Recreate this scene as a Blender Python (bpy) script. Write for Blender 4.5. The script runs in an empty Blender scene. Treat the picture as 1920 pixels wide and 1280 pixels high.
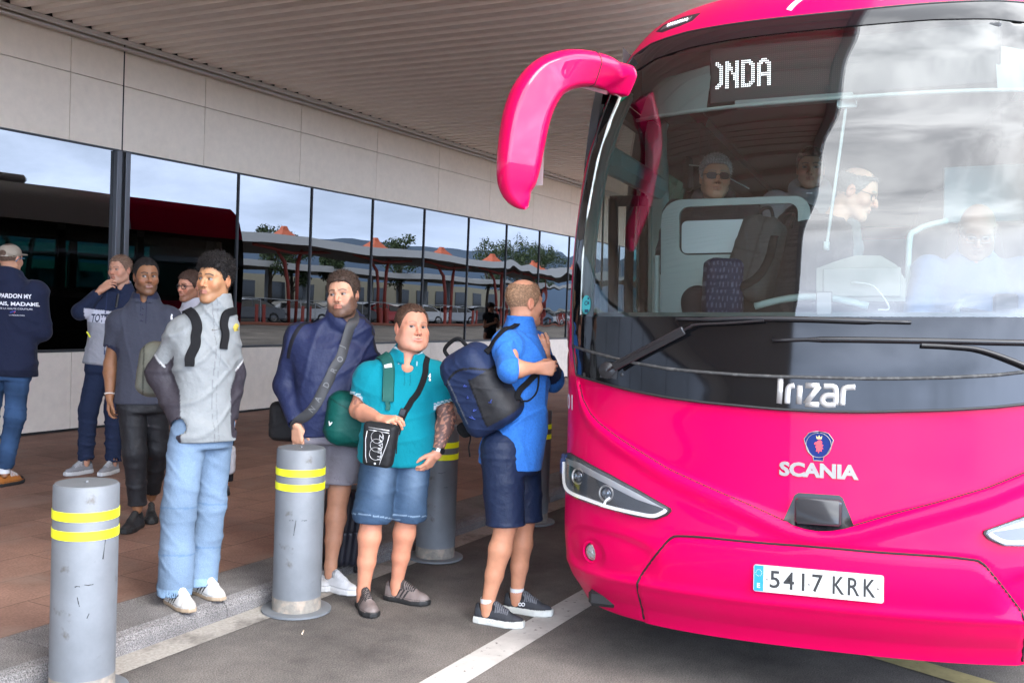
import bpy, bmesh, math, random
import numpy as np
from mathutils import Vector, Matrix
from mathutils.geometry import delaunay_2d_cdt
R = math.radians
random.seed(7)
scene = bpy.context.scene
COL = scene.collection

# ------------------------------------------------------------------ camera
FPX, EYE, ROLL = 1867.0, 1.75, 0.040
PITCH, YAW = R(2.0788), R(27.9935)
_cy, _sy = math.cos(YAW), math.sin(YAW)
_Fh = np.array([_cy, _sy, 0.0]); RGT = np.array([_sy, -_cy, 0.0]); UPW = np.array([0, 0, 1.0])
FWD = _Fh * math.cos(PITCH) - UPW * math.sin(PITCH)
UPC = UPW * math.cos(PITCH) + _Fh * math.sin(PITCH)
_cr, _sr = math.cos(ROLL), math.sin(ROLL)
CAM = np.array([0, 0, EYE])
cd = bpy.data.cameras.new('camera'); cam = bpy.data.objects.new('camera', cd); COL.objects.link(cam)
cd.sensor_width = 36; cd.lens = FPX / 1920 * 36; cd.clip_start = 0.05; cd.clip_end = 9000
_r = RGT * _cr + UPC * _sr; _u = -RGT * _sr + UPC * _cr
cam.matrix_world = Matrix(((_r[0], _u[0], -FWD[0], 0), (_r[1], _u[1], -FWD[1], 0), (_r[2], _u[2], -FWD[2], EYE), (0, 0, 0, 1)))
scene.camera = cam
def at(x, y, dep):
    """measured point of the place: photo coordinates plus distance -> metres"""
    dx, dy = x - 960, y - 640
    u = dx * _cr + dy * _sr; v = -dx * _sr + dy * _cr
    return CAM + (FWD * FPX + RGT * u - UPC * v) * (dep / FPX)
def dep_of(p): return float((np.array(p) - CAM) @ FWD)

# ------------------------------------------------------------------ world, sun, exposure
w = bpy.data.worlds.new('World'); scene.world = w; w.use_nodes = True
nt = w.node_tree; nt.nodes.clear()
def N(t, typ, **kw):
    n = t.nodes.new(typ)
    for k, v in kw.items():
        if k in n.inputs.keys() if hasattr(n.inputs, 'keys') else False: n.inputs[k].default_value = v
        else: setattr(n, k, v)
    return n
SUN_EL, SUN_AZ = 40, -112      # world direction the light comes from
out = N(nt, 'ShaderNodeOutputWorld'); bg = N(nt, 'ShaderNodeBackground'); bg.inputs[1].default_value = 0.15
sky = N(nt, 'ShaderNodeTexSky'); sky.sky_type = 'NISHITA'; sky.sun_disc = False
sky.sun_elevation = R(SUN_EL); sky.sun_rotation = R(90 - SUN_AZ); sky.dust_density = 1.5
tc = N(nt, 'ShaderNodeTexCoord'); mp = N(nt, 'ShaderNodeMapping'); mp.inputs['Scale'].default_value = (1.0, 1.0, 3.2)
nz = N(nt, 'ShaderNodeTexNoise'); nz.inputs['Scale'].default_value = 2.1; nz.inputs['Detail'].default_value = 9; nz.inputs['Roughness'].default_value = 0.62; nz.inputs['Distortion'].default_value = 0.35
rp = N(nt, 'ShaderNodeValToRGB'); rp.color_ramp.elements[0].position = 0.40; rp.color_ramp.elements[1].position = 0.60
rp.color_ramp.elements[0].color = (0.5, 0.5, 0.5, 1); rp.color_ramp.elements[1].color = (1, 1, 1, 1)
nz2 = N(nt, 'ShaderNodeTexNoise'); nz2.inputs['Scale'].default_value = 4.3; nz2.inputs['Detail'].default_value = 8
rp2 = N(nt, 'ShaderNodeValToRGB'); rp2.color_ramp.elements[0].position = 0.3; rp2.color_ramp.elements[1].position = 0.72
rp2.color_ramp.elements[0].color = (13.0, 13.6, 14.6, 1); rp2.color_ramp.elements[1].color = (16, 16.6, 17.6, 1)
mx = N(nt, 'ShaderNodeMix'); mx.data_type = 'RGBA'
_sv = (math.cos(R(SUN_EL)) * math.cos(R(SUN_AZ)), math.cos(R(SUN_EL)) * math.sin(R(SUN_AZ)), math.sin(R(SUN_EL)))
dt = N(nt, 'ShaderNodeVectorMath'); dt.operation = 'DOT_PRODUCT'; dt.inputs[1].default_value = _sv; nt.links.new(tc.outputs['Generated'], dt.inputs[0])
gr = N(nt, 'ShaderNodeMapRange'); gr.interpolation_type = 'SMOOTHSTEP'; gr.inputs[1].default_value = 0.1; gr.inputs[2].default_value = 1.0; gr.inputs[3].default_value = 1.0; gr.inputs[4].default_value = 2.2; nt.links.new(dt.outputs['Value'], gr.inputs[0])
ml = N(nt, 'ShaderNodeVectorMath'); ml.operation = 'SCALE'; nt.links.new(gr.outputs[0], ml.inputs['Scale'])
L = nt.links.new
L(tc.outputs['Generated'], mp.inputs[0]); L(mp.outputs[0], nz.inputs['Vector']); L(mp.outputs[0], nz2.inputs['Vector'])
L(nz.outputs[0], rp.inputs[0]); L(nz2.outputs[0], rp2.inputs[0])
L(rp.outputs[0], mx.inputs[0]); L(sky.outputs[0], mx.inputs[6]); L(rp2.outputs[0], ml.inputs[0]); L(ml.outputs[0], mx.inputs[7])
sx_ = N(nt, 'ShaderNodeSeparateXYZ'); L(tc.outputs['Generated'], sx_.inputs[0])
el = N(nt, 'ShaderNodeMapRange'); el.inputs[1].default_value = 0.02; el.inputs[2].default_value = 0.45; L(sx_.outputs[2], el.inputs[0])
ec = N(nt, 'ShaderNodeMix'); ec.data_type = 'RGBA'; ec.inputs[6].default_value = (1.12, 1.35, 1.8, 1); ec.inputs[7].default_value = (1.12, 1.1, 1.07, 1); L(el.outputs[0], ec.inputs[0])
mm = N(nt, 'ShaderNodeMix'); mm.data_type = 'RGBA'; mm.blend_type = 'MULTIPLY'; mm.inputs[0].default_value = 1; L(mx.outputs[2], mm.inputs[6]); L(ec.outputs[2], mm.inputs[7]); L(mm.outputs[2], bg.inputs[0]); L(bg.outputs[0], out.inputs[0])
sd = bpy.data.lights.new('sun', 'SUN'); sun = bpy.data.objects.new('sun', sd); COL.objects.link(sun)
sd.energy = 1.15; sd.angle = R(18); sd.color = (1.0, 0.96, 0.9)
_sdv = Vector((math.cos(R(SUN_EL)) * math.cos(R(SUN_AZ)), math.cos(R(SUN_EL)) * math.sin(R(SUN_AZ)), math.sin(R(SUN_EL))))
sun.rotation_euler = (-_sdv).to_track_quat('-Z', 'Y').to_euler(); sun.location = (0, -10, 20)
scene.view_settings.view_transform = 'Standard'; scene.view_settings.look = 'None'
scene.view_settings.exposure = 0.84; scene.view_settings.gamma = 1
scene.render.engine = 'CYCLES'
scene.cycles.max_bounces = 10; scene.cycles.transparent_max_bounces = 16; scene.cycles.glossy_bounces = 6

# ------------------------------------------------------------------ materials
MATS = {}
def mat(name, col=(0.5, 0.5, 0.5), rough=0.6, metal=0.0, spec=0.5, bump=None, var=None, coat=0.0, attr=False, emit=None, sheen=0.0, two=None, extra=None):
    """bump=(scale, strength, dist)  var=(scale, amount)  two=(colour, scale, lo, hi) noise-mixed second colour"""
    if name in MATS: return MATS[name]
    m = bpy.data.materials.new(name); m.use_nodes = True; t = m.node_tree; b = t.nodes['Principled BSDF']
    b.inputs['Base Color'].default_value = (*col, 1); b.inputs['Roughness'].default_value = rough
    b.inputs['Metallic'].default_value = metal; b.inputs['Specular IOR Level'].default_value = spec
    b.inputs['Coat Weight'].default_value = coat; b.inputs['Coat Roughness'].default_value = 0.03
    if sheen: b.inputs['Sheen Weight'].default_value = sheen
    tcn = N(t, 'ShaderNodeTexCoord'); L = t.links.new
    cs = None
    if attr:
        a = N(t, 'ShaderNodeVertexColor'); a.layer_name = 'Col'; cs = a.outputs[0]
    if two:
        n = N(t, 'ShaderNodeTexNoise'); n.inputs['Scale'].default_value = two[1]; n.inputs['Detail'].default_value = 8; n.inputs['Roughness'].default_value = 0.6
        L(tcn.outputs['Object'], n.inputs['Vector'])
        r = N(t, 'ShaderNodeValToRGB'); r.color_ramp.elements[0].position = two[2]; r.color_ramp.elements[1].position = two[3]; L(n.outputs[0], r.inputs[0])
        x = N(t, 'ShaderNodeMix'); x.data_type = 'RGBA'; L(r.outputs[0], x.inputs[0])
        if cs: L(cs, x.inputs[6])
        else: x.inputs[6].default_value = (*col, 1)
        x.inputs[7].default_value = (*two[0], 1); cs = x.outputs[2]
    if var:
        n = N(t, 'ShaderNodeTexNoise'); n.inputs['Scale'].default_value = var[0]; n.inputs['Detail'].default_value = 7; n.inputs['Roughness'].default_value = 0.65
        L(tcn.outputs['Object'], n.inputs['Vector'])
        r = N(t, 'ShaderNodeMapRange'); r.inputs[1].default_value = 0.3; r.inputs[2].default_value = 0.7; r.inputs[3].default_value = 1 - var[1]; r.inputs[4].default_value = 1 + var[1]
        L(n.outputs[0], r.inputs[0])
        x = N(t, 'ShaderNodeMix'); x.data_type = 'RGBA'; x.blend_type = 'MULTIPLY'; x.inputs[0].default_value = 1
        if cs: L(cs, x.inputs[6])
        else: x.inputs[6].default_value = (*col, 1)
        c = N(t, 'ShaderNodeCombineColor'); [L(r.outputs[0], c.inputs[i]) for i in range(3)]
        L(c.outputs[0], x.inputs[7]); cs = x.outputs[2]
    if cs: L(cs, b.inputs['Base Color'])
    if bump:
        n = N(t, 'ShaderNodeTexNoise'); n.inputs['Scale'].default_value = bump[0]; n.inputs['Detail'].default_value = 6
        L(tcn.outputs['Object'], n.inputs['Vector'])
        bp = N(t, 'ShaderNodeBump'); bp.inputs['Strength'].default_value = bump[1]; bp.inputs['Distance'].default_value = bump[2]
        L(n.outputs[0], bp.inputs['Height']); L(bp.outputs[0], b.inputs['Normal'])
    if emit:
        b.inputs['Emission Color'].default_value = (*emit[0], 1); b.inputs['Emission Strength'].default_value = emit[1]
    MATS[name] = m
    if extra: extra(m, t, b, tcn)
    return m
def glassmat(name, tint=(0.8, 0.85, 0.83), ior=1.6, rough=0.0, bumps=None):
    if name in MATS: return MATS[name]
    m = bpy.data.materials.new(name); m.use_nodes = True; t = m.node_tree; t.nodes.clear(); L = t.links.new
    o = N(t, 'ShaderNodeOutputMaterial'); mxs = N(t, 'ShaderNodeMixShader'); tr = N(t, 'ShaderNodeBsdfTransparent'); gl = N(t, 'ShaderNodeBsdfGlossy'); fr = N(t, 'ShaderNodeFresnel')
    tr.inputs[0].default_value = (*tint, 1); gl.inputs['Roughness'].default_value = rough; fr.inputs[0].default_value = ior
    L(fr.outputs[0], mxs.inputs[0]); L(tr.outputs[0], mxs.inputs[1]); L(gl.outputs[0], mxs.inputs[2]); L(mxs.outputs[0], o.inputs[0])
    if bumps:
        tcn = N(t, 'ShaderNodeTexCoord'); n = N(t, 'ShaderNodeTexNoise'); n.inputs['Scale'].default_value = bumps[0]; n.inputs['Detail'].default_value = 1
        bp = N(t, 'ShaderNodeBump'); bp.inputs['Strength'].default_value = 1; bp.inputs['Distance'].default_value = bumps[1]
        L(tcn.outputs['Object'], n.inputs['Vector']); L(n.outputs[0], bp.inputs['Height']); L(bp.outputs[0], gl.inputs['Normal'])
    MATS[name] = m; return m

# ------------------------------------------------------------------ mesh helpers
def empty(name, label=None, cat=None, loc=(0, 0, 0), group=None, kind=None):
    o = bpy.data.objects.new(name, None); COL.objects.link(o); o.location = Vector([float(v) for v in loc]); o.empty_display_size = 0.1
    return tag(o, label, cat, group, kind)
def tag(o, label=None, cat=None, group=None, kind=None):
    if label: o['label'] = label
    if cat: o['category'] = cat
    if group: o['group'] = group
    if kind: o['kind'] = kind
    return o
def rootloc(p):
    v = Vector((0, 0, 0))
    while p is not None: v = v + p.location; p = p.parent
    return v
def mk(name, V, F, mats, parent=None, smooth=True, mi=None, col=None):
    """link one mesh object; V in world metres"""
    me = bpy.data.meshes.new(name)
    V = np.asarray(V, dtype=float).reshape(-1, 3)
    if parent is not None:
        V = V - np.array(rootloc(parent))
        loc = None
    else:
        loc = V.mean(0); loc[2] = V[:, 2].min(); V = V - loc
    me.from_pydata(V.tolist(), [], [tuple(int(i) for i in f) for f in F])
    if not isinstance(mats, (list, tuple)): mats = [mats]
    for m in mats: me.materials.append(m)
    if mi is not None: me.polygons.foreach_set('material_index', np.asarray(mi, dtype=np.int32))
    me.polygons.foreach_set('use_smooth', [smooth] * len(me.polygons))
    if col is not None:
        a = me.color_attributes.new('Col', 'FLOAT_COLOR', 'POINT')
        c = np.ones((len(V), 4)); c[:, :3] = col; a.data.foreach_set('color', c.ravel())
    me.validate(); me.update()
    o = bpy.data.objects.new(name, me); COL.objects.link(o)
    if parent is not None: o.parent = parent
    else: o.location = Vector(loc.tolist())
    return o
def sharp(o, deg=35):
    try:
        o.data.set_sharp_from_angle(angle=R(deg))
    except Exception: pass
    return o
class MB:
    def __init__(s): s.V = []; s.F = []; s.M = []
    def add(s, V, F, m=0):
        n = len(s.V); s.V.extend([tuple(map(float, v)) for v in V]); s.F.extend([tuple(i + n for i in f) for f in F]); s.M.extend([m] * len(F)); return s
    def box(s, a, b, m=0, bev=0.0, fr=None):
        """axis box from a to b; fr=(origin, ex, ey, ez) maps local metres to the world"""
        a = np.minimum(a, b) + 0.0; b2 = np.maximum(a, b); a, b = a, np.maximum(b2, b)
        e = min(bev, 0.45 * float(np.min(b - a)))
        if e <= 0:
            P = [(x, y, z) for z in (a[2], b[2]) for y in (a[1], b[1]) for x in (a[0], b[0])]
            F = [(0, 2, 3, 1), (4, 5, 7, 6), (0, 1, 5, 4), (2, 6, 7, 3), (0, 4, 6, 2), (1, 3, 7, 5)]
        else:
            P = []; idx = {}
            for ix in (0, 1):
                for iy in (0, 1):
                    for iz in (0, 1):
                        c = [(a, b)[ix][0], (a, b)[iy][1], (a, b)[iz][2]]; sg = [1 - 2 * ix, 1 - 2 * iy, 1 - 2 * iz]
                        for ax in range(3):
                            q = [c[k] + (sg[k] * e if k != ax else 0) for k in range(3)]; idx[(ix, iy, iz, ax)] = len(P); P.append(q)
            F = []
            for ax in range(3):
                o1, o2 = [k for k in range(3) if k != ax]
                for sd_ in (0, 1):
                    loop = []
                    for (p_, q_) in ((0, 0), (1, 0), (1, 1), (0, 1)):
                        k = [0, 0, 0]; k[ax] = sd_; k[o1] = p_; k[o2] = q_; loop.append(idx[(*k, ax)])
                    F.append(tuple(loop))
            for ax in range(3):
                o1, o2 = [k for k in range(3) if k != ax]
                for p_ in (0, 1):
                    for q_ in (0, 1):
                        k0 = [0, 0, 0]; k0[o1] = p_; k0[o2] = q_; k1 = list(k0); k1[ax] = 1
                        F.append((idx[(*k0, o1)], idx[(*k0, o2)], idx[(*k1, o2)], idx[(*k1, o1)]))
            for ix in (0, 1):
                for iy in (0, 1):
                    for iz in (0, 1): F.append(tuple(idx[(ix, iy, iz, ax)] for ax in range(3)))
        if fr is not None:
            o, ex, ey, ez = [np.array(v, float) for v in fr]
            P = [o + ex * p[0] + ey * p[1] + ez * p[2] for p in P]
        return s.add(P, F, m)
    def lathe(s, prof, c=(0, 0, 0), n=40, ax=(0, 0, 1), m=0):
        """prof [(r, h)], caps closed where r==0"""
        ax = np.array(ax, float); ax /= np.linalg.norm(ax); c = np.array(c, float)
        t = np.array([1, 0, 0]) if abs(ax[0]) < 0.8 else np.array([0, 1, 0]); e1 = np.cross(ax, t); e1 /= np.linalg.norm(e1); e2 = np.cross(ax, e1)
        P = []; F = []
        for r, h in prof:
            for k in range(n):
                a = 2 * math.pi * k / n; P.append(c + ax * h + (e1 * math.cos(a) + e2 * math.sin(a)) * max(r, 1e-5))
        for i in range(len(prof) - 1):
            for k in range(n): F.append((i * n + k, i * n + (k + 1) % n, (i + 1) * n + (k + 1) % n, (i + 1) * n + k))
        return s.add(P, F, m)
    def tube(s, pts, r, n=10, m=0, cap=True, flat=None, up=None):
        """swept tube; r number or list; flat=(wx, wy) multipliers with frame up"""
        pts = [np.array(p, float) for p in pts]; k = len(pts); rr = r if isinstance(r, (list, tuple, np.ndarray)) else [r] * k
        P = []; F = []; prev = None
        for i, p in enumerate(pts):
            d = pts[min(i + 1, k - 1)] - pts[max(i - 1, 0)]; d /= (np.linalg.norm(d) + 1e-12)
            if up is not None: e1 = np.cross(d, up); 
            elif prev is None:
                t = np.array([0, 0, 1.]) if abs(d[2]) < 0.9 else np.array([1., 0, 0]); e1 = np.cross(d, t)
            else: e1 = prev - d * (prev @ d)
            e1 /= (np.linalg.norm(e1) + 1e-12); prev = e1; e2 = np.cross(d, e1)
            fx, fy = flat or (1, 1)
            for j in range(n):
                a = 2 * math.pi * j / n; P.append(p + e1 * math.cos(a) * rr[i] * fx + e2 * math.sin(a) * rr[i] * fy)
        for i in range(k - 1):
            for j in range(n): F.append((i * n + j, i * n + (j + 1) % n, (i + 1) * n + (j + 1) % n, (i + 1) * n + j))
        if cap: F.append(tuple(range(n - 1, -1, -1))); F.append(tuple((k - 1) * n + j for j in range(n)))
        return s.add(P, F, m)
    def bar(s, a, b, w, h, up=(0, 0, 1), m=0, bev=0.0):
        a = np.array(a, float); b = np.array(b, float); d = b - a; l = np.linalg.norm(d); ex = d / l
        ey = np.cross(np.array(up, float), ex); ey /= np.linalg.norm(ey); ez = np.cross(ex, ey)
        return s.box(np.array([0, -w / 2, -h / 2]), np.array([l, w / 2, h / 2]), m, bev, (a, ex, ey, ez))
    def out(s, name, mats, parent=None, smooth=False, ang=None):
        o = mk(name, s.V, s.F, mats, parent, smooth or ang is not None, s.M)
        if ang is not None: sharp(o, ang)
        return o
def copy_tree(o, parent=None):
    c = o.copy(); COL.objects.link(c); c.parent = parent
    for ch in list(o.children): copy_tree(ch, c)
    return c
def catmull(pts, n=8):
    pts = [np.array(p, float) for p in pts]; P = [2 * pts[0] - pts[1]] + pts + [2 * pts[-1] - pts[-2]]; o = []
    for i in range(1, len(P) - 2):
        for k in range(n):
            t = k / n; a, b, c, d = P[i - 1], P[i], P[i + 1], P[i + 2]
            o.append(0.5 * ((2 * b) + (-a + c) * t + (2 * a - 5 * b + 4 * c - d) * t * t + (-a + 3 * b - 3 * c + d) * t ** 3))
    o.append(pts[-1]); return o
def text_mesh(s, size=1.0, offset=0.0, shear=0.0, spacing=1.0, res=3):
    """2D triangulated lettering: verts (n,2), faces"""
    cu = bpy.data.curves.new('t', 'FONT'); cu.body = s; cu.size = size; cu.offset = offset; cu.shear = shear; cu.space_character = spacing; cu.resolution_u = res
    cu.fill_mode = 'FRONT'
    o = bpy.data.objects.new('t', cu); COL.objects.link(o); bpy.context.view_layer.update()
    me = o.evaluated_get(bpy.context.evaluated_depsgraph_get()).to_mesh()
    V = np.array([v.co[:2] for v in me.vertices]).reshape(-1, 2); F = [tuple(p.vertices) for p in me.polygons]
    bpy.data.objects.remove(o); bpy.data.curves.remove(cu); return V, F
def extrude2d(V, F, depth):
    """front at w=0, back at w=depth : returns (u,v,w) verts + faces incl. rims"""
    n = len(V); P = [(x, y, 0) for x, y in V] + [(x, y, depth) for x, y in V]; FF = [tuple(f) for f in F]
    cnt = {}
    for f in F:
        for i in range(len(f)): 
            a, b = f[i], f[(i + 1) % len(f)]; cnt.setdefault((min(a, b), max(a, b)), []).append((a, b))
    for k, v in cnt.items():
        if len(v) == 1: a, b = v[0]; FF.append((b, a, a + n, b + n))
    return P, FF

# ------------------------------------------------------------------ the ground and the kerb
def asphalt_extra(m, t, b, tcn):
    L = t.links.new
    # fine stone speckle + lighter worn, sandy patches + hairline patch edges
    v = N(t, 'ShaderNodeTexVoronoi'); v.inputs['Scale'].default_value = 95; L(tcn.outputs['Object'], v.inputs['Vector'])
    n1 = N(t, 'ShaderNodeTexNoise'); n1.inputs['Scale'].default_value = 0.55; n1.inputs['Detail'].default_value = 9; n1.inputs['Roughness'].default_value = 0.7; L(tcn.outputs['Object'], n1.inputs['Vector'])
    n2 = N(t, 'ShaderNodeTexNoise'); n2.inputs['Scale'].default_value = 140; n2.inputs['Detail'].default_value = 4; L(tcn.outputs['Object'], n2.inputs['Vector'])
    r1 = N(t, 'ShaderNodeValToRGB'); e = r1.color_ramp.elements; e[0].position = 0.38; e[0].color = (0.070, 0.063, 0.059, 1); e[1].position = 0.66; e[1].color = (0.205, 0.185, 0.167, 1); L(n1.outputs[0], r1.inputs[0])
    r2 = N(t, 'ShaderNodeMapRange'); r2.inputs[1].default_value = 0.25; r2.inputs[2].default_value = 0.75; r2.inputs[3].default_value = 0.40; r2.inputs[4].default_value = 1.65; L(n2.outputs[0], r2.inputs[0])
    x = N(t, 'ShaderNodeMix'); x.data_type = 'RGBA'; x.blend_type = 'MULTIPLY'; x.inputs[0].default_value = 1; L(r1.outputs[0], x.inputs[6])
    c = N(t, 'ShaderNodeCombineColor'); [L(r2.outputs[0], c.inputs[i]) for i in range(3)]; L(c.outputs[0], x.inputs[7])
    sp = N(t, 'ShaderNodeMapRange'); sp.inputs[1].default_value = 0.10; sp.inputs[2].default_value = 0.02; sp.inputs[3].default_value = 0; sp.inputs[4].default_value = 0.55; L(v.outputs['Distance'], sp.inputs[0])
    y = N(t, 'ShaderNodeMix'); y.data_type = 'RGBA'; L(sp.outputs[0], y.inputs[0]); L(x.outputs[2], y.inputs[6]); y.inputs[7].default_value = (0.26, 0.24, 0.22, 1)
    L(y.outputs[2], b.inputs['Base Color'])
    bp = N(t, 'ShaderNodeBump'); bp.inputs['Strength'].default_value = 0.6; bp.inputs['Distance'].default_value = 0.006; L(n2.outputs[0], bp.inputs['Height']); L(bp.outputs[0], b.inputs['Normal'])
M_ASPH = mat('asphalt', rough=0.85, spec=0.3, extra=asphalt_extra)
M_CONC = mat('gutter_concrete', (0.36, 0.335, 0.30), 0.9, spec=0.2, two=((0.17, 0.155, 0.14), 3.2, 0.50, 0.66), var=(60, 0.25), bump=(90, 0.4, 0.004))
M_WHITE = mat('road_paint', (0.50, 0.48, 0.45), 0.8, spec=0.3, two=((0.13, 0.12, 0.11), 26, 0.60, 0.70), var=(7, 0.15), bump=(120, 0.4, 0.003))
M_YEL = mat('faded_yellow_paint', (0.42, 0.35, 0.17), 0.8, spec=0.3, two=((0.14, 0.12, 0.095), 22, 0.60, 0.72), var=(9, 0.2))
def kerb_extra(m, t, b, tcn):
    L = t.links.new
    n2 = N(t, 'ShaderNodeTexNoise'); n2.inputs['Scale'].default_value = 170; n2.inputs['Detail'].default_value = 3; L(tcn.outputs['Object'], n2.inputs['Vector'])
    n1 = N(t, 'ShaderNodeTexNoise'); n1.inputs['Scale'].default_value = 2.5; n1.inputs['Detail'].default_value = 9; n1.inputs['Roughness'].default_value = 0.7; L(tcn.outputs['Object'], n1.inputs['Vector'])
    r = N(t, 'ShaderNodeValToRGB'); e = r.color_ramp.elements; e[0].position = 0.35; e[0].color = (0.085, 0.08, 0.078, 1); e[1].position = 0.7; e[1].color = (0.34, 0.32, 0.31, 1); L(n2.outputs[0], r.inputs[0])
    r2 = N(t, 'ShaderNodeMapRange'); r2.inputs[1].default_value = 0.3; r2.inputs[2].default_value = 0.7; r2.inputs[3].default_value = 0.6; r2.inputs[4].default_value = 1.25; L(n1.outputs[0], r2.inputs[0])
    x = N(t, 'ShaderNodeMix'); x.data_type = 'RGBA'; x.blend_type = 'MULTIPLY'; x.inputs[0].default_value = 1; L(r.outputs[0], x.inputs[6])
    c = N(t, 'ShaderNodeCombineColor'); [L(r2.outputs[0], c.inputs[i]) for i in range(3)]; L(c.outputs[0], x.inputs[7]); L(x.outputs[2], b.inputs['Base Color'])
    bp = N(t, 'ShaderNodeBump'); bp.inputs['Strength'].default_value = 0.7; bp.inputs['Distance'].default_value = 0.005; L(n2.outputs[0], bp.inputs['Height']); L(bp.outputs[0], b.inputs['Normal'])
M_KERB = mat('granite_kerb', rough=0.8, spec=0.3, extra=kerb_extra)
def pave_extra(m, t, b, tcn):
    L = t.links.new
    br = N(t, 'ShaderNodeTexBrick'); br.inputs['Scale'].default_value = 1.0; br.inputs['Mortar Size'].default_value = 0.003; br.inputs['Brick Width'].default_value = 0.6; br.inputs['Row Height'].default_value = 0.4
    br.inputs['Mortar Smooth'].default_value = 0.3; br.inputs['Bias'].default_value = 0.0
    br.inputs['Color1'].default_value = (0.30, 0.175, 0.130, 1); br.inputs['Color2'].default_value = (0.235, 0.135, 0.10, 1); br.inputs['Mortar'].default_value = (0.07, 0.045, 0.036, 1)
    L(tcn.outputs['Object'], br.inputs['Vector'])
    n1 = N(t, 'ShaderNodeTexNoise'); n1.inputs['Scale'].default_value = 1.1; n1.inputs['Detail'].default_value = 10; n1.inputs['Roughness'].default_value = 0.72; L(tcn.outputs['Object'], n1.inputs['Vector'])
    r2 = N(t, 'ShaderNodeMapRange'); r2.inputs[1].default_value = 0.3; r2.inputs[2].default_value = 0.7; r2.inputs[3].default_value = 0.62; r2.inputs[4].default_value = 1.3; L(n1.outputs[0], r2.inputs[0])
    n3 = N(t, 'ShaderNodeTexNoise'); n3.inputs['Scale'].default_value = 75; n3.inputs['Detail'].default_value = 5; L(tcn.outputs['Object'], n3.inputs['Vector'])
    r3 = N(t, 'ShaderNodeMapRange'); r3.inputs[1].default_value = 0.3; r3.inputs[2].default_value = 0.7; r3.inputs[3].default_value = 0.8; r3.inputs[4].default_value = 1.2; L(n3.outputs[0], r3.inputs[0])
    mu = N(t, 'ShaderNodeMath'); mu.operation = 'MULTIPLY'; L(r2.outputs[0], mu.inputs[0]); L(r3.outputs[0], mu.inputs[1])
    x = N(t, 'ShaderNodeMix'); x.data_type = 'RGBA'; x.blend_type = 'MULTIPLY'; x.inputs[0].default_value = 1; L(br.outputs[0], x.inputs[6])
    c = N(t, 'ShaderNodeCombineColor'); [L(mu.outputs[0], c.inputs[i]) for i in range(3)]; L(c.outputs[0], x.inputs[7])
    n4 = N(t, 'ShaderNodeTexNoise'); n4.inputs['Scale'].default_value = 2.3; n4.inputs['Detail'].default_value = 8; L(tcn.outputs['Object'], n4.inputs['Vector'])
    r4 = N(t, 'ShaderNodeMapRange'); r4.inputs[1].default_value = 0.52; r4.inputs[2].default_value = 0.7; r4.inputs[3].default_value = 0; r4.inputs[4].default_value = 0.7; L(n4.outputs[0], r4.inputs[0])
    y = N(t, 'ShaderNodeMix'); y.data_type = 'RGBA'; L(r4.outputs[0], y.inputs[0]); L(x.outputs[2], y.inputs[6]); y.inputs[7].default_value = (0.26, 0.185, 0.15, 1)
    L(y.outputs[2], b.inputs['Base Color'])
    bp = N(t, 'ShaderNodeBump'); bp.inputs['Strength'].default_value = 0.35; bp.inputs['Distance'].default_value = 0.004; L(n3.outputs[0], bp.inputs['Height']); L(bp.outputs[0], b.inputs['Normal'])
M_PAVE = mat('terracotta_paving', rough=0.75, spec=0.35, extra=pave_extra)
def sheet(name, pts, z, m, kind='structure'):
    o = mk(name, [(x, y, z) for x, y in pts], [tuple(range(len(pts)))], m, None, False); return tag(o, kind=kind)
PZ = 0.10
sheet('ground', [(-2500, -2500), (2500, -2500), (2500, 2500), (-2500, 2500)], -0.012, mat('far_ground', (0.10, 0.105, 0.08), 0.95, var=(0.05, 0.3)))
sheet('road', [(-40, -34), (140, -34), (140, 3.85), (-40, 3.85)], 0.0, M_ASPH)
sheet('gutter', [(-40, 3.62), (60, 3.62), (60, 3.84), (-40, 3.84)], 0.004, M_CONC)
sheet('road_line', [(-8, 2.26), (16, 2.26), (16, 2.44), (-8, 2.44)], 0.004, M_WHITE)
b_ = MB(); b_.tube([(4.02, 3.30, .008), (4.07, 3.33, .008)], .004, 6); tag(b_.out('cigarette_end', mat('paper_pale', (.6, .5, .38), .8), smooth=True), 'cigarette end lying on the gutter beside the kerb', 'litter')
sheet('bay_line', [(5.72, 1.05), (5.56, 1.12), (4.74, -1.25), (4.90, -1.30)], 0.004, M_YEL)
mb = MB()
x = -20.0; k = 0
while x < 50:
    l = 1.0; e = 0.003
    prof = [(3.80, -0.01), (3.80, 0.055), (3.825, 0.085), (3.86, PZ + 0.001), (4.215, PZ + 0.003), (4.215, -0.01)]
    V = [(x + e, y, z) for y, z in prof] + [(x + l - e, y, z) for y, z in prof]; n = len(prof)
    mb.add(V, [(i, i + 1, i + 1 + n, i + n) for i in range(n - 1)] + [tuple(range(n)), tuple(range(2 * n - 1, n - 1, -1))]); x += l
tag(mb.out('kerb', M_KERB), kind='structure')
sheet('pavement', [(-40, 4.205), (60, 4.205), (60, 9.85), (-40, 9.85)], PZ, M_PAVE)

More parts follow.
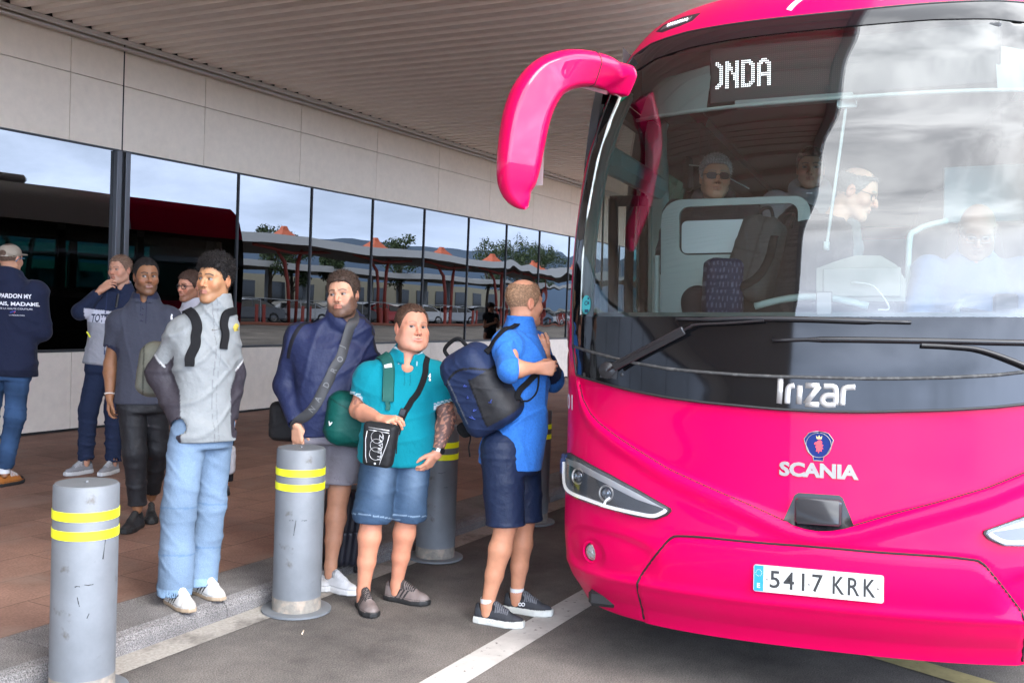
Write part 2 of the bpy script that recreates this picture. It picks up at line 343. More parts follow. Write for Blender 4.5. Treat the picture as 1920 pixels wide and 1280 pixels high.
# ------------------------------------------------------------------ terminal building
WY = 9.80
M_PANEL = mat('beige_panel', (0.76, 0.65, 0.52), 0.7, spec=0.25, var=(9, 0.05), bump=(170, 0.35, 0.003), two=((0.71, 0.60, 0.475), 1.4, 0.5, 0.8))
M_PANLO = mat('pale_panel', (0.72, 0.645, 0.56), 0.7, spec=0.25, var=(7, 0.07), bump=(170, 0.35, 0.003))
M_JOINT = mat('dark_joint', (0.02, 0.02, 0.02), 0.9)
M_FRAME = mat('dark_window_frame', (0.028, 0.03, 0.034), 0.45, spec=0.5)
M_FRAME2 = mat('grey_mullion', (0.10, 0.10, 0.105), 0.4, metal=0.6)
bld = empty('terminal_building', 'long low terminal building with beige panels above and below a mirrored ribbon window', 'building', (12, WY, PZ))
ZW0, ZW1, ZS, ZC = 1.045, 3.39, 4.17, 4.66
mb = MB(); mb.box(np.array([-52, WY + 0.035, 0]), np.array([44, WY + 6, ZW0 - 0.02])); mb.box(np.array([-52, WY + 0.035, ZW1 + 0.02]), np.array([44, WY + 6, 5.2]))
mb.box(np.array([-52, WY + 5, ZW0 - 0.02]), np.array([44, WY + 6, ZW1 + 0.02]))
mb.out('wall', M_JOINT, bld)
def panels(name, xs, z0, z1, m, g=0.006):
    mb = MB()
    for a, b in zip(xs[:-1], xs[1:]): mb.box(np.array([a + g / 2, WY, z0 + g / 2]), np.array([b - g / 2, WY + 0.033, z1 - g / 2]), bev=0.003)
    return mb.out(name, m, bld)
xs_up = [8.33 - 0.73 * 1 - 1.93 * k for k in range(30, -1, -1)] + [8.33] + [9.64 + 1.905 * k for k in range(19)]
panels('cladding', xs_up, ZW1, ZS, M_PANEL); panels('cladding', xs_up, ZS, ZC + 0.3, M_PANEL)
panels('cladding', [7.70 - 1.9 * k for k in range(30, 0, -1)] + [7.70 + 1.9 * k for k in range(19)], PZ + 0.03, ZW0 - 0.03, M_PANLO)
M_PANE = glassmat('mirror_pane', (0.05, 0.065, 0.08), 2.3, 0.0, (0.7, 0.0016))
M_PANEW = glassmat('wavy_pane', (0.05, 0.065, 0.08), 2.3, 0.0, (1.3, 0.0045))
edges = [-52, -40, -28, -16, -10, -5.15, -3.25, -1.35, 0.55, 2.45, 4.35, 6.25, 8.33, 10.30, 11.85, 13.40, 14.95, 16.50, 18.03, 19.55, 21.1, 22.65, 24.2, 25.75, 27.3]
for i, (a, b) in enumerate(zip(edges[:-1], edges[1:])):
    wn = MB(); f = 0.018
    wn.box(np.array([a, WY - 0.012, ZW0 - 0.028]), np.array([b, WY + 0.05, ZW0]), bev=0.002); wn.box(np.array([a, WY - 0.012, ZW1]), np.array([b, WY + 0.05, ZW1 + 0.02]), bev=0.002)
    wn.box(np.array([a, WY - 0.01, ZW0]), np.array([a + f / 2, WY + 0.05, ZW1])); wn.box(np.array([b - f / 2, WY - 0.01, ZW0]), np.array([b, WY + 0.05, ZW1]))
    wo = wn.out('window', M_FRAME, bld)
    mk('pane', [(a + f / 2, WY + 0.012, ZW0), (b - f / 2, WY + 0.012, ZW0), (b - f / 2, WY + 0.012, ZW1), (a + f / 2, WY + 0.012, ZW1)], [(0, 1, 2, 3)], M_PANEW if b > 19 else M_PANE, wo, False)
mb = MB()
mb.box(np.array([8.23, WY - 0.05, ZW0]), np.array([8.30, WY + 0.02, ZW1]), bev=0.004); mb.box(np.array([8.355, WY - 0.05, ZW0]), np.array([8.425, WY + 0.02, ZW1]), bev=0.004)
mb.box(np.array([8.30, WY - 0.02, ZW0]), np.array([8.355, WY + 0.02, ZW1 + 0.0]), 1)
mb.box(np.array([8.322, WY - 0.004, ZW1 + 0.02]), np.array([8.338, WY + 0.02, ZC]), 1)
mb.out('mullion', [M_FRAME2, M_JOINT], bld)
# canopy of corrugated sheet
M_CAN = mat('taupe_corrugated_sheet', (0.88, 0.80, 0.715), 0.6, spec=0.3, var=(1.2, 0.03))
M_TRIM = mat('canopy_trim', (0.55, 0.51, 0.47), 0.5, spec=0.4)
can = empty('canopy', 'wide canopy of taupe corrugated sheet reaching from the building over the bus bay', 'canopy', (12, 6, ZC))
mb = MB(); p = 0.252; prof = []; x = -52.0
while x < 46: prof += [(x, 0), (x + 0.138, 0), (x + 0.152, 0.06), (x + 0.238, 0.06)]; x += p
CY = [(9.62, 0), (4.6, 0), (3.8, .02), (3.0, .08), (2.2, .17), (1.4, .27), (1.05, .31)]; n = len(prof)
V = [(a, y_, ZC + h + dz) for y_, dz in CY for a, h in prof]
mb.add(V, [(i + k * n, i + 1 + k * n, i + 1 + (k + 1) * n, i + (k + 1) * n) for k in range(len(CY) - 1) for i in range(n - 1)]); mb.out('soffit', M_CAN, can)
mb = MB(); mb.box(np.array([-52, 1.06, ZC + 0.40]), np.array([46, 9.9, ZC + 0.6])); mb.out('roof', mat('roof_metal', (0.3, 0.3, 0.3), 0.5), can)
mb = MB(); mb.box(np.array([-52, 0.95, ZC + 0.27]), np.array([46, 1.05, ZC + 0.75]), bev=0.02); mb.out('fascia', mat('fascia_metal', (0.45, 0.44, 0.43), 0.4, spec=0.5), can)
mb = MB(); mb.box(np.array([-52, 9.60, ZC - 0.045]), np.array([46, 9.645, ZC + 0.0]), bev=0.008); mb.tube([(-52, 9.60, ZC - 0.05), (46, 9.60, ZC - 0.05)], 0.018, 8)
mb.box(np.array([-52, 9.66, ZC - 0.10]), np.array([46, 9.75, ZC - 0.07]), bev=0.004); mb.out('edge_trim', M_TRIM, can)
mb = MB(); mb.box(np.array([-52, 9.645, ZC + 0.0]), np.array([46, 9.795, ZC + 0.09])); mb.out('gap', M_JOINT, can)

# ------------------------------------------------------------------ bollards
M_BOL = mat('bollard_grey', (0.158, 0.17, 0.182), 0.5, spec=0.4, metal=0.1, var=(5, 0.13), two=((0.105, 0.10, 0.095), 11, 0.625, 0.72), bump=(30, 0.2, 0.003))
M_BOLD = mat('bollard_dirt', (0.22, 0.20, 0.17), 0.8, two=((0.30, 0.25, 0.20), 16, 0.5, 0.62), var=(20, 0.25))
M_BAND = mat('glowing_yellow', (0.80, 0.80, 0.02), 0.35, spec=0.6, var=(60, 0.06), emit=((0.8, 0.85, 0.0), 0.06))  # yellow given a faint glow of its own, beyond what it reflects
M_SCR = mat('black_scuff', (0.03, 0.03, 0.03), 0.7)
def bollard():
    rt = empty('bollard', 'x', 'bollard'); r = 0.134; H = 0.915
    b = MB(); b.lathe([(0, H - 0.004), (0.05, H - 0.003), (r - 0.035, H - 0.002), (r - 0.008, H - 0.004), (r, H - 0.014), (r, 0.085)], n=64); b.out('post', M_BOL, rt, ang=40)
    b = MB(); b.lathe([(r, 0.085), (r + 0.0006, 0.07), (r + 0.001, 0.012)], n=64); b.out('post_foot', M_BOLD, rt, True)
    for z in (0.765, 0.685):
        b = MB(); b.lathe([(r, z + 0.0005), (r + 0.0025, z + 0.001), (r + 0.0025, z + 0.039), (r, z + 0.0395)], n=64); b.out('reflective_band', M_BAND, rt, ang=40)
    b = MB(); b.lathe([(r - 0.01, 0.014), (r + 0.052, 0.014), (r + 0.058, 0.011), (r + 0.058, 0.0)], n=64); b.out('base_plate', M_BOL, rt, ang=40)
    b = MB(); b.lathe([(0.008, H - 0.0025), (0.006, H + 0.004), (0, H + 0.004)], (0.0, 0, 0), 12)
    b.out('cap_bolt', M_BOL, rt, True)
    return rt
bol = bollard()
def scuffs(rt, specs, seed):
    rnd = random.Random(seed); b = MB(); loc = np.array(rt.location)
    base = math.atan2(-loc[1], -loc[0])
    for (da, z, l, s) in specs:
        a0 = base + da; q = []
        for k in range(7):
            t = k / 6; a = a0 + l * t / 0.134; zz = z + s * l * t + rnd.uniform(-0.0025, 0.0025); q.append(loc + np.array([math.cos(a) * 0.1345, math.sin(a) * 0.1345, zz]))
        b.tube(q, [0.0005 + 0.0022 * rnd.random() for _ in q], 5)
    b.out('scuff_mark', M_SCR, rt)
BX = [(2.92, 3.60, 'dull grey steel bollard with two yellow bands, cut off by the lower frame edge', [(0.0, 0.50, .035, 0), (-.28, 0.495, .02, 0), (-.2, 0.45, .01, -4), (0.55, 0.60, .012, 9), (0.1, .36, .008, 2)]),
      (4.33, 3.60, 'grey steel bollard in front of the bearded man in navy', [(0.1, 0.53, .03, 0), (-.28, 0.53, .008, 0), (-.4, .53, .006, 0), (-.2, .45, .01, 8)]),
      (5.77, 3.60, 'grey steel bollard behind the tattooed arm of the man in turquoise', [(0, 0.60, .05, .1), (.3, .5, .03, .2)]),
      (7.19, 3.58, 'grey steel bollard half hidden behind the man in navy shorts', [(0, .6, .03, 0)])]
for x_, l_ in ((8.55, 'seventh'), (14.9, 'reflected'), (19.0, 'reflected'), (21.9, 'reflected'), (23.9, 'reflected'), (0.05, ''), (-1.4, '')):
    BX.append((x_, 3.55, None, []))
for i, (x_, y_, lab, sc) in enumerate(BX):
    o = bol if i == 0 else copy_tree(bol)
    o.location = (x_, y_, 0.004 if i < 4 else 0); o.rotation_euler.z = 0
    o['label'] = lab or 'banded grey bollard of the kerb row, seen only mirrored in the terminal windows'; o['group'] = 'steel bollards along the kerb'
for i, o in enumerate([o for o in COL.objects if o.name.startswith('bollard') and o.type == 'EMPTY'][:4]):
    scuffs(o, BX[i][3], i)
    for c in o.children:
        if c.name.startswith('scuff'): pass
# ================================================================== THE COACH
BP = (4.290, 0.755, 0.1240, 0.040)     # front centre, heading, kneeling tilt
_ZC = [.30,.36,.46,.64,.78,.88,1.08,1.35,1.55,1.8,2.2,2.6,3.0,3.2,3.35,3.45,3.55,3.65,3.7]
_CC = [.14,.10,.03,0,.015,.03,.065,.10,.115,.14,.21,.35,.57,.72,.88,1.03,1.25,1.6,2.0]
_ZW = [.30,.36,.46,.7,1.0,1.5,2.0,2.5,2.8,3.0,3.15,3.3,3.4,3.5,3.6,3.7]
_WW = [1.20,1.235,1.265,1.28,1.285,1.295,1.298,1.282,1.247,1.207,1.163,1.11,1.07,1.02,.92,.75]
# smooth the profile tables
def _smooth(Z, C):
    z = np.linspace(0.25, 3.7, 700); c = np.interp(z, Z, C); k = np.exp(-0.5 * (np.arange(-24, 25) / 9.0) ** 2); k /= k.sum()
    cp = np.concatenate([np.full(24, 2 * c[0]) - c[24:0:-1], c, 2 * c[-1] - c[-2:-26:-1]]); return z, np.convolve(cp, k, 'valid')
ZCs, CCs = _smooth(_ZC, _CC); ZWs, WWs = _smooth(_ZW, _WW)
BD = np.array([math.cos(BP[2]), math.sin(BP[2]), 0]); BS0 = np.array([math.sin(BP[2]), -math.cos(BP[2]), 0]); _U = np.array([0, 0, 1.])
BS = BS0 * math.cos(BP[3]) + _U * math.sin(BP[3]); BU = _U * math.cos(BP[3]) - BS0 * math.sin(BP[3]); BO = np.array([BP[0], BP[1], 0])
LLB = 0.55
def bw(z): return np.interp(z, ZWs, WWs)
def bc(z): return np.interp(z, ZCs, CCs)
def Ff(s, z):
    r = np.clip(np.abs(s) / bw(z), 0, 1); return bc(z) + LLB * (1 - np.sqrt(np.maximum(1 - r ** 2.6, 0)))
def bl(s, d, z):
    s, d, z = np.broadcast_arrays(np.asarray(s, float), np.asarray(d, float), np.asarray(z, float))
    return BO + s[..., None] * BS + d[..., None] * BD + z[..., None] * BU
def Vz(s):     # the V crease of the front panel
    return np.interp(np.abs(s), [0, .055, .15, .30, .47, .66, .857, .94, 1.036, 1.093, 1.148, 1.181, 1.28], [.852, .857, .880, .936, .992, 1.058, 1.149, 1.188, 1.239, 1.28, 1.348, 1.444, 1.75])
def flapz(s):
    return np.interp(np.abs(s), [0, .37, .605, .65, .709, .778, .80, .805], [.783, .781, .772, .745, .670, .571, .507, .30])
def bbz(s):    # lower edge of the black band
    return np.interp(np.abs(s), [0, .2, .31, .5, .676, .867, 1.022, 1.19], [1.350, 1.354, 1.361, 1.371, 1.386, 1.410, 1.437, 1.466])
def lip(x, w_): return 1 / (1 + np.exp(-x / w_))
def relief(s, z):
    """local relief of the moulded front, + = inwards"""
    a = np.abs(s)
    up = z - Vz(s)
    o = 0.020 * lip(up, 0.004) - 0.012 * np.exp(-((up + 0.035) / 0.03) ** 2) - 0.006 * np.exp(-((up + 0.012) / 0.012) ** 2)
    fade = np.clip((1.26 - a) / 0.06, 0, 1); o = o * fade * np.clip((1.45 - z) / 0.03, 0, 1)
    ff = flapz(s) - z; inside = lip(ff, 0.004) * lip(0.803 - a, 0.003)
    dist = np.minimum(np.abs(ff) / np.sqrt(1 + 1.0), np.abs(0.803 - a) + np.where(z > 0.5, 9, 0))
    o = o + 0.009 * np.exp(-(dist / 0.006) ** 2) - 0.004 * inside
    # lamp hollow
    r = np.hypot((a - 1.045) / 1.0, (z - 0.622)); o = o + 0.012 * np.exp(-(np.maximum(r - 0.052, 0) / 0.012) ** 2) * (r > 0.0)
    g = np.hypot(np.maximum(a - 1.05, 0) / 0.16, np.maximum(1.05 - a, 0) / 0.34); hh = (z - 0.635) / 0.105
    q = (g ** 2.5 + np.abs(hh) ** 2.5) ** (1 / 2.5); o = o + 0.018 * lip(1 - q, 0.05)
    # lower chamfer edge and crease under the headlamp
    o = o + 0.045 * np.clip((0.515 + 0.012 * a - z) / 0.14, 0, 1)
    o = o - 0.010 * np.exp(-((z - 0.53) / 0.022) ** 2)
    return o
def fsurf(s, z, off=0.0, rel=True):
    s = np.asarray(s, float); z = np.asarray(z, float)
    d = Ff(s, z) + (relief(s, z) if rel else 0); e = 0.004
    # push along the surface normal so offsets stay even round the corners
    gs = (Ff(s + e, z) - Ff(s - e, z)) / (2 * e); gz = (Ff(s, z + e) - Ff(s, z - e)) / (2 * e); gs = np.clip(gs, -6, 6)
    n = np.sqrt(1 + gs * gs + gz * gz)
    return bl(s - gs / n * off, d + off / n, z - gz / n * off)   # off<0 is outwards
def inpoly(P, loop):
    x, y = P[:, 0], P[:, 1]; c = np.zeros(len(P), bool); L_ = np.asarray(loop); j = len(L_) - 1
    for i in range(len(L_)):
        xi, yi = L_[i]; xj, yj = L_[j]
        m = ((yi > y) != (yj > y)) & (x < (xj - xi) * (y - yi) / (yj - yi + 1e-15) + xi); c ^= m; j = i
    return c
def densify(loop, st):
    o = []
    for i in range(len(loop)):
        a = np.array(loop[i], float); b = np.array(loop[(i + 1) % len(loop)], float); n = max(1, int(np.ceil(np.linalg.norm(b - a) / st)))
        for k in range(n): o.append(a + (b - a) * k / n)
    return np.array(o)
def cdt(loops, st):
    """triangulate the region inside loops (even-odd) with interior points every st"""
    loops = [densify(l, st) for l in loops]; V = np.concatenate(loops); E = []; n = 0
    for l in loops: E += [(n + i, n + (i + 1) % len(l)) for i in range(len(l))]; n += len(l)
    a, b = V.min(0), V.max(0); X, Y = np.meshgrid(np.arange(a[0] + st / 2, b[0], st), np.arange(a[1] + st / 2, b[1], st * 0.87)); X = X + (np.arange(len(X)) % 2)[:, None] * st / 2
    G = np.stack([X.ravel(), Y.ravel()], 1); ins = np.zeros(len(G), bool)
    for l in loops: ins ^= inpoly(G, l)
    G = G[ins]
    if len(G):
        B = np.concatenate(loops); keep = np.ones(len(G), bool)
        for i in range(0, len(G), 400):
            keep[i:i + 400] = (np.hypot(G[i:i + 400, None, 0] - B[None, :, 0], G[i:i + 400, None, 1] - B[None, :, 1]).min(1) > st * 0.4)
        G = G[keep]
    A = np.concatenate([V, G])
    r = delaunay_2d_cdt([Vector(p) for p in A.tolist()], E, [], 0, 1e-6)
    v = np.array([p[:] for p in r[0]]); F = np.array([list(f) for f in r[2]]); c = v[F].mean(1); ins = np.zeros(len(F), bool)
    for l in loops: ins ^= inpoly(c, l)
    return v, F[ins]
def patch(name, loops, m, off=-0.002, depth=0.01, parent=None, st=0.03, rel=True, smooth=True, mapper=None):
    v, F = cdt(loops, st); P, FF = extrude2d(v, [tuple(f) for f in F], 1.0); P = np.array(P)
    # make front faces look outwards
    mp_ = mapper or (lambda s, z, o: fsurf(s, z, o, rel))
    W = mp_(P[:, 0], P[:, 1], np.where(P[:, 2] > 0.5, off + depth, off))
    o = mk(name, W, FF, m, parent, smooth); sharp(o, 40); return o
def mirror_loop(l): return [(-a, b) for a, b in l][::-1]

PINK = (0.60, 0.0, 0.072)
M_PINK = mat('magenta_coach_paint', PINK, 0.36, spec=0.05, coat=0.16, var=(2.5, 0.03), two=((0.62, 0.10, 0.16), 260, 0.735, 0.76))
M_BLK = mat('black_gloss', (0.005, 0.005, 0.006), 0.05, spec=0.42)
M_BLKM = mat('black_rubber', (0.018, 0.018, 0.019), 0.55)
M_GREYSIL = mat('weathered_seal', (0.035, 0.035, 0.035), 0.6, two=((0.11, 0.11, 0.105), 40, 0.5, 0.7))
M_CHR = mat('chrome', (0.42, 0.41, 0.40), 0.3, metal=0.45)
M_CHRM = mat('satin_chrome', (0.28, 0.265, 0.25), 0.42, metal=0.7, bump=(200, 0.3, 0.001))
M_DKS = mat('shaded_livery', (0.012, 0.013, 0.018), 0.6, spec=.2)  # side paint darkened: shade and tinted reflection put into the colour
M_SILVER = mat('silver_coach_paint', (0.70, 0.72, 0.75), 0.3, coat=0.5)
M_WS = glassmat('windscreen_glass', (0.70, 0.76, 0.74), 1.95)
M_SG = glassmat('teal_side_glass', (0.10, 0.34, 0.33), 1.5)
M_DG = glassmat('door_glass', (0.72, 0.78, 0.78), 1.5)
M_LENS = glassmat('lamp_lens', (0.93, 0.94, 0.95), 1.5)
M_INT = mat('coach_dark_lining', (0.035, 0.033, 0.034), 0.8)
M_INTG = mat('coach_grey_trim', (0.30, 0.37, 0.36), 0.55, var=(8, 0.05))
M_INTL = mat('coach_pale_trim', (0.46, 0.56, 0.53), 0.5, var=(8, 0.05))
M_SEAT = mat('dark_seat_fabric', (0.03, 0.028, 0.034), 0.9, bump=(300, 0.4, 0.002))

coach = empty('coach', 'magenta pink touring coach with curved windscreen, kneeling towards the pavement', 'coach', (BO[0] + 5, BO[1] + 0.8, 0.0))
WL = [(-1.188, 1.464), (-1.222, 1.6), (-1.240, 1.8), (-1.240, 2.09), (-1.225, 2.38), (-1.205, 2.60), (-1.170, 2.85), (-1.125, 3.04), (-1.05, 3.175), (-.94, 3.222), (-.731, 3.238), (-.42, 3.236), (-.12, 3.232)]
WTOP = WL + mirror_loop(WL)
WBOT = [(s, float(bbz(s))) for s in np.linspace(1.022, -1.022, 25)]
LOOP_BLACK = [(a, b) for a, b in WTOP] + WBOT
def gbz(s): return float(np.interp(abs(s), [0, .185, .31, .5, .68, .87, 1.01, 1.225], [1.497, 1.497, 1.500, 1.508, 1.520, 1.545, 1.571, 1.61]))
# painted shell: front + sides as one skin, the windscreen opening left out
zs = np.concatenate([np.arange(0.30, 1.56, 0.011), np.arange(1.56, 3.14, 0.045), np.arange(3.14, 3.701, 0.02)]); ts = np.sin(np.linspace(-1, 1, 241) * math.pi / 2 * 0.9995)
ts = np.sign(ts) * (1 - (1 - np.abs(ts)) ** 1.0)
SS, ZZ = np.meshgrid(ts, zs); SSm = SS * bw(ZZ)
front = bl(SSm, Ff(SSm, ZZ) + relief(SSm, ZZ), ZZ)
nr, nc = SSm.shape; F = []; mi = []
cen = np.stack([(SSm[:-1, :-1] + SSm[1:, 1:]).ravel() / 2, (ZZ[:-1, :-1] + ZZ[1:, 1:]).ravel() / 2], 1)
shr = [(a * 0.965, 1.45 + (b - 1.45) * 0.985 if b > 1.6 else b + 0.03) for a, b in LOOP_BLACK]
hole = inpoly(cen, shr).reshape(nr - 1, nc - 1)
for i in range(nr - 1):
    for j in range(nc - 1):
        if not hole[i, j]: F.append((i * nc + j, i * nc + j + 1, (i + 1) * nc + j + 1, (i + 1) * nc + j))
mk('front_shell', front.reshape(-1, 3), F, M_PINK, coach, True)
# lower edge tuck, underside skirt
mb = MB(); e1 = fsurf(ts * 1.199, np.full(nc, 0.302), 0.0); e2 = e1 + BD * 0.10 - BU * 0.02; e3 = e2 + BD * 0.2 + BU * 0.12
mb.add(np.concatenate([e1, e2, e3]), [(j + k * nc, j + 1 + k * nc, j + 1 + (k + 1) * nc, j + (k + 1) * nc) for k in (0, 1) for j in range(nc - 1)]); mb.out('underside_lip', M_BLKM, coach, True)
# black glass border, windscreen, lower black panel
fl = [(-1.175, 1.757), (-1.185, 2.05), (-1.175, 2.30), (-1.15, 2.55), (-1.115, 2.78), (-1.065, 2.96), (-0.99, 3.055), (-.88, 3.10), (-.70, 3.125), (-.45, 3.135), (-.15, 3.135)]
LOOP_CLEAR = fl + mirror_loop(fl) + [(s, 1.755) for s in np.linspace(1.12, -1.12, 15)]
GL = WL[1:]; LOOP_GLASS = GL + mirror_loop(GL) + [(s, gbz(s)) for s in np.linspace(1.2, -1.2, 25)]
patch('windscreen_border', [LOOP_GLASS, LOOP_CLEAR], M_BLK, -0.003, 0.012, coach, 0.035, rel=False)
patch('windscreen', [LOOP_CLEAR], M_WS, -0.0031, 0.0, coach, 0.06, rel=False).data.polygons.foreach_set('use_smooth', [True] * 0) if False else None
v, F_ = cdt([[(a * 1.004, b + (0.004 if b > 2 else -0.003)) for a, b in LOOP_CLEAR]], 0.05)
mk('windscreen', fsurf(v[:, 0], v[:, 1], 0.0008, False), [tuple(f) for f in F_], M_WS, coach, True)
PB = [(-1.188, 1.464)] + [(s, gbz(s) - 0.006) for s in np.linspace(-1.205, 1.205, 31)] + [(1.188, 1.464)] + WBOT
patch('lower_black_panel', [PB], M_BLK, -0.001, 0.02, coach, 0.035, rel=False)
mb = MB(); mb.tube([fsurf(s, gbz(s) - 0.003, -0.004, False) for s in np.linspace(-1.222, 1.222, 60)], 0.0075, 8, flat=(1, 1)); mb.out('windscreen_seal', M_GREYSIL, coach, True)
mb = MB(); ll = densify(LOOP_BLACK, 0.03); mb.tube([fsurf(p[0], p[1], -0.002, False) for p in list(ll) + [ll[0]]], 0.006, 6); mb.out('panel_seal', M_BLKM, coach, True)
mb = MB()
fz = [(-0.806, 0.32), (-.803, .42), (-.80, .507), (-.778, .571), (-.709, .670), (-.65, .745), (-.628, .765), (-.605, .773)] + [(s, .781) for s in (-.5, -.37, -.2)]
fz = catmull(fz + [(0.0, .784)] + [(-a, b) for a, b in fz[::-1]], 6)
mb.tube([fsurf(p[0], p[1], -0.0025) for p in fz], 0.0052, 8); mb.out('flap_gap', mat('panel_gap', (0.012, 0.006, 0.008), 0.8), coach, True)
mb = MB(); vs = np.linspace(-1.17, 1.17, 90); mb.tube([fsurf(s, Vz(s) + 0.004, 0.0005) for s in vs], 0.0036, 8); mb.out('crease_gap', MATS['panel_gap'], coach, True)
# sides
def side(z, d, sg, off=0.0): return bl(sg * (bw(z) + off), d, z)
DEND = 12.9
def sidepanel(name, sg, z0, z1, d0, d1, m, off=0.0, nz=8, nd=2):
    zz = np.linspace(z0, z1, nz); dd = np.linspace(d0, d1, nd); Z, Dd = np.meshgrid(zz, dd); d_ = np.maximum(Dd, bc(Z) + LLB - 0.001) if d0 < 2 else Dd
    P = bl(sg * (bw(Z) + off), d_, Z).reshape(-1, 3); F = [(i * nz + j, i * nz + j + 1, (i + 1) * nz + j + 1, (i + 1) * nz + j) for i in range(nd - 1) for j in range(nz - 1)]
    return mk(name, P, F, m, coach, True)
for sg in (-1, 1):
    if sg < 0:
        sidepanel('side_panel', sg, 0.30, 3.7, 0.4, 0.80, M_PINK, nz=90)     # corner post before the door
        sidepanel('side_panel', sg, 3.02, 3.7, 0.80, 1.80, M_PINK, nz=30); sidepanel('side_panel', sg, 0.30, 1.62, 1.80, 3.6, M_PINK, nz=20); sidepanel('side_panel', sg, 3.02, 3.7, 1.8, 3.6, M_PINK, nz=30)
    else:
        sidepanel('side_panel', sg, 0.30, 3.7, 0.4, 0.80, M_PINK, nz=90); sidepanel('side_panel', sg, 0.30, 1.62, 0.80, 3.6, M_PINK, nz=20); sidepanel('side_panel', sg, 3.02, 3.7, 0.8, 3.6, M_PINK, nz=30)
    sidepanel('side_panel', sg, 0.30, 1.62, 3.6, 10.1, M_DKS, nz=20); sidepanel('side_panel', sg, 3.02, 3.7, 3.6, 10.1, M_SILVER, nz=30)
    sidepanel('side_panel', sg, 0.30, 1.62, 10.1, DEND, M_PINK, nz=20); sidepanel('side_panel', sg, 3.02, 3.7, 10.1, DEND, M_PINK, nz=30)
    d0 = 1.80 if sg < 0 else 0.80
    ds = [d0, 3.5, 5.2, 6.9, 8.6, 10.3, 12.4] if sg < 0 else [0.80, 1.8, 3.5, 5.2, 6.9, 8.6, 10.3, 12.4]
    for a, b in zip(ds[:-1], ds[1:]):
        wn = MB(); zz = np.linspace(1.62, 3.02, 8)
        loop = [(a, 1.62), (b, 1.62), (b, 3.02), (a, 3.02)]; inn = [(a + .07, 1.72), (b - .07, 1.72), (b - .07, 2.93), (a + .07, 2.93)]
        vv, ff = cdt([loop, inn], 0.25); fo = mk('side_window', bl(sg * (bw(vv[:, 1]) + 0.002), vv[:, 0], vv[:, 1]), [tuple(f) for f in ff], M_BLK, coach, True)
        vv, ff = cdt([inn], 0.3); mk('window_pane', bl(sg * (bw(vv[:, 1]) + 0.001), vv[:, 0], vv[:, 1]), [tuple(f) for f in ff], M_SG, fo, True)
    sidepanel('side_panel', sg, 1.62, 3.02, 12.4, DEND, M_BLK, nz=8)
# roof cap and rear
z_ = 3.699; a_ = float(bw(z_)); dd = np.array([2.0 + LLB, 3.6, 9.2, DEND])
fr_edge = front.reshape(nr, nc, 3)[-1]
mb = MB(); back = bl(ts * a_, np.full(nc, 2.6), z_); mb.add(np.concatenate([fr_edge, back]), [(j, j + 1, j + 1 + nc, j + nc) for j in range(nc - 1)], 0)
for k, (a, b, m_) in enumerate(((2.6, 3.6, 0), (3.6, 10.1, 1), (10.1, DEND, 0))): mb.add(bl(np.array([-a_, a_, a_, -a_]), np.array([a, a, b, b]), np.full(4, z_)), [(0, 1, 2, 3)], m_)
mb.box(np.array([-0.7, 5.0, 3.69]), np.array([0.7, 8.2, 3.86]), 1, 0.06, (BO, BS, BD, BU)); mb.out('roof', [M_PINK, M_SILVER], coach, ang=40)
mb = MB(); zz = np.linspace(0.3, 3.7, 30); mb.add(np.concatenate([bl(-bw(zz), np.full(30, DEND - 0.002), zz), bl(bw(zz), np.full(30, DEND - 0.002), zz)]), [(i, i + 1, i + 31, i + 30) for i in range(29)]); mb.out('rear_panel', M_PINK, coach)
# chassis underside and wheels
mb = MB(); mb.box(np.array([-1.15, 0.45, 0.36]), np.array([1.15, DEND - 0.1, 0.95]), 0, 0.05, (BO, BS, BD, BU)); mb.box(np.array([-1.10, 0.32, 0.335]), np.array([-0.72, 1.0, 0.42]), 0, 0.02, (BO, BS, BD, BU)); mb.out('chassis', M_BLKM, coach)
for d in (2.75, 9.6):
    for sg in (-1, 1):
        c = BO + BD * d + BS0 * sg * 1.12 + np.array([0, 0, 0.50]); ax = BS0 * sg
        wb = MB(); wb.lathe([(0.30, -0.14), (0.47, -0.14), (0.50, -0.10), (0.50, 0.10), (0.47, 0.15), (0.31, 0.155)], c, 40, ax); wh = wb.out('wheel', M_BLKM, coach, ang=40)
        wb = MB(); wb.lathe([(0.31, 0.15), (0.29, 0.16), (0.28, 0.08), (0.16, 0.06), (0.14, 0.14), (0.0, 0.15)], c, 32, ax); wb.out('rim', M_CHRM, wh, ang=40)
# door (kerb side): frame, glass, open to the pavement behind the front post
def bbox(mb_, a, b, m=0, bev=0.0): mb_.box(np.array(a, float), np.array(b, float), m, bev, (BO, BS, BD, BU)); return mb_
def sidepatch(name, loops, m, parent, off, th, st=.2):
    v, F = cdt(loops, st); P, FF = extrude2d(v, [tuple(f) for f in F], 1.0); P = np.array(P); return mk(name, bl(-(bw(P[:, 1]) + off - th * P[:, 2]), P[:, 0], P[:, 1]), FF, m, parent, False)
dr = sidepatch('door', [[(.80, .40), (1.80, .40), (1.80, 2.98), (.80, 2.98)], [(.86, 1.33), (1.74, 1.33), (1.74, 2.90), (.86, 2.90)], [(.86, .48), (1.74, .48), (1.74, 1.28), (.86, 1.28)]], M_BLKM, coach, -.004, .045, .15)
v, F_ = cdt([[(.86, .48), (1.74, .48), (1.74, 2.9), (.86, 2.9)]], .25); mk('door_glass', bl(-(bw(v[:, 1]) - .02), v[:, 0], v[:, 1]), [tuple(f) for f in F_], M_DG, dr, False)

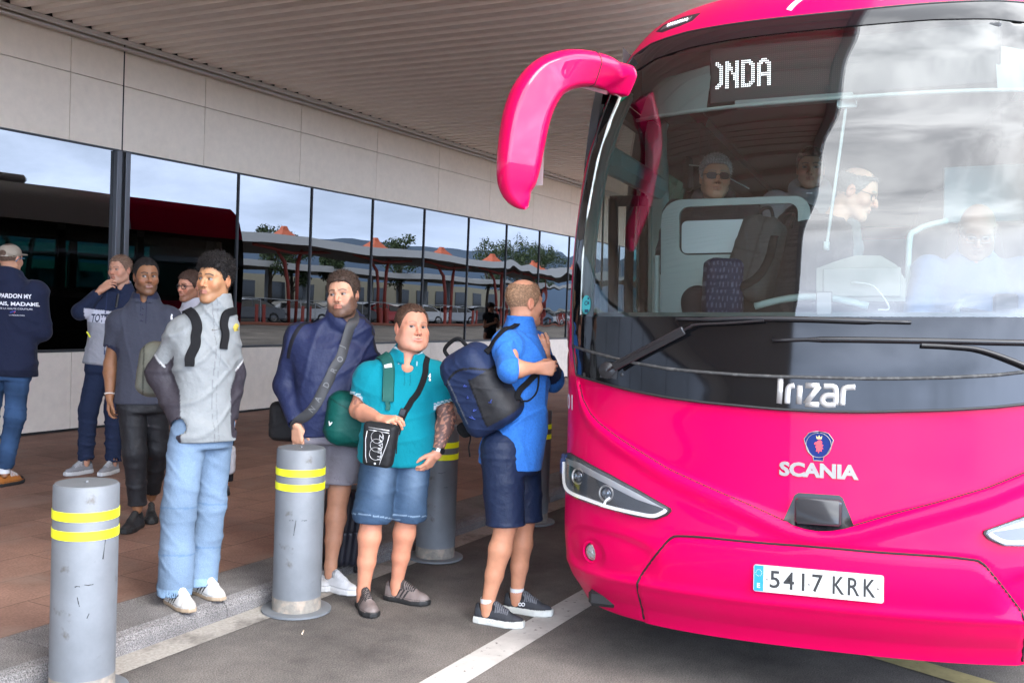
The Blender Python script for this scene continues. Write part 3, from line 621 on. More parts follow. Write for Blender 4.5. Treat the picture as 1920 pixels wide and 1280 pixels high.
mb = MB(); bbox(mb, (-1.20, 1.02, .55), (-1.15, 1.07, 2.42), 0, .01); bbox(mb, (-1.12, 1.40, .55), (-1.07, 1.45, 2.46), 0, .01); mb.bar(bl(-1.175, 1.05, 2.40), bl(-1.095, 1.42, 2.44), .05, .06); mb.bar(bl(-1.175, 1.05, 1.2), bl(-1.095, 1.42, 1.2), .05, .06); mb.out('door_leaf_frame', M_BLKM, coach)
# ---------------------------------------------------------------- lettering and emblem on the front
def strokes(name, lines, x0, z0, sc, wd, m, parent, off=-0.006, depth=0.012, slant=0.0):
    up_ = -BD
    """lines: polylines of one glyph run in unit coordinates; each stroke is a raised ribbon on the front"""
    b = MB()
    for ln in lines:
        p = catmull(ln, 6) if len(ln) > 2 else [np.array(q, float) for q in ln]
        q = [fsurf(x0 + (a[0] + slant * a[1]) * sc, z0 + a[1] * sc, off, False) for a in p]
        b.tube(q, wd, 12, flat=(1, .42), up=up_)
    return b.out(name, m, parent, True)
# chrome word on the black band: I r i z a r
LT = [[(0.00, 0), (0.06, 1.42)], [(0.42, 0), (0.44, 0.62), (0.52, 0.90), (0.78, 0.98)], [(1.02, 0), (1.06, 1.0)],
      [(1.34, 1.0), (2.06, 1.0)], [(2.06, 1.0), (1.34, 0.02)], [(1.34, 0.0), (2.06, 0.0)],
      [(2.26, 0.98), (2.72, 0.98), (2.88, 0.80), (2.88, 0.0)], [(2.88, 0.03), (2.44, 0.0), (2.24, 0.14), (2.24, 0.34), (2.44, 0.50), (2.86, 0.50)],
      [(3.22, 0), (3.24, 0.66), (3.36, 0.92), (3.86, 0.98)]]
strokes('maker_lettering', LT, -0.172, 1.378, 0.081, 0.0125, M_CHR, coach, -0.001)
V_, F_ = text_mesh('SCANIA', 0.083, 0.0036, 0, 0.98); V_[:, 0] -= V_[:, 0].min(); V_[:, 0] *= 0.325 / V_[:, 0].max(); V_[:, 1] *= 0.058 / V_[:, 1].max()
def fronttext(name, V2, F2, x0, z0, m, parent, off=-0.004, depth=0.006, rel=True):
    P, FF = extrude2d(V2, F2, 1.0); P = np.array(P); o = mk(name, fsurf(x0 + P[:, 0], z0 + P[:, 1], np.where(P[:, 2] > .5, off + depth, off), rel), FF, m, parent, False); return o
fronttext('chassis_lettering', V_, F_, -0.167, 1.071, M_CHRM, coach, -0.006, 0.008)
# round emblem: silver pedal shape, blue field, red crowned beast head
em = empty('emblem', loc=(0, 0, 0)); em.parent = coach
def ring(cx, cz, r, n=40, k=1.0): return [(cx + r * math.sin(a) * k, cz + r * math.cos(a)) for a in np.linspace(0, 2 * math.pi, n, endpoint=False)]
ex, ez = -0.006, 1.204
M_EB = mat('emblem_blue', (0.010, 0.022, 0.12), 0.6, spec=.1); M_ER = mat('emblem_red', (0.62, 0.04, 0.06), 0.4); M_EG = mat('emblem_gold', (0.55, 0.42, 0.16), 0.4)
wing = [(ex + x * 0.060, ez + y * 0.060) for x, y in [(0, 1.0), (.45, .93), (.68, .85), (1.0, .42), (.93, .12), (.62, -.55), (.36, -.80), (.33, -1.08), (-.33, -1.08), (-.36, -.80), (-.62, -.55), (-.93, .12), (-1.0, .42), (-.68, .85), (-.45, .93)]]
patch('emblem_field', [wing], M_EB, -0.003, 0.004, em, 0.02)
b = MB(); b.tube([fsurf(p[0], p[1], -0.004) for p in wing + [wing[0]]], 0.0018, 6); b.tube([fsurf(p[0], p[1], -0.004) for p in ring(ex, ez + 0.001, 0.052) + [ring(ex, ez + 0.001, 0.052)[0]]], 0.0015, 6)
b.out('emblem_rim', M_CHRM, em, True)
hd = [(-.36, .10), (-.30, .22), (-.12, .30), (-.02, .42), (.16, .44), (.30, .28), (.24, .12), (.40, .02), (.26, -.10), (.40, -.26), (.24, -.30), (.26, -.50), (.10, -.44), (.0, -.66), (-.06, -.44), (-.20, -.52), (-.14, -.28), (-.26, -.12), (-.14, .02), (-.28, .04)]
patch('emblem_head', [[(ex + x * 0.052, ez + y * 0.052) for x, y in hd]], M_ER, -0.0045, 0.002, em, 0.02)
cw = [(-.20, .52), (-.26, .78), (-.10, .64), (.0, .84), (.10, .64), (.26, .78), (.22, .52)]
patch('emblem_crown', [[(ex + 0.002 + x * 0.048, ez + y * 0.052) for x, y in cw]], M_EG, -0.0045, 0.002, em, 0.02)
# camera / radar cover
cv = [(-.143, .884), (-.10, .990), (-.086, 1.0), (.082, 1.0), (.096, .990), (.143, .880)] + [(s, float(Vz(s)) - 0.002) for s in (.10, .05, 0, -.05, -.10)]
cm = patch('sensor_cover', [cv], mat('sensor_black', (0.010, 0.010, 0.012), 0.25, spec=0.5), -0.002, 0.02, coach, 0.03)
mb = MB(); c0 = fsurf(0.0, 0.930, -0.010, False); dn = fsurf(0.0, 0.93, -1.0, False) - fsurf(0.0, 0.93, 0.0, False); dn /= np.linalg.norm(dn); uu = BU - dn * (BU @ dn); uu /= np.linalg.norm(uu)
mb.box(np.array([-.096, -.055, -.01]), np.array([.094, .055, .014]), 0, .012, (c0, BS, uu, dn)); mb.out('sensor_window', mat('sensor_face', (0.032, 0.033, 0.037), 0.16, spec=0.5), cm, ang=50)
# number plate
pc = fsurf(0.001, 0.637, -0.004); mp_ = lambda s, z, o: pc + np.asarray(s)[..., None] * BS + np.asarray(z)[..., None] * (BU * 0.995 + BD * 0.10) - np.asarray(o)[..., None] * (-BD)
def rrect(w_, h_, r, n=5):
    o = []
    for cx, cz, a0 in ((w_ - r, h_ - r, 0), (-w_ + r, h_ - r, 90), (-w_ + r, -h_ + r, 180), (w_ - r, -h_ + r, 270)):
        for k in range(n + 1): a = R(a0 + 90 * k / n); o.append((cx + r * math.cos(a), cz + r * math.sin(a)))
    return o
pl = patch('number_plate', [rrect(.262, .056, .010)], mat('plate_white', (0.48, 0.48, 0.455), 0.5, var=(25, 0.05)), -0.006, 0.006, coach, 0.06, mapper=mp_)
eu = [(-.2595, -.0535), (-.2205, -.0535), (-.2205, .0535), (-.2595, .0535)]
patch('euro_strip', [eu], mat('plate_blue', (0.01, 0.22, 0.62), 0.4), -0.0068, 0.0006, pl, 0.1, mapper=mp_)
M_PCH = mat('plate_black', (0.015, 0.015, 0.015), 0.5)
def flat_text(name, s, x0, z0, w_, h_, m, off, parent=None, mapper=mp_, offset=0.0, dep=0.0008, spacing=1.0):
    V2, F2 = text_mesh(s, 0.1, offset, 0, spacing); V2 = V2 - V2.min(0); V2[:, 0] *= w_ / V2[:, 0].max(); V2[:, 1] *= h_ / V2[:, 1].max()
    P, FF = extrude2d(V2, F2, 1.0); P = np.array(P); return mk(name, mapper(x0 + P[:, 0], z0 + P[:, 1], np.where(P[:, 2] > .5, off + dep, off)), FF, m, parent, False)
xx = [-.194, -.137, -.062, -.020]
for ch, x0, w_ in zip('5417', xx, (.042, .044, .011, .043)): flat_text('plate_digit', ch, x0, -.036, w_, .073, M_PCH, -0.0072, pl, offset=0.001)
for ch, x0, w_ in zip('KRK', (.062, .122, .184), (.046, .046, .046)): flat_text('plate_letter', ch, x0, -.036, w_, .073, M_PCH, -0.0072, pl, offset=0.001)
flat_text('country_letter', 'E', -.246, -.040, .012, .019, mat('plate_mark', (0.8, 0.8, 0.8), 0.5), -0.0074, pl, offset=0.001)
b = MB()
for k in range(12):
    a = 2 * math.pi * k / 12; p = np.array([-.240 + .0125 * math.sin(a), .023 + .0135 * math.cos(a)]); q = [mp_(np.array([p[0] + dx]), np.array([p[1] + dz]), np.array([-.0074]))[0] for dx, dz in ((-.0016, 0), (0, -.0016), (.0016, 0), (0, .0016))]; b.add(q, [(0, 1, 2, 3)])
b.out('star_ring', mat('star_yellow', (0.8, 0.6, 0.05), 0.5), pl)
b = MB()
for sx_, sz_ in ((-.204, -.002), (-.032, -.006), (.241, .002)): b.lathe([(.0045, 0), (.004, .0015), (0, .002)], mp_(np.array([sx_]), np.array([sz_]), np.array([-.0072]))[0], 12, -BD)
b.out('plate_screw', M_CHRM, pl, True)

# ---------------------------------------------------------------- head lamps and fog lamps
HL = [(-1.262, 1.030), (-1.245, 1.062), (-1.214, 1.074), (-1.125, 1.059), (-.95, 1.010), (-.796, .957), (-.638, .893), (-.634, .880), (-.652, .860), (-.706, .836), (-.79, .836), (-.94, .851), (-1.111, .866), (-1.208, .878), (-1.245, .895), (-1.268, .95)]
M_LED = mat('light_guide', (0.85, 0.87, 0.9), 0.3, emit=((0.95, 0.97, 1), 0.35)); M_LBK = mat('lamp_housing', (0.085, 0.088, 0.095), 0.25, spec=0.6)
def lamp(sg):
    hl = HL if sg < 0 else mirror_loop(HL); cx, cz = -.93 * (1 if sg < 0 else -1), .95
    sh = lambda k, l: [(cx + (x - cx) * k, cz + (z - cz) * k) for x, z in l]
    h = patch('headlight', [hl], M_BLKM, -0.016, 0.04, coach, 0.03, rel=False)
    def inner(x, z, o): return fsurf(x, z, np.asarray(o) , False)
    patch('lamp_bowl', [sh(0.965, hl)], M_LBK, -0.0175, 0.002, h, 0.03, rel=False)
    # light guide ribbon along the lower edge
    gd = [(-1.243, 1.02), (-1.238, .955), (-1.220, .908), (-1.175, .888), (-1.06, .877), (-.985, .868), (-.965, .864), (-.80, .853), (-.715, .851), (-.668, .872), (-.655, .884)]
    gd = gd if sg < 0 else [(-a, c) for a, c in gd]
    b = MB(); b.tube([fsurf(x, z, -0.021, False) for x, z in catmull(gd, 5)], 0.0085, 8); b.tube([fsurf(x * sg * -1, z, -0.021, False) for x, z in catmull([(-.965, .868), (-.955, .888), (-.935, .905)], 5)], 0.006, 8); b.out('light_guide', M_LED, h, True)
    up = [(-1.235, 1.045), (-1.125, 1.040), (-.95, .992), (-.796, .941), (-.66, .888), (-.80, .915), (-.95, .962), (-1.12, 1.008), (-1.215, 1.018)]
    up = up if sg < 0 else mirror_loop(up); patch('upper_reflector', [up], mat('lamp_silver', (0.55, 0.57, 0.58), 0.35, metal=0.3), -0.0195, 0.003, h, 0.03, rel=False)
    for (px, pz, r) in ((-1.125, .975, .036), (-.955, .922, .036)):
        px = px if sg < 0 else -px; c = fsurf(px, pz, -0.016, False); n = fsurf(px, pz, -1, False) - fsurf(px, pz, 0, False); n = n / np.linalg.norm(n) * 0.5 - BD * 0.5; n /= np.linalg.norm(n)
        b = MB(); b.lathe([(r, 0), (r + .004, .010), (r - .002, .012), (r - .006, .006)], c, 32, n); b.out('projector_ring', M_CHR, h, True)
        b = MB(); b.lathe([(r * .72, 0.002), (r * .66, .010), (r * .45, .016), (r * .2, .0185), (0, .019)], c, 28, n); b.out('projector_lens', mat('projector_glass', (0.20, 0.23, 0.27), 0.03, spec=1.0, metal=0.6), h, True)
    v, F_ = cdt([sh(0.985, hl)], 0.03); mk('lamp_glass', fsurf(v[:, 0], v[:, 1], -0.034, False), [tuple(f) for f in F_], M_LENS, h, True)
    fx = -1.055 if sg < 0 else 1.055; c = fsurf(fx, .622, 0.006); n = fsurf(fx, .622, -1, False) - fsurf(fx, .622, 0, False); n = n / np.linalg.norm(n) * .45 - BD * .55; n /= np.linalg.norm(n)
    b = MB(); b.lathe([(.062, -.012), (.058, .006), (.050, .010), (.046, .002), (.043, -.006)], c, 36, n); f = b.out('fog_lamp', M_PINK, coach, ang=50)
    b = MB(); b.lathe([(.046, -.004), (.043, .003), (.038, .003)], c, 32, n); b.out('lamp_gasket', M_BLKM, f, True)
    b = MB(); b.lathe([(.039, .002), (.036, .008), (.02, .013), (0, .014)], c, 28, n); b.out('lamp_lens', mat('fog_lens', (0.42, 0.43, 0.43), 0.2, metal=0.7, bump=(60, 0.9, 0.01)), f, True)
lamp(-1); lamp(1)
# roof marker lamps with their dark recess
for sg in (-1, 1):
    rc = [(-.955, 3.330), (-.925, 3.375), (-.80, 3.392), (-.690, 3.385), (-.725, 3.325), (-.79, 3.306), (-.90, 3.296)]
    mk_ = [(-.92, 3.318), (-.905, 3.350), (-.735, 3.366), (-.742, 3.336), (-.83, 3.322)]
    if sg > 0: rc, mk_ = mirror_loop(rc), mirror_loop(mk_)
    r_ = patch('marker_lamp', [rc], MATS['panel_gap'], -0.001, 0.01, coach, 0.02, rel=False); patch('marker_lens', [mk_], M_LBK, -0.004, 0.004, r_, 0.02, rel=False)
    b = MB()
    for k in range(9): 
        x = sg * (.875 - .0145 * k); b.tube([fsurf(x, 3.332, -.006, False), fsurf(x, 3.352, -.006, False)], .0045, 6)
    b.out('marker_bulb', M_LED, r_, True)
# white livery stroke on the roof brow, fleet number, round stickers
M_WM = mat('white_vinyl', (0.78, 0.76, 0.78), 0.4)
for ln, wd in (([(-.215, 3.285), (-.19, 3.330), (-.14, 3.39), (-.06, 3.47), (.05, 3.53)], .014), ([(.20, 3.302), (.235, 3.300), (.29, 3.33), (.40, 3.41)], .011)):
    p = catmull(ln, 8); q = [np.array(a) for a in p]; lp = []
    nn = [np.array([-(q[min(i + 1, len(q) - 1)] - q[max(i - 1, 0)])[1], (q[min(i + 1, len(q) - 1)] - q[max(i - 1, 0)])[0]]) for i in range(len(q))]
    lp = [tuple(a + n / np.linalg.norm(n) * wd) for a, n in zip(q, nn)] + [tuple(a - n / np.linalg.norm(n) * wd) for a, n in list(zip(q, nn))[::-1]]
    patch('livery_stroke', [lp], M_WM, -0.0015, 0.001, coach, 0.03, rel=False)
V_, F_ = text_mesh('201', 0.08, 0.0012); V_ -= V_.min(0); V_[:, 0] *= 0.165 / V_[:, 0].max(); V_[:, 1] *= 0.078 / V_[:, 1].max()
# drawn round the corner: arc length along the corner
def corner(u, z, off):
    sgrid = -bw(1.33) * np.sin(np.linspace(0.9, 1.5703, 400)); pts = np.stack([sgrid, Ff(sgrid, 1.33)], 1)
    pts = np.concatenate([pts, np.stack([np.full(20, -bw(1.33)), Ff(-bw(1.33), 1.33) + np.linspace(0.01, 0.6, 20)], 1)]); al = np.concatenate([[0], np.cumsum(np.hypot(*np.diff(pts, axis=0).T))])
    s = np.interp(u, al, pts[:, 0]); d = np.interp(u, al, pts[:, 1]); return bl(s * (1 + 0.002), d - 0.003, z)
_sg = -bw(1.33) * np.sin(np.linspace(0.9, 1.5703, 400)); _al = np.concatenate([[0], np.cumsum(np.hypot(np.diff(_sg), np.diff(Ff(_sg, 1.33))))]); U0_ = float(np.interp(1.212, -_sg, _al))
P, FF = extrude2d(V_, F_, 0.0); P = np.array(P); mk('fleet_number', corner(U0_ + 0.165 - P[:, 0], 1.285 + P[:, 1], 0), FF, M_WM, coach, False)
for zc in (1.66, 1.50):
    b = MB(); 
    for rr, m_, o_ in ((.075, 1, 0.001), (.068, 0, 0.002)):
        l = ring(0, 0, rr, 32); c_ = np.array(l); W = corner(U0_ + 0.20 + c_[:, 0], zc + c_[:, 1], 0) - BS * o_ - BD * 0.0; b.add(W, [tuple(range(32))], m_)
    b.out('round_sticker', [mat('sticker_blue', (0.02, 0.04, 0.35), 0.4), M_WM], coach)
# teal emission sticker low in the glass corner, green tag at the top
st = [fsurf(-1.135 + .030 * math.sin(a), 1.815 + .046 * math.cos(a), -0.001, False) for a in np.linspace(0, 2 * math.pi, 28, endpoint=False)]
sk = mk('round_permit', st, [tuple(range(28))], mat('permit_teal', (0.06, 0.42, 0.45), 0.5), coach, False)
V2, F2 = text_mesh('C', 0.03, 0.0008); V2 -= V2.mean(0); mk('permit_letter', fsurf(-1.135 + V2[:, 0], 1.822 + V2[:, 1], -0.002, False), F2, mat('permit_dark', (0.01, 0.05, 0.10), 0.6), sk, False)
b = MB()
for (x, z, w_, h_) in ((-1.120, 1.845, .012, .012), (-1.120, 1.822, .012, .014), (-1.13, 1.783, .026, .016)): b.add([fsurf(x + dx * w_ / 2, z + dz * h_ / 2, -0.002, False) for dx, dz in ((-1, -1), (1, -1), (1, 1), (-1, 1))], [(0, 1, 2, 3)])
b.out('permit_block', MATS['permit_dark'], sk)
mk('green_tag', [fsurf(x, z, -0.001, False) for x, z in ((-1.058, 2.875), (-1.01, 2.900), (-.995, 2.955), (-1.045, 2.945))], [(0, 1, 2, 3)], mat('tag_green', (0.0, 0.30, 0.16), 0.5), coach, False)

# ---------------------------------------------------------------- wipers
def wp(x, y, o): # photo point carried onto the windscreen surface, then lifted by o
    r_ = at(x, y, 1.0) - CAM; t = np.linspace(3.2, 6.5, 3000); P_ = CAM + t[:, None] * r_ - BO; s = P_ @ BS; d = P_ @ BD; z = P_ @ BU; g = d - Ff(s, z) + o; i = int(np.argmax(g > 0)); return CAM + t[i] * r_
for k, (blade, arm, piv) in enumerate((
    ([(1267, 598), (1330, 599), (1390, 597), (1500, 598), (1620, 602), (1709, 604)], [(1140, 694), (1180, 668), (1284, 618), (1303, 609), (1360, 606), (1432, 601)], (1139, 694)),
    ([(1447, 638), (1540, 636), (1700, 638), (1850, 641), (1935, 643), (2020, 650)], [(1728, 647), (1790, 650), (1845, 657), (1925, 686), (2030, 735)], None))):
    b = MB(); pts = [wp(x, y, 0.040) for x, y in arm]; b.tube(catmull(pts, 4), 0.011, 8, flat=(0.55, 1.0) if k == 0 else (0.8, 0.8), up=BD)
    if k == 0:
        q0, q1 = wp(1150, 688, .045), wp(1282, 619, .045); b.bar(q0, q1, 0.016, 0.040, up=np.cross(q1 - q0, -BD), bev=0.004)
    wa = b.out('wiper_arm', mat('wiper_black', (0.014, 0.014, 0.016), 0.35, spec=0.5), coach, ang=40)
    b = MB(); pts = [wp(x, y, 0.022) for x, y in blade]; b.tube(catmull(pts, 4), [0.007] * 4 + [0.012] * (len(catmull(pts, 4)) - 8) + [0.007] * 4, 8); b.out('wiper_blade', MATS['wiper_black'], wa, True)
    c = wp(*piv, 0.02) if piv else wp(2030, 735, 0.02)
    b = MB(); b.lathe([(.042, -.02), (.040, .012), (.022, .022), (0, .024)], c, 20, -BD); e0 = c + BS * .05 - BU * .01
    b.bar(c - BS * .035 - BU * .01, c + BS * .085 - BU * .018, .05, .012, up=-BD); b.lathe([(.010, 0), (.010, .03), (0, .032)], c, 12, -BD); b.lathe([(.009, 0), (.009, .02), (0, .022)], c + BS * .075 - BU * .018, 12, -BD)
    b.out('wiper_pivot', MATS['wiper_black'], wa, ang=40)

# ---------------------------------------------------------------- mirror arm, housing
M_MIRR = mat('mirror_housing_paint', (0.60, 0.0, 0.070), 0.34, spec=0.12, coat=0.55)
FA = (0.62, -0.785, 0.74)
def to_local(P_): q = np.asarray(P_) - BO; return np.array([q @ BS, q @ BD, q @ BU])
_rd = dep_of(bl(-1.13, .62, 2.96))
MST = [(1172, 152, _rd, .080, .075), (1150, 146, _rd - .08, .080, .08), (1130, 136, _rd - .16, .079, .085), (1098, 130, _rd - .25, .082, .09), (1062, 133, _rd - .33, .088, .10), (1028, 149, _rd - .38, .097, .11), (1003, 180, _rd - .42, .103, .12), (988, 218, _rd - .44, .104, .125),
       (979, 262, _rd - .45, .102, .125), (973, 305, _rd - .455, .0965, .12), (969, 340, _rd - .455, .086, .105), (971, 363, _rd - .455, .066, .08), (980, 381, _rd - .455, .038, .05), (987, 391, _rd - .455, .010, .015)]
def mirror_arm(sg):
    st_ = [tuple(to_local(at(x, y, d_))) + (a, b) for x, y, d_, a, b in MST]
    pts = catmull([np.array(a) for a in st_], 5); n = 40; P = []; F = []
    for i, q in enumerate(pts):
        a = pts[max(i - 1, 0)][:3]; c = pts[min(i + 1, len(pts) - 1)][:3]; t = c - a; t /= np.linalg.norm(t)
        e2 = np.array([0, 1., 0]) - t * t[1]; e2 /= np.linalg.norm(e2); e1 = np.cross(t, e2)
        for j in range(n):
            an = 2 * math.pi * j / n; ca, sa = math.cos(an), math.sin(an); r = (abs(ca) ** 2.5 + abs(sa) ** 2.5) ** (-1 / 2.5)
            x = ca * r; y = sa * r; pr = x * FA[0] + y * FA[1]          # flat facet along the inner front edge
            if pr > FA[2]: x -= FA[0] * (pr - FA[2]) * 0.9; y -= FA[1] * (pr - FA[2]) * 0.9
            p = q[:3] + e1 * x * q[3] + e2 * y * q[4]; P.append(bl(p[0] * (1 if sg < 0 else -1), p[1], p[2]))
    m_ = len(pts)
    for i in range(m_ - 1):
        for j in range(n): F.append((i * n + j, i * n + (j + 1) % n, (i + 1) * n + (j + 1) % n, (i + 1) * n + j))
    F += [tuple(range(n)), tuple((m_ - 1) * n + j for j in range(n))[::-1]]
    o = mk('mirror_arm', P, F, M_MIRR, coach, True)
    # black joint ring and the mirror face on the rear side
    b = MB(); k = 14; b.tube([P[k * n + j] + (np.array(P[k * n + j]) - np.mean(P[k * n:(k + 1) * n], axis=0)) * 0.006 for j in list(range(n)) + [0]], 0.003, 5); b.out('joint_seam', M_BLKM, o, True)
    q0_ = to_local(at(979, 262, _rd - .45)); q = [(q0_[0] + a, q0_[1] + .126, q0_[2] + c) for a, c in ((-.07, -.2), (.06, -.2), (.07, .15), (-.06, .15))]
    mk('mirror_glass', [bl((x if sg < 0 else -x), y, z) for x, y, z in q], [(0, 1, 2, 3)], M_CHR, o, False)
    # dark underside wedge near the root
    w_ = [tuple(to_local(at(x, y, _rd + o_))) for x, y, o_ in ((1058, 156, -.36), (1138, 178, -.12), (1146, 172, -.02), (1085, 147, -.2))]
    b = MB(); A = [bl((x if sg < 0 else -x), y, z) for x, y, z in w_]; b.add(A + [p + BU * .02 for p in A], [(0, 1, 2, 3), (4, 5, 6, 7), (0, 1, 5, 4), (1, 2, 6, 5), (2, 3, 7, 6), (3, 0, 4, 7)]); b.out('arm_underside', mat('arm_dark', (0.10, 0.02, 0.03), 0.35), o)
    return o
mirror_arm(-1); mirror_arm(1)

# ---------------------------------------------------------------- inside the coach
mb = MB()
for sg in (-1, 1):   # lining strips leave the windows open
    for z0, z1, d0 in ((.5, 1.68, 2.0 if sg < 0 else .9), (2.96, 3.22, .95)):
        mb.add(bl(np.full(4, sg * 1.10 if z0 > 2 else sg * 1.245), np.array([d0, DEND - .1, DEND - .1, d0]), np.array([z0, z0, z1, z1])), [(0, 1, 2, 3)])
    for d in (2.0, 3.5, 5.2, 6.9, 8.6, 10.3): bbox(mb, (sg * 1.20 - .03, d - .08, 1.6), (sg * 1.20 + .03, d + .08, 3.0))
    bbox(mb, (min(sg * 1.18, sg * .80), 1.9, 2.72), (max(sg * 1.18, sg * .80), 12, 2.98), 0, .05)   # luggage racks
bbox(mb, (-1.02, 1.15, 3.24), (1.02, DEND - .1, 3.28)); bbox(mb, (-1.2, 12.2, .9), (1.2, 12.3, 3.0))
mb.out('lining', M_INT, coach)
mb = MB(); bbox(mb, (-1.24, 1.95, 1.22), (1.24, 12.2, 1.28)); bbox(mb, (-.28, .55, .95), (1.24, 1.95, 1.0)); bbox(mb, (-1.24, .75, .50), (-.28, 1.95, .55)); bbox(mb, (-1.24, 1.93, .55), (-.28, 1.95, 1.25)); mb.out('cabin_floor', mat('cabin_floor', (0.05, 0.05, 0.055), 0.7), coach)
# dashboard: broad top following the windscreen
v, F_ = cdt([[(-1.15, 0), (-1.15, .75), (-.45, .80), (-.25, 1.0), (.2, 1.05), (.55, .72), (1.15, .75), (1.2, 0)]], 0.06)
def dashmap(x, t, lower=0.0):
    d = Ff(np.clip(x, -1.2, 1.2), 1.72) + 0.02 + np.asarray(t) * 0.55; z = 1.742 + 0.035 * np.clip(np.asarray(t) * 2, 0, 1) - lower; return bl(x, d, z)
Pd = np.concatenate([dashmap(v[:, 0], v[:, 1]), dashmap(v[:, 0], v[:, 1], .16)]); n_ = len(v)
_, FF = extrude2d(v, [tuple(f) for f in F_], 1); mk('dashboard', Pd, FF, M_INTG, coach, False)
mb = MB(); bbox(mb, (-1.22, .62, 1.15), (1.22, .66, 1.70)); mb.out('dashboard_front', M_INT, coach)
# pale corner post trim + door header seen through the glass
b = MB(); pz = [(1.76, -1.205), (2.05, -1.212), (2.3, -1.20), (2.55, -1.175), (2.75, -1.14), (2.92, -1.09)]
b.tube([bl(s + .05, Ff(s + .05, z) + 0.05, z) for z, s in pz], 0.040, 10, flat=(0.9, 1.0)); b.tube([bl(s + .09, Ff(s + .09, z) + 0.04, z) for z, s in pz], 0.007, 6); b.out('corner_post', mat('mint_trim', (.78, .90, .86), .5), coach, True)
mb = MB(); bbox(mb, (-1.16, .70, 2.50), (-1.05, 1.9, 2.65), 0, .04); mb.out('door_header', mat('mint_trim', (.78, .90, .86), .5), coach, ang=40)
mb = MB(); bbox(mb, (-1.20, 1.88, .6), (-1.06, 1.98, 3.0), 0, .02); mb.out('door_post', mat('mint_trim'), coach, ang=40)
b = MB(); b.tube([bl(-1.16, .80, 2.5), bl(-1.17, .79, 1.9)], .006, 6); b.tube([bl(-1.10, 1.30, 2.5), bl(-1.10, 1.30, 1.8)], .006, 6); b.tube([bl(-1.14, 1.80, 1.3), bl(-1.14, 1.80, 2.45)], .013, 8); b.out('grab_rail', M_INTL, coach, True)
# roller blind box across the top, LED destination board
for lp in ([(-1.0, 2.83), (-.98, 2.98), (-.88, 3.06), (-.60, 3.10), (-.60, 2.83)], [(.74, 2.83), (.74, 3.08), (.88, 3.05), (.96, 2.83)]):
    v, F_ = cdt([lp], .05); mk('roller_blind', fsurf(v[:, 0], v[:, 1], .10, False), [tuple(f) for f in F_], M_INTG, coach)
b = MB(); b.tube([fsurf(s, 2.825, .10, False) for s in np.linspace(-1.02, .98, 14)], .010, 8); b.out('blind_rail', M_INTL, coach, True)
b = MB(); bbox(b, (-1.0, .98, 2.96), (1.05, 1.02, 3.16)); b.out('brow_lining', MATS['coach_grey_trim'], coach)
# ---------------------------------------------------------------- destination board
def inner(s, z, d, o=0.0): return bl(s, d - o, z)
mb = MB(); bbox(mb, (-.588, .715, 2.825), (.735, .80, 3.105), 0, .008); bd = mb.out('destination_board', mat('board_case', (0.04, 0.043, 0.045), 0.6), coach)
pit = .00975; ZB = 2.848; NR = 25
M_DOT = mat('led_off', (0.13, 0.135, 0.09), 0.5); M_LIT = mat('led_on', (1, 1, 1), 0.4, emit=((0.92, 0.93, 1.0), 1.9))
G = {'H': ["..XX....", ".XXXX...", "XX.XXX..", "....XX..", "....XX..", "....XX..", "....XX..", "....XX..", "....XX..", "....XX..", "....XX..", "....XX..", "XXXXXX..", "XXXX...."]}
def glyph(rows): return [(c, r) for r, ln in enumerate(rows) for c, ch in enumerate(ln) if ch == 'X']
OH = ["XX..", "XXX.", ".XXX", "..XX", "..XX", "..XX", "..XX", "..XX", "..XX", "..XX", "..XX", ".XXX", "XXX.", "XX.."]
NN = ["XX...XX"] + ["XXX..XX"] * 2 + ["XXXX.XX"] * 2 + ["XX.X.XX", "XX.XXXX"] + ["XX..XXX"] * 2 + ["XX..XXX", "XX...XX"] + ["XX...XX"] * 3
DD = ["XXXXX..", "XXXXXX."] + ["XX..XXX"] + ["XX...XX"] * 8 + ["XX..XXX", "XXXXXX.", "XXXXX.."]
AA = ["..XXX..", ".XXXXX.", "XXX.XXX"] + ["XX...XX"] * 4 + ["XXXXXXX"] * 2 + ["XX...XX"] * 5
lit = set(); c0 = 1
for gl in (OH, NN, DD, AA):
    for c, r in glyph(gl): lit.add((c0 + c, r))
    c0 += len(gl[0]) + 1
bo, bi = MB(), MB()
for r in range(NR):
    for c in range(131):
        s_ = -.570 + pit * (c + .5); z__ = ZB + pit * (NR - r - .5); on = (c, r - 6) in lit; h_ = .0031 if on else .0017
        q = [bl(s_ + a * h_, .7135 if on else .7142, z__ + b_ * h_) for a, b_ in ((-1, -.5), (-.5, -1), (.5, -1), (1, -.5), (1, .5), (.5, 1), (-.5, 1), (-1, .5))]
        (bi if on else bo).add(q, [tuple(range(8))])
bo.out('led_matrix', M_DOT, bd); bi.out('led_writing', M_LIT, bd)
mb = MB(); bbox(mb, (-.45, .62, 2.785), (.1, .70, 2.815), 0, .004); mb.out('blind_clip', M_INTG, coach)
# white pull rod inside the glass
b = MB(); p0, p1 = bl(.07, .60, 2.74), bl(.0, .42, 2.08); b.tube([p0, p1], .0075, 8); b.lathe([(0, -.02), (.014, -.02), (.014, .02), (0, .02)], p1, 12); bbox(b, (.03, .57, 2.735), (.12, .61, 2.775), 0, .006); b.out('pull_rod', mat('rod_white', (0.75, 0.85, 0.82), 0.4), coach, True)
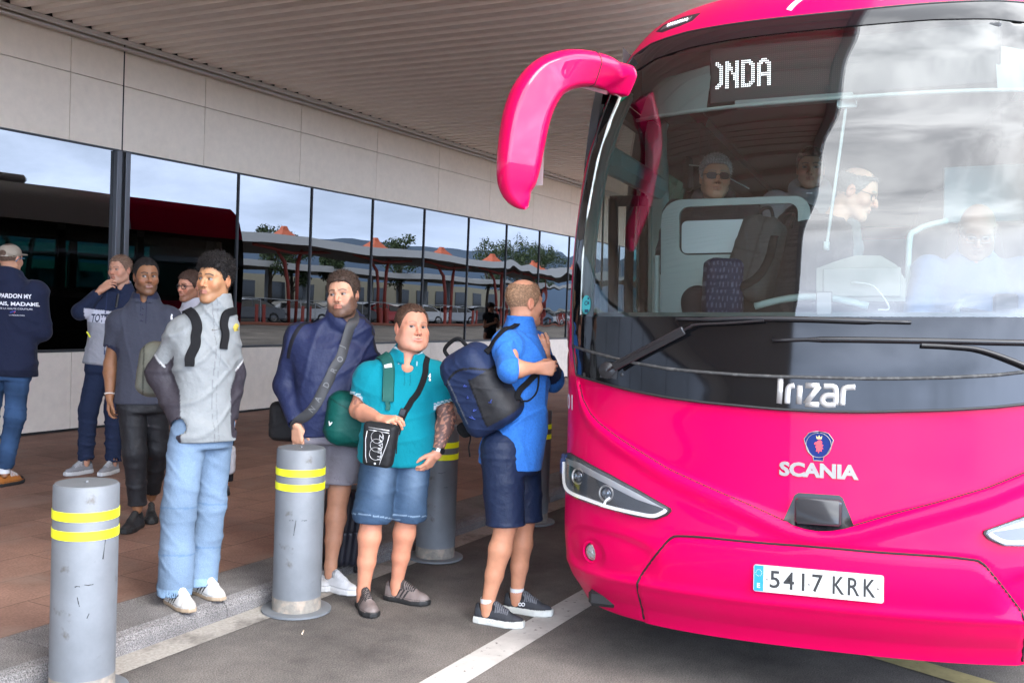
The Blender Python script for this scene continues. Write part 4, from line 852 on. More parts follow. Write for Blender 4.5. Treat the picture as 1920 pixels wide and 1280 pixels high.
# courier partition with rounded corners
def ipatch(name, loops, d, th, m, parent=coach, st=.06):
    v, F = cdt(loops, st); P, FF = extrude2d(v, [tuple(f) for f in F], 1.0); P = np.array(P); o = mk(name, bl(P[:, 0], d + P[:, 2] * th, P[:, 1]), FF, m, parent, True); return sharp(o, 40)
def rr(x0, z0, x1, z1, r, n=6):
    cx, cz = (x0 + x1) / 2, (z0 + z1) / 2; return [(cx + a, cz + c) for a, c in rrect((x1 - x0) / 2, (z1 - z0) / 2, r, n)]
pt_out = [(-.90, 1.45), (-.90, 2.28)] + [(-.90 + .11 - .11 * math.cos(a), 2.28 + .11 * math.sin(a)) for a in np.linspace(0.2, math.pi / 2, 6)] + [(-.2, 2.385)] + [(-.2 + .08 * math.sin(a), 2.305 + .08 * math.cos(a)) for a in np.linspace(.2, 1.57, 5)] + [(-.12, 1.45)]
ipatch('courier_partition', [pt_out, rr(-.80, 2.09, -.18, 2.35, .05)], 1.02, .03, M_INTG)
ipatch('partition_pane', [rr(-.79, 2.10, -.35, 2.275, .03)], 1.035, .004, mat('pane_pale', (0.45, 0.52, 0.54), 0.3))
b = MB(); b.tube([bl(-.95, 1.15, z) for z in np.linspace(1.5, 2.1, 8)], .016, 8); b.tube([bl(s, .50 + .12 * (s + .1) ** 2, 1.80 + .05 * math.sin((s + .35) / .55 * math.pi)) for s in np.linspace(-.33, .18, 14)], .017, 8); b.out('handrail', M_INTL, coach, True)
b = MB(); bbox(b, (-.96, 1.9, 2.55), (-.90, 1.98, 2.78), 0, .02); b.out('door_mechanism', M_BLKM, coach)
b = MB(); b.tube(catmull([bl(-.88, 1.7, 2.68), bl(-.78, 1.7, 2.66), bl(-.66, 1.7, 2.60), bl(-.52, 1.7, 2.52)], 5), .004, 5); b.out('coiled_cord', M_INTL, coach, True)
# steering wheel, driver's seat
dc = bl(.80, 1.02, 1.78); nrm = BD * -.45 + BU * .89; nrm /= np.linalg.norm(nrm); e1 = BS; e2 = np.cross(nrm, e1)
b = MB(); b.tube([dc + e1 * math.cos(a) * .225 + e2 * math.sin(a) * .225 for a in np.linspace(0, 2 * math.pi, 41)], .017, 10); sw = b.out('steering_wheel', mat('wheel_grey', (0.16, 0.19, 0.18), 0.5), coach, True)
b = MB(); b.lathe([(0, -.05), (.075, -.05), (.08, 0), (.06, .02), (0, .025)], dc - nrm * .03, 20, nrm)
for a in (0.2, 2.94, 4.71): b.bar(dc - nrm * .02, dc + (e1 * math.cos(a) + e2 * math.sin(a)) * .225, .03, .012, up=nrm)
b.tube([dc - nrm * .05, dc - nrm * .5], .035, 8); b.out('steering_hub', M_BLKM, sw)
def coach_seat(s, d, zf, w_=.46, hb=.72):
    b = MB(); bbox(b, (s - w_ / 2, d, zf + .36), (s + w_ / 2, d + .48, zf + .48), 0, .05); bbox(b, (s - w_ / 2 + .05, d + .05, zf), (s + w_ / 2 - .05, d + .4, zf + .38), 0, .03); o = b.out('passenger_seat', M_SEAT, coach)
    vv = []; n = 20
    b = MB(); P = []; st_ = [(0, .23, .055), (.25, .235, .06), (.5, .225, .06), (.62, .19, .055), (.70, .155, .05), (.80, .14, .045), (.86, .10, .03), (.88, .03, .01)]
    for h, hw, hd in st_:
        for j in range(n):
            a = 2 * math.pi * j / n; ca, sa = math.cos(a), math.sin(a); r = (abs(ca) ** 3.5 + abs(sa) ** 3.5) ** (-1 / 3.5); P.append(bl(s + ca * r * hw, d + .46 + h * .18 + sa * r * hd, zf + .44 + h))
    F = [(i * n + j, i * n + (j + 1) % n, (i + 1) * n + (j + 1) % n, (i + 1) * n + j) for i in range(len(st_) - 1) for j in range(n)]; b.add(P, F); b.out('seat_back', M_SEAT, o, True); return o
coach_seat(.72, 1.40, .98, hb=.8)
for s in (-.82, .82):
    for d in (2.15, 2.95, 3.75, 4.6, 5.5, 6.4): 
        for ds in (-.24, .24): coach_seat(s + ds * .98, d, 1.28)
b = MB(); b.tube(catmull([bl(.36, 1.35, 1.4), bl(.36, 1.35, 2.1), bl(.40, 1.38, 2.22), bl(.55, 1.42, 2.27)], 6), .016, 8); b.out('driver_rail', M_INTL, coach, True)
b = MB(); bbox(b, (.55, 1.9, 2.30), (1.2, 1.93, 2.62), 0, .005); b.out('driver_screen', mat('pale_screen', (0.35, 0.45, 0.46), 0.4), coach)
# ticket machine on the dashboard with its paper roll cover
tm = empty('ticket_machine', 'pale grey ticket machine standing on the coach dashboard', 'ticket machine', bl(.18, .80, 1.80))
b = MB(); prof = [(-.20, 0), (.20, 0), (.20, .10), (.16, .17), (.09, .215), (-.02, .22), (-.12, .19), (-.20, .16)]
A = [bl(.14 + x, .66, 1.83 + z) for x, z in prof] + [bl(.14 + x, .90, 1.83 + z) for x, z in prof]; n = len(prof)
b.add(A, [(i, (i + 1) % n, (i + 1) % n + n, i + n) for i in range(n)] + [tuple(range(n)), tuple(range(2 * n - 1, n - 1, -1))]); b.out('machine_case', mat('machine_beige', (0.28, 0.29, 0.24), 0.5), tm)
b = MB(); bbox(b, (-.03, .645, 1.85), (.32, .66, 1.99), 0, .006); b.out('machine_front', mat('machine_pale', (0.32, 0.33, 0.29), 0.5), tm)
b = MB(); bbox(b, (-.08, .64, 1.745), (.30, .92, 1.83), 0, .01); b.out('machine_base', M_INT, tm)
b = MB(); b.tube(catmull([bl(.10, .62, 1.92), bl(.2, .6, 1.90), bl(.27, .6, 1.80), bl(.22, .6, 1.79)], 5), .004, 6); b.out('paper_curl', mat('paper_white', (0.8, 0.8, 0.78), 0.6), tm, True)
b = MB(); bbox(b, (.70, .52, 1.76), (.80, .57, 1.86), 0, .012); bbox(b, (.66, .50, 1.742), (.84, .60, 1.765), 0, .006); b.out('card_reader', M_BLKM, coach)
b = MB(); bbox(b, (-.04, .36, 1.76), (.03, .37, 1.87), 0, .004); b.out('mirror_bracket', M_CHRM, coach)
# ================================================================== FIGURES: signed-distance modelling
f32 = np.float32
def vlen(a): return np.sqrt((a * a).sum(-1))
def nrm_(v): v = np.array(v, float); return v / np.linalg.norm(v)
def smin(a, b, k):
    if k <= 0: return np.minimum(a, b)
    h = np.maximum(k - np.abs(a - b), 0) / k; return np.minimum(a, b) - h * h * k * 0.25
def smax(a, b, k): return -smin(-a, -b, k)
def cap(P, a, b, ra, rb):
    a = np.array(a, f32); ba = np.array(b, f32) - a; t = np.clip(((P - a) @ ba) / max(float(ba @ ba), 1e-9), 0, 1)
    return vlen(P - a - t[:, None] * ba) - (ra + (rb - ra) * t)
def ell(P, c, r, M=None):
    q = P - np.array(c, f32)
    if M is not None: q = q @ np.array(M, f32).T
    r = np.array(r, f32); k0 = vlen(q / r); k1 = vlen(q / (r * r)) + 1e-9; return k0 * (k0 - 1) / k1
def rbox(P, c, h, r, M=None):
    q = P - np.array(c, f32)
    if M is not None: q = q @ np.array(M, f32).T
    q = np.abs(q) - (np.array(h, f32) - r); return vlen(np.maximum(q, 0)) + np.minimum(q.max(-1), 0) - r
def chain(P, pts, rad, k=0.01):
    d = None
    for i in range(len(pts) - 1):
        c = cap(P, pts[i], pts[i + 1], rad[i], rad[i + 1]); d = c if d is None else smin(d, c, k)
    return d
def creases(P, seed, freq=22.0, amp=0.004, dirn=None):
    r = np.random.RandomState(seed); o = 0
    for i in range(3):
        k1 = r.normal(size=3); k1 /= np.linalg.norm(k1); k2 = r.normal(size=3); k2 /= np.linalg.norm(k2)
        if dirn is not None: k1 = nrm_(k1 * 0.45 + np.array(dirn))
        w_ = np.sin(P @ (k1 * freq * (0.7 + 0.45 * i)).astype(f32) + 1.9 * np.sin(P @ (k2 * freq * 0.55).astype(f32) + r.rand() * 6)); m_ = np.sin(P @ (k2 * freq * 0.3).astype(f32) + r.rand() * 6) * .5 + .5
        o = o + (np.exp(-(w_ / 0.28) ** 2) - 0.25) * m_
    return o * amp * 0.95
def polygonise(fn, lo, hi, h):
    lo = np.array(lo, float); B = 4; nb = np.ceil((np.array(hi) - lo) / (h * B)).astype(int); n = nb * B
    ax = [lo[i] + (np.arange(nb[i]) + .5) * h * B for i in range(3)]
    cc = np.stack(np.meshgrid(*ax, indexing='ij'), -1).reshape(-1, 3).astype(f32); dc = fn(cc).reshape(nb)
    act = np.abs(dc) < h * B * 1.15 + 0.004
    V = np.repeat(np.repeat(np.repeat(np.where(dc < 0, -1, 1).astype(f32), B, 0), B, 1), B, 2); V = np.pad(V, ((0, 1),) * 3, mode='edge')
    m = np.repeat(np.repeat(np.repeat(act, B, 0), B, 1), B, 2); m = np.pad(m, ((0, 1),) * 3, mode='edge'); m2 = m.copy(); m2[1:] |= m[:-1]; m2[:, 1:] |= m[:, :-1]; m2[:, :, 1:] |= m[:, :, :-1]
    I = np.argwhere(m2); P = (lo + I * h).astype(f32); v = np.concatenate([fn(P[i:i + 400000]) for i in range(0, len(P), 400000)]) if len(P) else np.zeros(0); V[m2] = v
    ins = V < 0; c = ins[:-1, :-1, :-1].astype(np.int8)
    s = np.zeros_like(c)
    for a in (0, 1):
        for b in (0, 1):
            for d in (0, 1): s += ins[a:a + n[0], b:b + n[1], d:d + n[2]]
    cells = np.argwhere((s > 0) & (s < 8)); idx = -np.ones(n, np.int64); idx[tuple(cells.T)] = np.arange(len(cells))
    acc = np.zeros((len(cells), 3)); cnt = np.zeros(len(cells))
    for axn in range(3):
        o1, o2 = [k for k in range(3) if k != axn]
        for a in (0, 1):
            for b in (0, 1):
                p = cells.copy(); p[:, o1] += a; p[:, o2] += b; q = p.copy(); q[:, axn] += 1
                va = V[tuple(p.T)]; vb = V[tuple(q.T)]; cr = (va < 0) != (vb < 0); t = np.where(cr, va / np.where(cr, va - vb, 1), 0)
                pos = p.astype(float); pos[:, axn] += t; acc += np.where(cr[:, None], pos, 0); cnt += cr
    verts = lo + acc / np.maximum(cnt, 1)[:, None] * h; F = []
    for axn in range(3):
        o1, o2 = (axn + 1) % 3, (axn + 2) % 3
        sl = [slice(1, n[k]) for k in range(3)]; sl[axn] = slice(0, n[axn]); a = ins[tuple(sl)]; sl2 = list(sl); sl2[axn] = slice(1, n[axn] + 1); b = ins[tuple(sl2)]
        e = np.argwhere(a != b); e[:, o1] += 1; e[:, o2] += 1
        ina = ins[tuple(e.T)]; q = []
        for d1, d2 in ((-1, -1), (0, -1), (0, 0), (-1, 0)):
            p = e.copy(); p[:, o1] += d1; p[:, o2] += d2; q.append(idx[tuple(p.T)])
        q = np.stack(q, 1); q = np.where(ina[:, None], q, q[:, ::-1]); F.append(q)
    F = np.concatenate(F); F = F[(F >= 0).all(1)]
    return verts, F
def grad(fn, P, e=0.002):
    P = np.asarray(P, f32); g = np.stack([fn(P + np.array(d, f32) * e) - fn(P - np.array(d, f32) * e) for d in np.eye(3)], -1); return g / (vlen(g)[:, None] + 1e-9)
def settle(fn, P, off, it=10):
    P = np.array(P, f32)
    for _ in range(it): P = P - grad(fn, P) * (fn(P) - off)[:, None] * 0.8
    return P
def settle_dir(fn, P, n, off):
    P = np.array(P, f32) + (n * .25).astype(f32); P0 = P.copy(); n = n.astype(f32)
    for _ in range(40): P = P - n * ((fn(P) - off) * .6)[:, None]
    t = (P0 - P) @ n; ok = np.abs(fn(P) - off) < .01; md = np.median(t[ok]) if ok.any() else .2
    return P0 - n * np.where(ok, np.clip(t, md - .05, md + .05), md)[:, None]
def bounds(pts, pad): p = np.array(pts); return p.min(0) - pad, p.max(0) + pad
def sdfpart(name, fn, lo, hi, h, m, parent, colf, extra=None):
    V, F = polygonise(fn, lo, hi, h)
    C = colf(V); C = np.broadcast_to(np.asarray(C, float), (len(V), 3))
    if extra:
        for v2, f2, c2 in extra:
            F = np.concatenate([F, np.asarray(f2) + len(V)]) if len(f2) else F; V = np.concatenate([V, v2]); C = np.concatenate([C, np.broadcast_to(c2, (len(v2), 3))])
    o = mk(name, V, F, m, parent, True, col=C); return o
def ribbon(name, pts, width, fn, m, parent, off=0.003, th=0.004, n=6, nor=None, settle_it=10):
    p = np.array(catmull(pts, n), f32); 
    if fn is not None: p = settle(fn, p, off, settle_it); N_ = grad(fn, p); N_[1:-1] = (N_[:-2] + N_[1:-1] + N_[2:]) / 3
    else: N_ = np.tile(np.array(nor, f32), (len(p), 1))
    if fn is not None:
        for _ in range(8):
            p[1:-1] = (p[:-2] + p[1:-1] * 2 + p[2:]) / 4; N_[1:-1] = (N_[:-2] + N_[1:-1] * 2 + N_[2:]) / 4
        N_ /= vlen(N_)[:, None]; dd_ = fn(p.astype(f32)); p = p + N_ * np.maximum(off - dd_, 0)[:, None]
        for _ in range(2): p[1:-1] = (p[:-2] + p[1:-1] * 2 + p[2:]) / 4
    b = MB(); P_ = []; k = len(p)
    for i in range(k):
        t = p[min(i + 1, k - 1)] - p[max(i - 1, 0)]; c = np.cross(t, N_[i]); c /= (np.linalg.norm(c) + 1e-9); w_ = width[i * len(width) // k] if isinstance(width, (list, tuple)) else width
        for a, e in ((-1, 0), (-.85, 1), (.85, 1), (1, 0)): P_.append(p[i] + c * a * w_ / 2 + N_[i] * th * e)
    F = []
    for i in range(k - 1):
        for j in range(4): F.append((i * 4 + j, i * 4 + (j + 1) % 4, (i + 1) * 4 + (j + 1) % 4, (i + 1) * 4 + j))
    F += [(0, 1, 2, 3), tuple((k - 1) * 4 + j for j in (3, 2, 1, 0))]
    o = mk(name, P_, F, m, parent, True); sharp(o, 50); return o, p, N_
def cloth_text(name, s, org, rgt, up, size, fn, m, parent, off=0.002, boldness=0.0, wh=None, spacing=1.0, shear=0.0):
    V2, F2 = text_mesh(s, size, boldness * size, shear, spacing)
    if len(V2) == 0: return None
    V2 = V2 - V2.min(0)
    if wh: V2[:, 0] *= wh[0] / V2[:, 0].max(); V2[:, 1] *= wh[1] / V2[:, 1].max()
    P = np.array(org) + V2[:, :1] * np.array(rgt) + V2[:, 1:] * np.array(up)
    if fn is not None: P = settle_dir(fn, P, nrm_(np.cross(rgt, up)), off)
    return mk(name, P, F2, m, parent, False)
def decal(name, loop, org, rgt, up, fn, m, parent, off=0.002, st=0.01):
    v, F = cdt([loop], st); P = np.array(org) + v[:, :1] * np.array(rgt) + v[:, 1:] * np.array(up)
    P = settle_dir(fn, P, nrm_(np.cross(rgt, up)), off); return mk(name, P, [tuple(f) for f in F], m, parent, False)

# ---- materials of the figures
def skin_extra(m, t, b, tcn):
    b.inputs['Subsurface Weight'].default_value = 0.12; b.inputs['Subsurface Radius'].default_value = (0.012, 0.005, 0.003); b.inputs['Subsurface Scale'].default_value = 1.0
M_SKIN = mat('skin', rough=0.5, spec=0.35, attr=True, var=(28, 0.08), bump=(420, 0.25, 0.001), extra=skin_extra)
M_HAIR = mat('hair', rough=0.65, spec=0.3, attr=True, var=(120, 0.35), bump=(240, 0.8, 0.004))
M_KNIT = mat('knit_cloth', rough=0.85, spec=0.2, attr=True, var=(300, 0.10), bump=(13, 0.5, 0.024), sheen=0.05)
M_NYL = mat('smooth_cloth', rough=0.58, spec=0.3, attr=True, var=(6, 0.05), bump=(15, 0.5, 0.024))
M_DEN = mat('denim_cloth', rough=0.9, spec=0.15, attr=True, var=(260, 0.16), bump=(16, 0.5, 0.02), two=None)
M_SHOE = mat('shoe_leather', rough=0.6, spec=0.35, attr=True, var=(40, 0.06), bump=(60, 0.3, 0.003))
M_BAG = mat('bag_fabric', rough=0.6, spec=0.25, attr=True, var=(150, 0.12), bump=(16, 0.5, 0.012))
M_WEB = mat('black_webbing', (0.010, 0.010, 0.011), 0.85, spec=.15, bump=(400, 0.5, 0.002))
M_WEBG = mat('green_webbing', (0.0, 0.075, 0.06), 0.7, bump=(400, 0.5, 0.002))
M_LAB = mat('white_print', (0.72, 0.72, 0.72), 0.7)
M_BLKP = mat('black_plastic', (0.012, 0.012, 0.013), 0.3)
M_STEEL = mat('steel', (0.5, 0.5, 0.5), 0.25, metal=1.0)

# ---- head
def frame3(f, up=(0, 0, 1)):
    f = nrm_(f); l = nrm_(np.cross(up, f)); u = np.cross(f, l); return np.array([l, f, u])      # rows: left, forward, up
class Head:
    def __init__(s, c, f, up=(0, 0, 1), sc=(1, 1, 1), skin=(.48, .27, .20), lips=None, brow=(.05, .03, .02), beard=None, beardk=1.0, nose=1.0, jaw=1.0, gaze=(0, 1, 0), mouth=0.0, cheek=1.0, browz=0.0):
        s.c = np.array(c, float); s.M = frame3(f, up); s.sc = np.array(sc, float); s.skin = np.array(skin) * np.array([1.02, .95, .80]); s.lips = np.array(lips) if lips is not None else s.skin * np.array([.86, .58, .60]); s.brow = np.array(brow)
        s.beard = beard; s.beardk = beardk; s.nose = nose; s.jaw = jaw; s.gaze = gaze; s.mouth = mouth; s.cheek = cheek; s.browz = browz
    def loc(s, P): return ((P - s.c.astype(f32)) @ s.M.astype(f32).T) / s.sc.astype(f32)
    def glob(s, q): return s.c + (np.array(q) * s.sc) @ s.M
    def skull(s, q): return smin(ell(q, (0, -.012, .040), (.0745, .094, .087)), ell(q, (0, .018, .018), (.068, .076, .092)), .03)
    def d(s, P):
        q = s.loc(P); q = q.copy(); qa = q.copy(); qa[:, 0] = np.abs(q[:, 0]); j = s.jaw
        d = s.skull(q)
        d = smin(d, ell(q, (0, .030, -.045), (.055 * j, .058, .068)), .03)                                # face mass
        d = smin(d, cap(qa, (.052 * j, -.005, -.055), (.018, .070, -.098), .018, .016), .035)             # jaw line
        d = smin(d, ell(q, (0, .078, -.099), (.020 * j, .015, .017)), .022)                               # chin
        d = smin(d, ell(qa, (.044, .062, -.022), (.023 * s.cheek, .022, .024)), .026)                     # cheekbone
        if s.cheek > 1.05: d = smin(d, ell(qa, (.045, .040, -.065), (.028, .034, .036)), .03)
        d = smin(d, cap(qa, (.012, .090, .028), (.046, .074, .026), .0085, .008), .016)                   # brow ridge
        d = smax(d, -ell(qa, (.031, .104, .006), (.021, .020, .013)), .012)                               # eye socket
        d = smin(d, ell(qa, (.0315, .0735, .006), (.0145, .0145, .0125)), .0025)                          # eyeball
        d = smin(d, cap(qa, (.018, .0875, .0155), (.044, .0765, .0125), .0034, .003), .004)               # upper lid
        d = smin(d, cap(qa, (.019, .0865, -.0035), (.042, .0775, -.003), .0026, .0026), .005)             # lower lid
        n = s.nose
        d = smin(d, chain(q, [(0, .088, .016), (0, .103 * (.5 + .5 * n), -.008), (0, .110 * (.6 + .4 * n), -.024)], [.0075, .0085, .0115 * n]), .012)
        d = smin(d, ell(qa, (.0125 * n, .096, -.030), (.0085, .010, .0075)), .007)
        d = smax(d, -ell(qa, (.0065, .104, -.0375), (.0032, .005, .0035)), .002)                          # nostril
        d = smin(d, ell(q, (0, .082, -.057), (.028, .018, .019)), .014)                                   # muzzle
        d = smin(d, cap(qa, (0, .0985, -.0535), (.019, .089, -.0565), .0048, .0028), .004)
        d = smin(d, cap(qa, (0, .0965, -.0655), (.016, .089, -.0635), .0060, .0034), .004)
        if s.mouth: d = smax(d, -ell(q, (0, .104, -.0595), (.019, .012, .0026)), .002)
        else: d = smax(d, -cap(qa, (0, .103, -.0592), (.022, .092, -.0592), .0012, .0010), .003)
        # ears: a shell with a hollow
        e = ell(qa, (.0765, -.012, .0), (.0085, .019, .031), None); e = smax(e, -ell(qa, (.0850, -.008, .003), (.006, .011, .019)), .004); d = smin(d, e, .008)
        return d * float(s.sc.min())
    def col(s, V):
        q = s.loc(V.astype(f32)).astype(float); x = np.abs(q[:, 0]); y = q[:, 1]; z = q[:, 2]; C = np.tile(s.skin, (len(V), 1)).astype(float)
        def mixc(w_, c): nonlocal C; w_ = np.clip(w_, 0, 1)[:, None]; C = C * (1 - w_) + np.asarray(c) * w_
        red = s.skin * np.array([1.06, .80, .78])
        mixc(.7 * np.exp(-((x - .045) / .022) ** 2 - ((z + .025) / .022) ** 2) * (y > .03), red); mixc(.8 * np.exp(-(x / .016) ** 2 - ((z + .024) / .016) ** 2) * (y > .09), red); mixc(.6 * (x > .072) * (np.abs(z) < .04) * (y < .02), red)
        if s.beard is not None:
            line = np.interp(x, [0, .02, .04, .055, .07], [-.044, -.050, -.052, -.040, -.005]); w_ = 1 / (1 + np.exp(-(line - z) / .004)) * (y > -.025 - .2 * np.maximum(-z - .03, 0))
            w_ = w_ * (1 - np.exp(-(x / .011) ** 2 - ((z + .062) / .012) ** 2) * .6) * np.clip((z + .150) / .02, 0, 1)
            mus = np.exp(-((z + .0455 + 2.5 * x * x * 6) / .0055) ** 2) * (x < .027) * (y > .07); w_ = np.maximum(w_, mus)
            nzv = .82 + .18 * np.sin(q[:, 0] * 900 + z * 500) * np.sin(z * 1100 + y * 700); mixc(w_ * s.beardk * nzv, s.beard)
        lw = np.maximum(np.exp(-((z + .0538 + x * x * 3) / .0042) ** 4), np.exp(-((z + .0655) / .0052) ** 4)) * (x < .022) * (y > .075); mixc(lw * .85, s.lips)
        mixc(np.exp(-((z + .0592) / .0016) ** 2) * (x < .023) * (y > .08) * .75, s.lips * .3 if not s.mouth else (.5, .46, .42))
        bz = .0265 + .006 * np.exp(-((x - .032) / .016) ** 2) + s.browz * (x - .03); mixc(np.exp(-((z - bz) / .0042) ** 4) * (x > .010) * (x < .051) * (y > .04) * .9, s.brow)
        # eyes
        ex = np.stack([x - .0315, y - .0735, z - .006], 1); r = np.linalg.norm(ex, axis=1); on = (np.abs(r - .0142) < .0032) & (y > .078) & (np.abs(z - .0065) < .0065) & (np.abs(x - .0315) < .0135)
        mixc(on * 1.0, (.25, .22, .20)); g = np.array(s.gaze, float); gx = np.sign(q[:, 0]) * g[0]; dx_ = x - .0315 - gx * .009; dz_ = z - .006 - g[2] * .006; ir = np.hypot(dx_, dz_)
        mixc(on * (ir < .0078), (.018, .011, .008))
        mixc(np.exp(-((z - .0133 + (x - .031) ** 2 * 12) / .0018) ** 2) * (np.abs(x - .0315) < .0155) * (y > .07) * .75, s.skin * .16)
        mixc(np.exp(-((z - .018) / .004) ** 2) * (np.abs(x - .031) < .017) * (y > .07) * .35, s.skin * .6); mixc(np.exp(-((z + .006) / .005) ** 2) * (np.abs(x - .029) < .013) * (y > .07) * .25, s.skin * .6)
        mixc((np.hypot(x - .0065, z + .0375) < .0034) * (y > .09) * .9, s.skin * .12)
        mixc(np.exp(-((x - .026 - (-.03 - z) * .35) / .0028) ** 2) * (z < -.03) * (z > -.056) * (y > .06) * .35, s.skin * .6)
        return C
def hair_fn(H, th=.008, front=.072, side=-.01, back=-.062, lump=0.0, freq=140., part=None, topz=0.0, balding=0.0, seed=1, recede=0.0):
    def fn(P):
        q = H.loc(P); x = q[:, 0]; y = q[:, 1]; z = q[:, 2]; d = H.skull(q); t = th * np.clip(.22 + (z - .005) / .06, .22, 1.0) + topz * np.clip((z - .05) / .06, 0, 1)
        if lump: t = t + lump * (np.sin(x * freq + 2 * np.sin(z * freq * .6) + seed) * np.sin(y * freq * .9 + seed * 2 + 1.5 * np.sin(x * freq * .5)) * np.sin(z * freq * .8 + seed)) * np.clip((z + .01) / .05, .1, 1)
        d = d - t; ax_ = np.abs(x)
        hl = np.interp(y, [-.12, -.04, -.012, .012, .022, .045, .060, .075, .12], [back, back, back + .02, side, side + .0, side + .045, front - .012, front, front]) 
        hl = hl - .9 * np.maximum(.045 - ax_, 0) * 0 + recede * np.clip((ax_ - .02) / .03, 0, 1) * np.clip((.055 - ax_) / .01, 0, 1) * (y > .03)
        if lump: hl = hl + lump * 1.3 * np.sin(x * freq * 1.5 + seed)
        d = smax(d, (hl - z) * .75, .004)
        d = smax(d, -(ell(np.stack([ax_, y, z], 1), (.078, -.010, -.002), (.016, .021, .033))), .003)
        if balding: d = smax(d, -(vlen(q - np.array((0, -.015, .13), f32)) - balding), .01)
        return d * float(H.sc.min())
    return fn
# ---- hand: list of capsules from wrist w, pointing x, palm facing n
def hand_caps(w, x, n, thumb=1, curl=(.5, .6, .4), curls=None, thumbd=None, sc=1.0, spread=.10):
    x = nrm_(x); n = nrm_(np.array(n) - x * (np.array(n) @ x)); y = np.cross(n, x) * thumb; w = np.array(w, float); L_ = []
    roots = [(.088, .030), (.093, .010), (.088, -.010), (.079, -.029)]; lens = [.070, .078, .072, .056]; rr_ = [.0088, .0090, .0085, .0075]
    for i, ((rx, ry), ln, r) in enumerate(zip(roots, lens, rr_)):
        a = w + x * .01 * sc + y * ry * .6 * sc; b = w + (x * rx + y * ry) * sc; L_.append((a, b, .0145 * sc, .0118 * sc, .012))
        c = (curls[i] if curls else curl); d = nrm_(x + y * spread * (1.2 - .8 * i)); p = b; ang = 0
        for k, (fr, cc) in enumerate(zip((.46, .30, .24), c)):
            ang += cc; dd = d * math.cos(ang) + n * math.sin(ang); q = p + dd * ln * fr * sc; L_.append((p, q, r * sc * (1.06 - .1 * k), r * sc * (.98 - .1 * k), .0035)); p = q
    td = thumbd or (.75, .55, .35); t0 = w + (x * .022 + y * .022 + n * .004) * sc; t1 = t0 + nrm_(x * td[0] + y * td[1] + n * td[2]) * .042 * sc; t2 = t1 + nrm_(x * (td[0] + .25) + y * (td[1] - .25) + n * td[2]) * .032 * sc; t3 = t2 + nrm_(x * (td[0] + .3) + y * (td[1] - .55) + n * td[2]) * .025 * sc
    L_ += [(t0, t1, .0155 * sc, .0115 * sc, .012), (t1, t2, .0112 * sc, .0100 * sc, .004), (t2, t3, .0102 * sc, .0082 * sc, .004)]
    return L_
def caps_fn(L_, P, d=None):
    for a, b, ra, rb, k in L_:
        c = cap(P, a, b, ra, rb); d = c if d is None else smin(d, c, k)
    return d
def torso_fn(st):
    """stations: (centre, left vec, halfwidth, depth front, depth back)"""
    C = np.array([s[0] for s in st], float); Lv = np.array([nrm_(s[1]) for s in st]); hw = np.array([s[2] for s in st]); hf = np.array([s[3] for s in st]); hb = np.array([s[4] for s in st])
    ax_ = nrm_(C[-1] - C[0]); T = (C - C[0]) @ ax_; T = np.maximum.accumulate(T + np.arange(len(T)) * 1e-6)
    tt = np.linspace(T[0], T[-1], 60); cub = lambda v: np.convolve(np.pad(np.interp(tt, T, v), 4, mode='edge'), np.hanning(11)[1:-1] / np.hanning(11)[1:-1].sum(), 'valid')
    Cs = np.stack([cub(C[:, i]) for i in range(3)], 1); Ls = np.stack([cub(Lv[:, i]) for i in range(3)], 1); hws, hfs, hbs = cub(hw), cub(hf), cub(hb)
    def fn(P):
        t = (P - C[0].astype(f32)) @ ax_.astype(f32); c = np.stack([np.interp(t, tt, Cs[:, i]) for i in range(3)], 1); l = np.stack([np.interp(t, tt, Ls[:, i]) for i in range(3)], 1)
        l = l - (l @ ax_)[:, None] * ax_; l /= np.linalg.norm(l, axis=1)[:, None]; f = np.cross(l, ax_)
        q = P - c; x = (q * l).sum(1); y = (q * f).sum(1); a = np.interp(t, tt, hws); b = np.where(y > 0, np.interp(t, tt, hfs), np.interp(t, tt, hbs)); n = 2.35
        v = ((np.abs(x) / a) ** n + (np.abs(y) / b) ** n + 1e-9) ** (1 / n); d = (v - 1) * np.minimum(a, b)
        return smax(d, np.maximum(t - tt[-1], tt[0] - t), .03).astype(f32)
    return fn
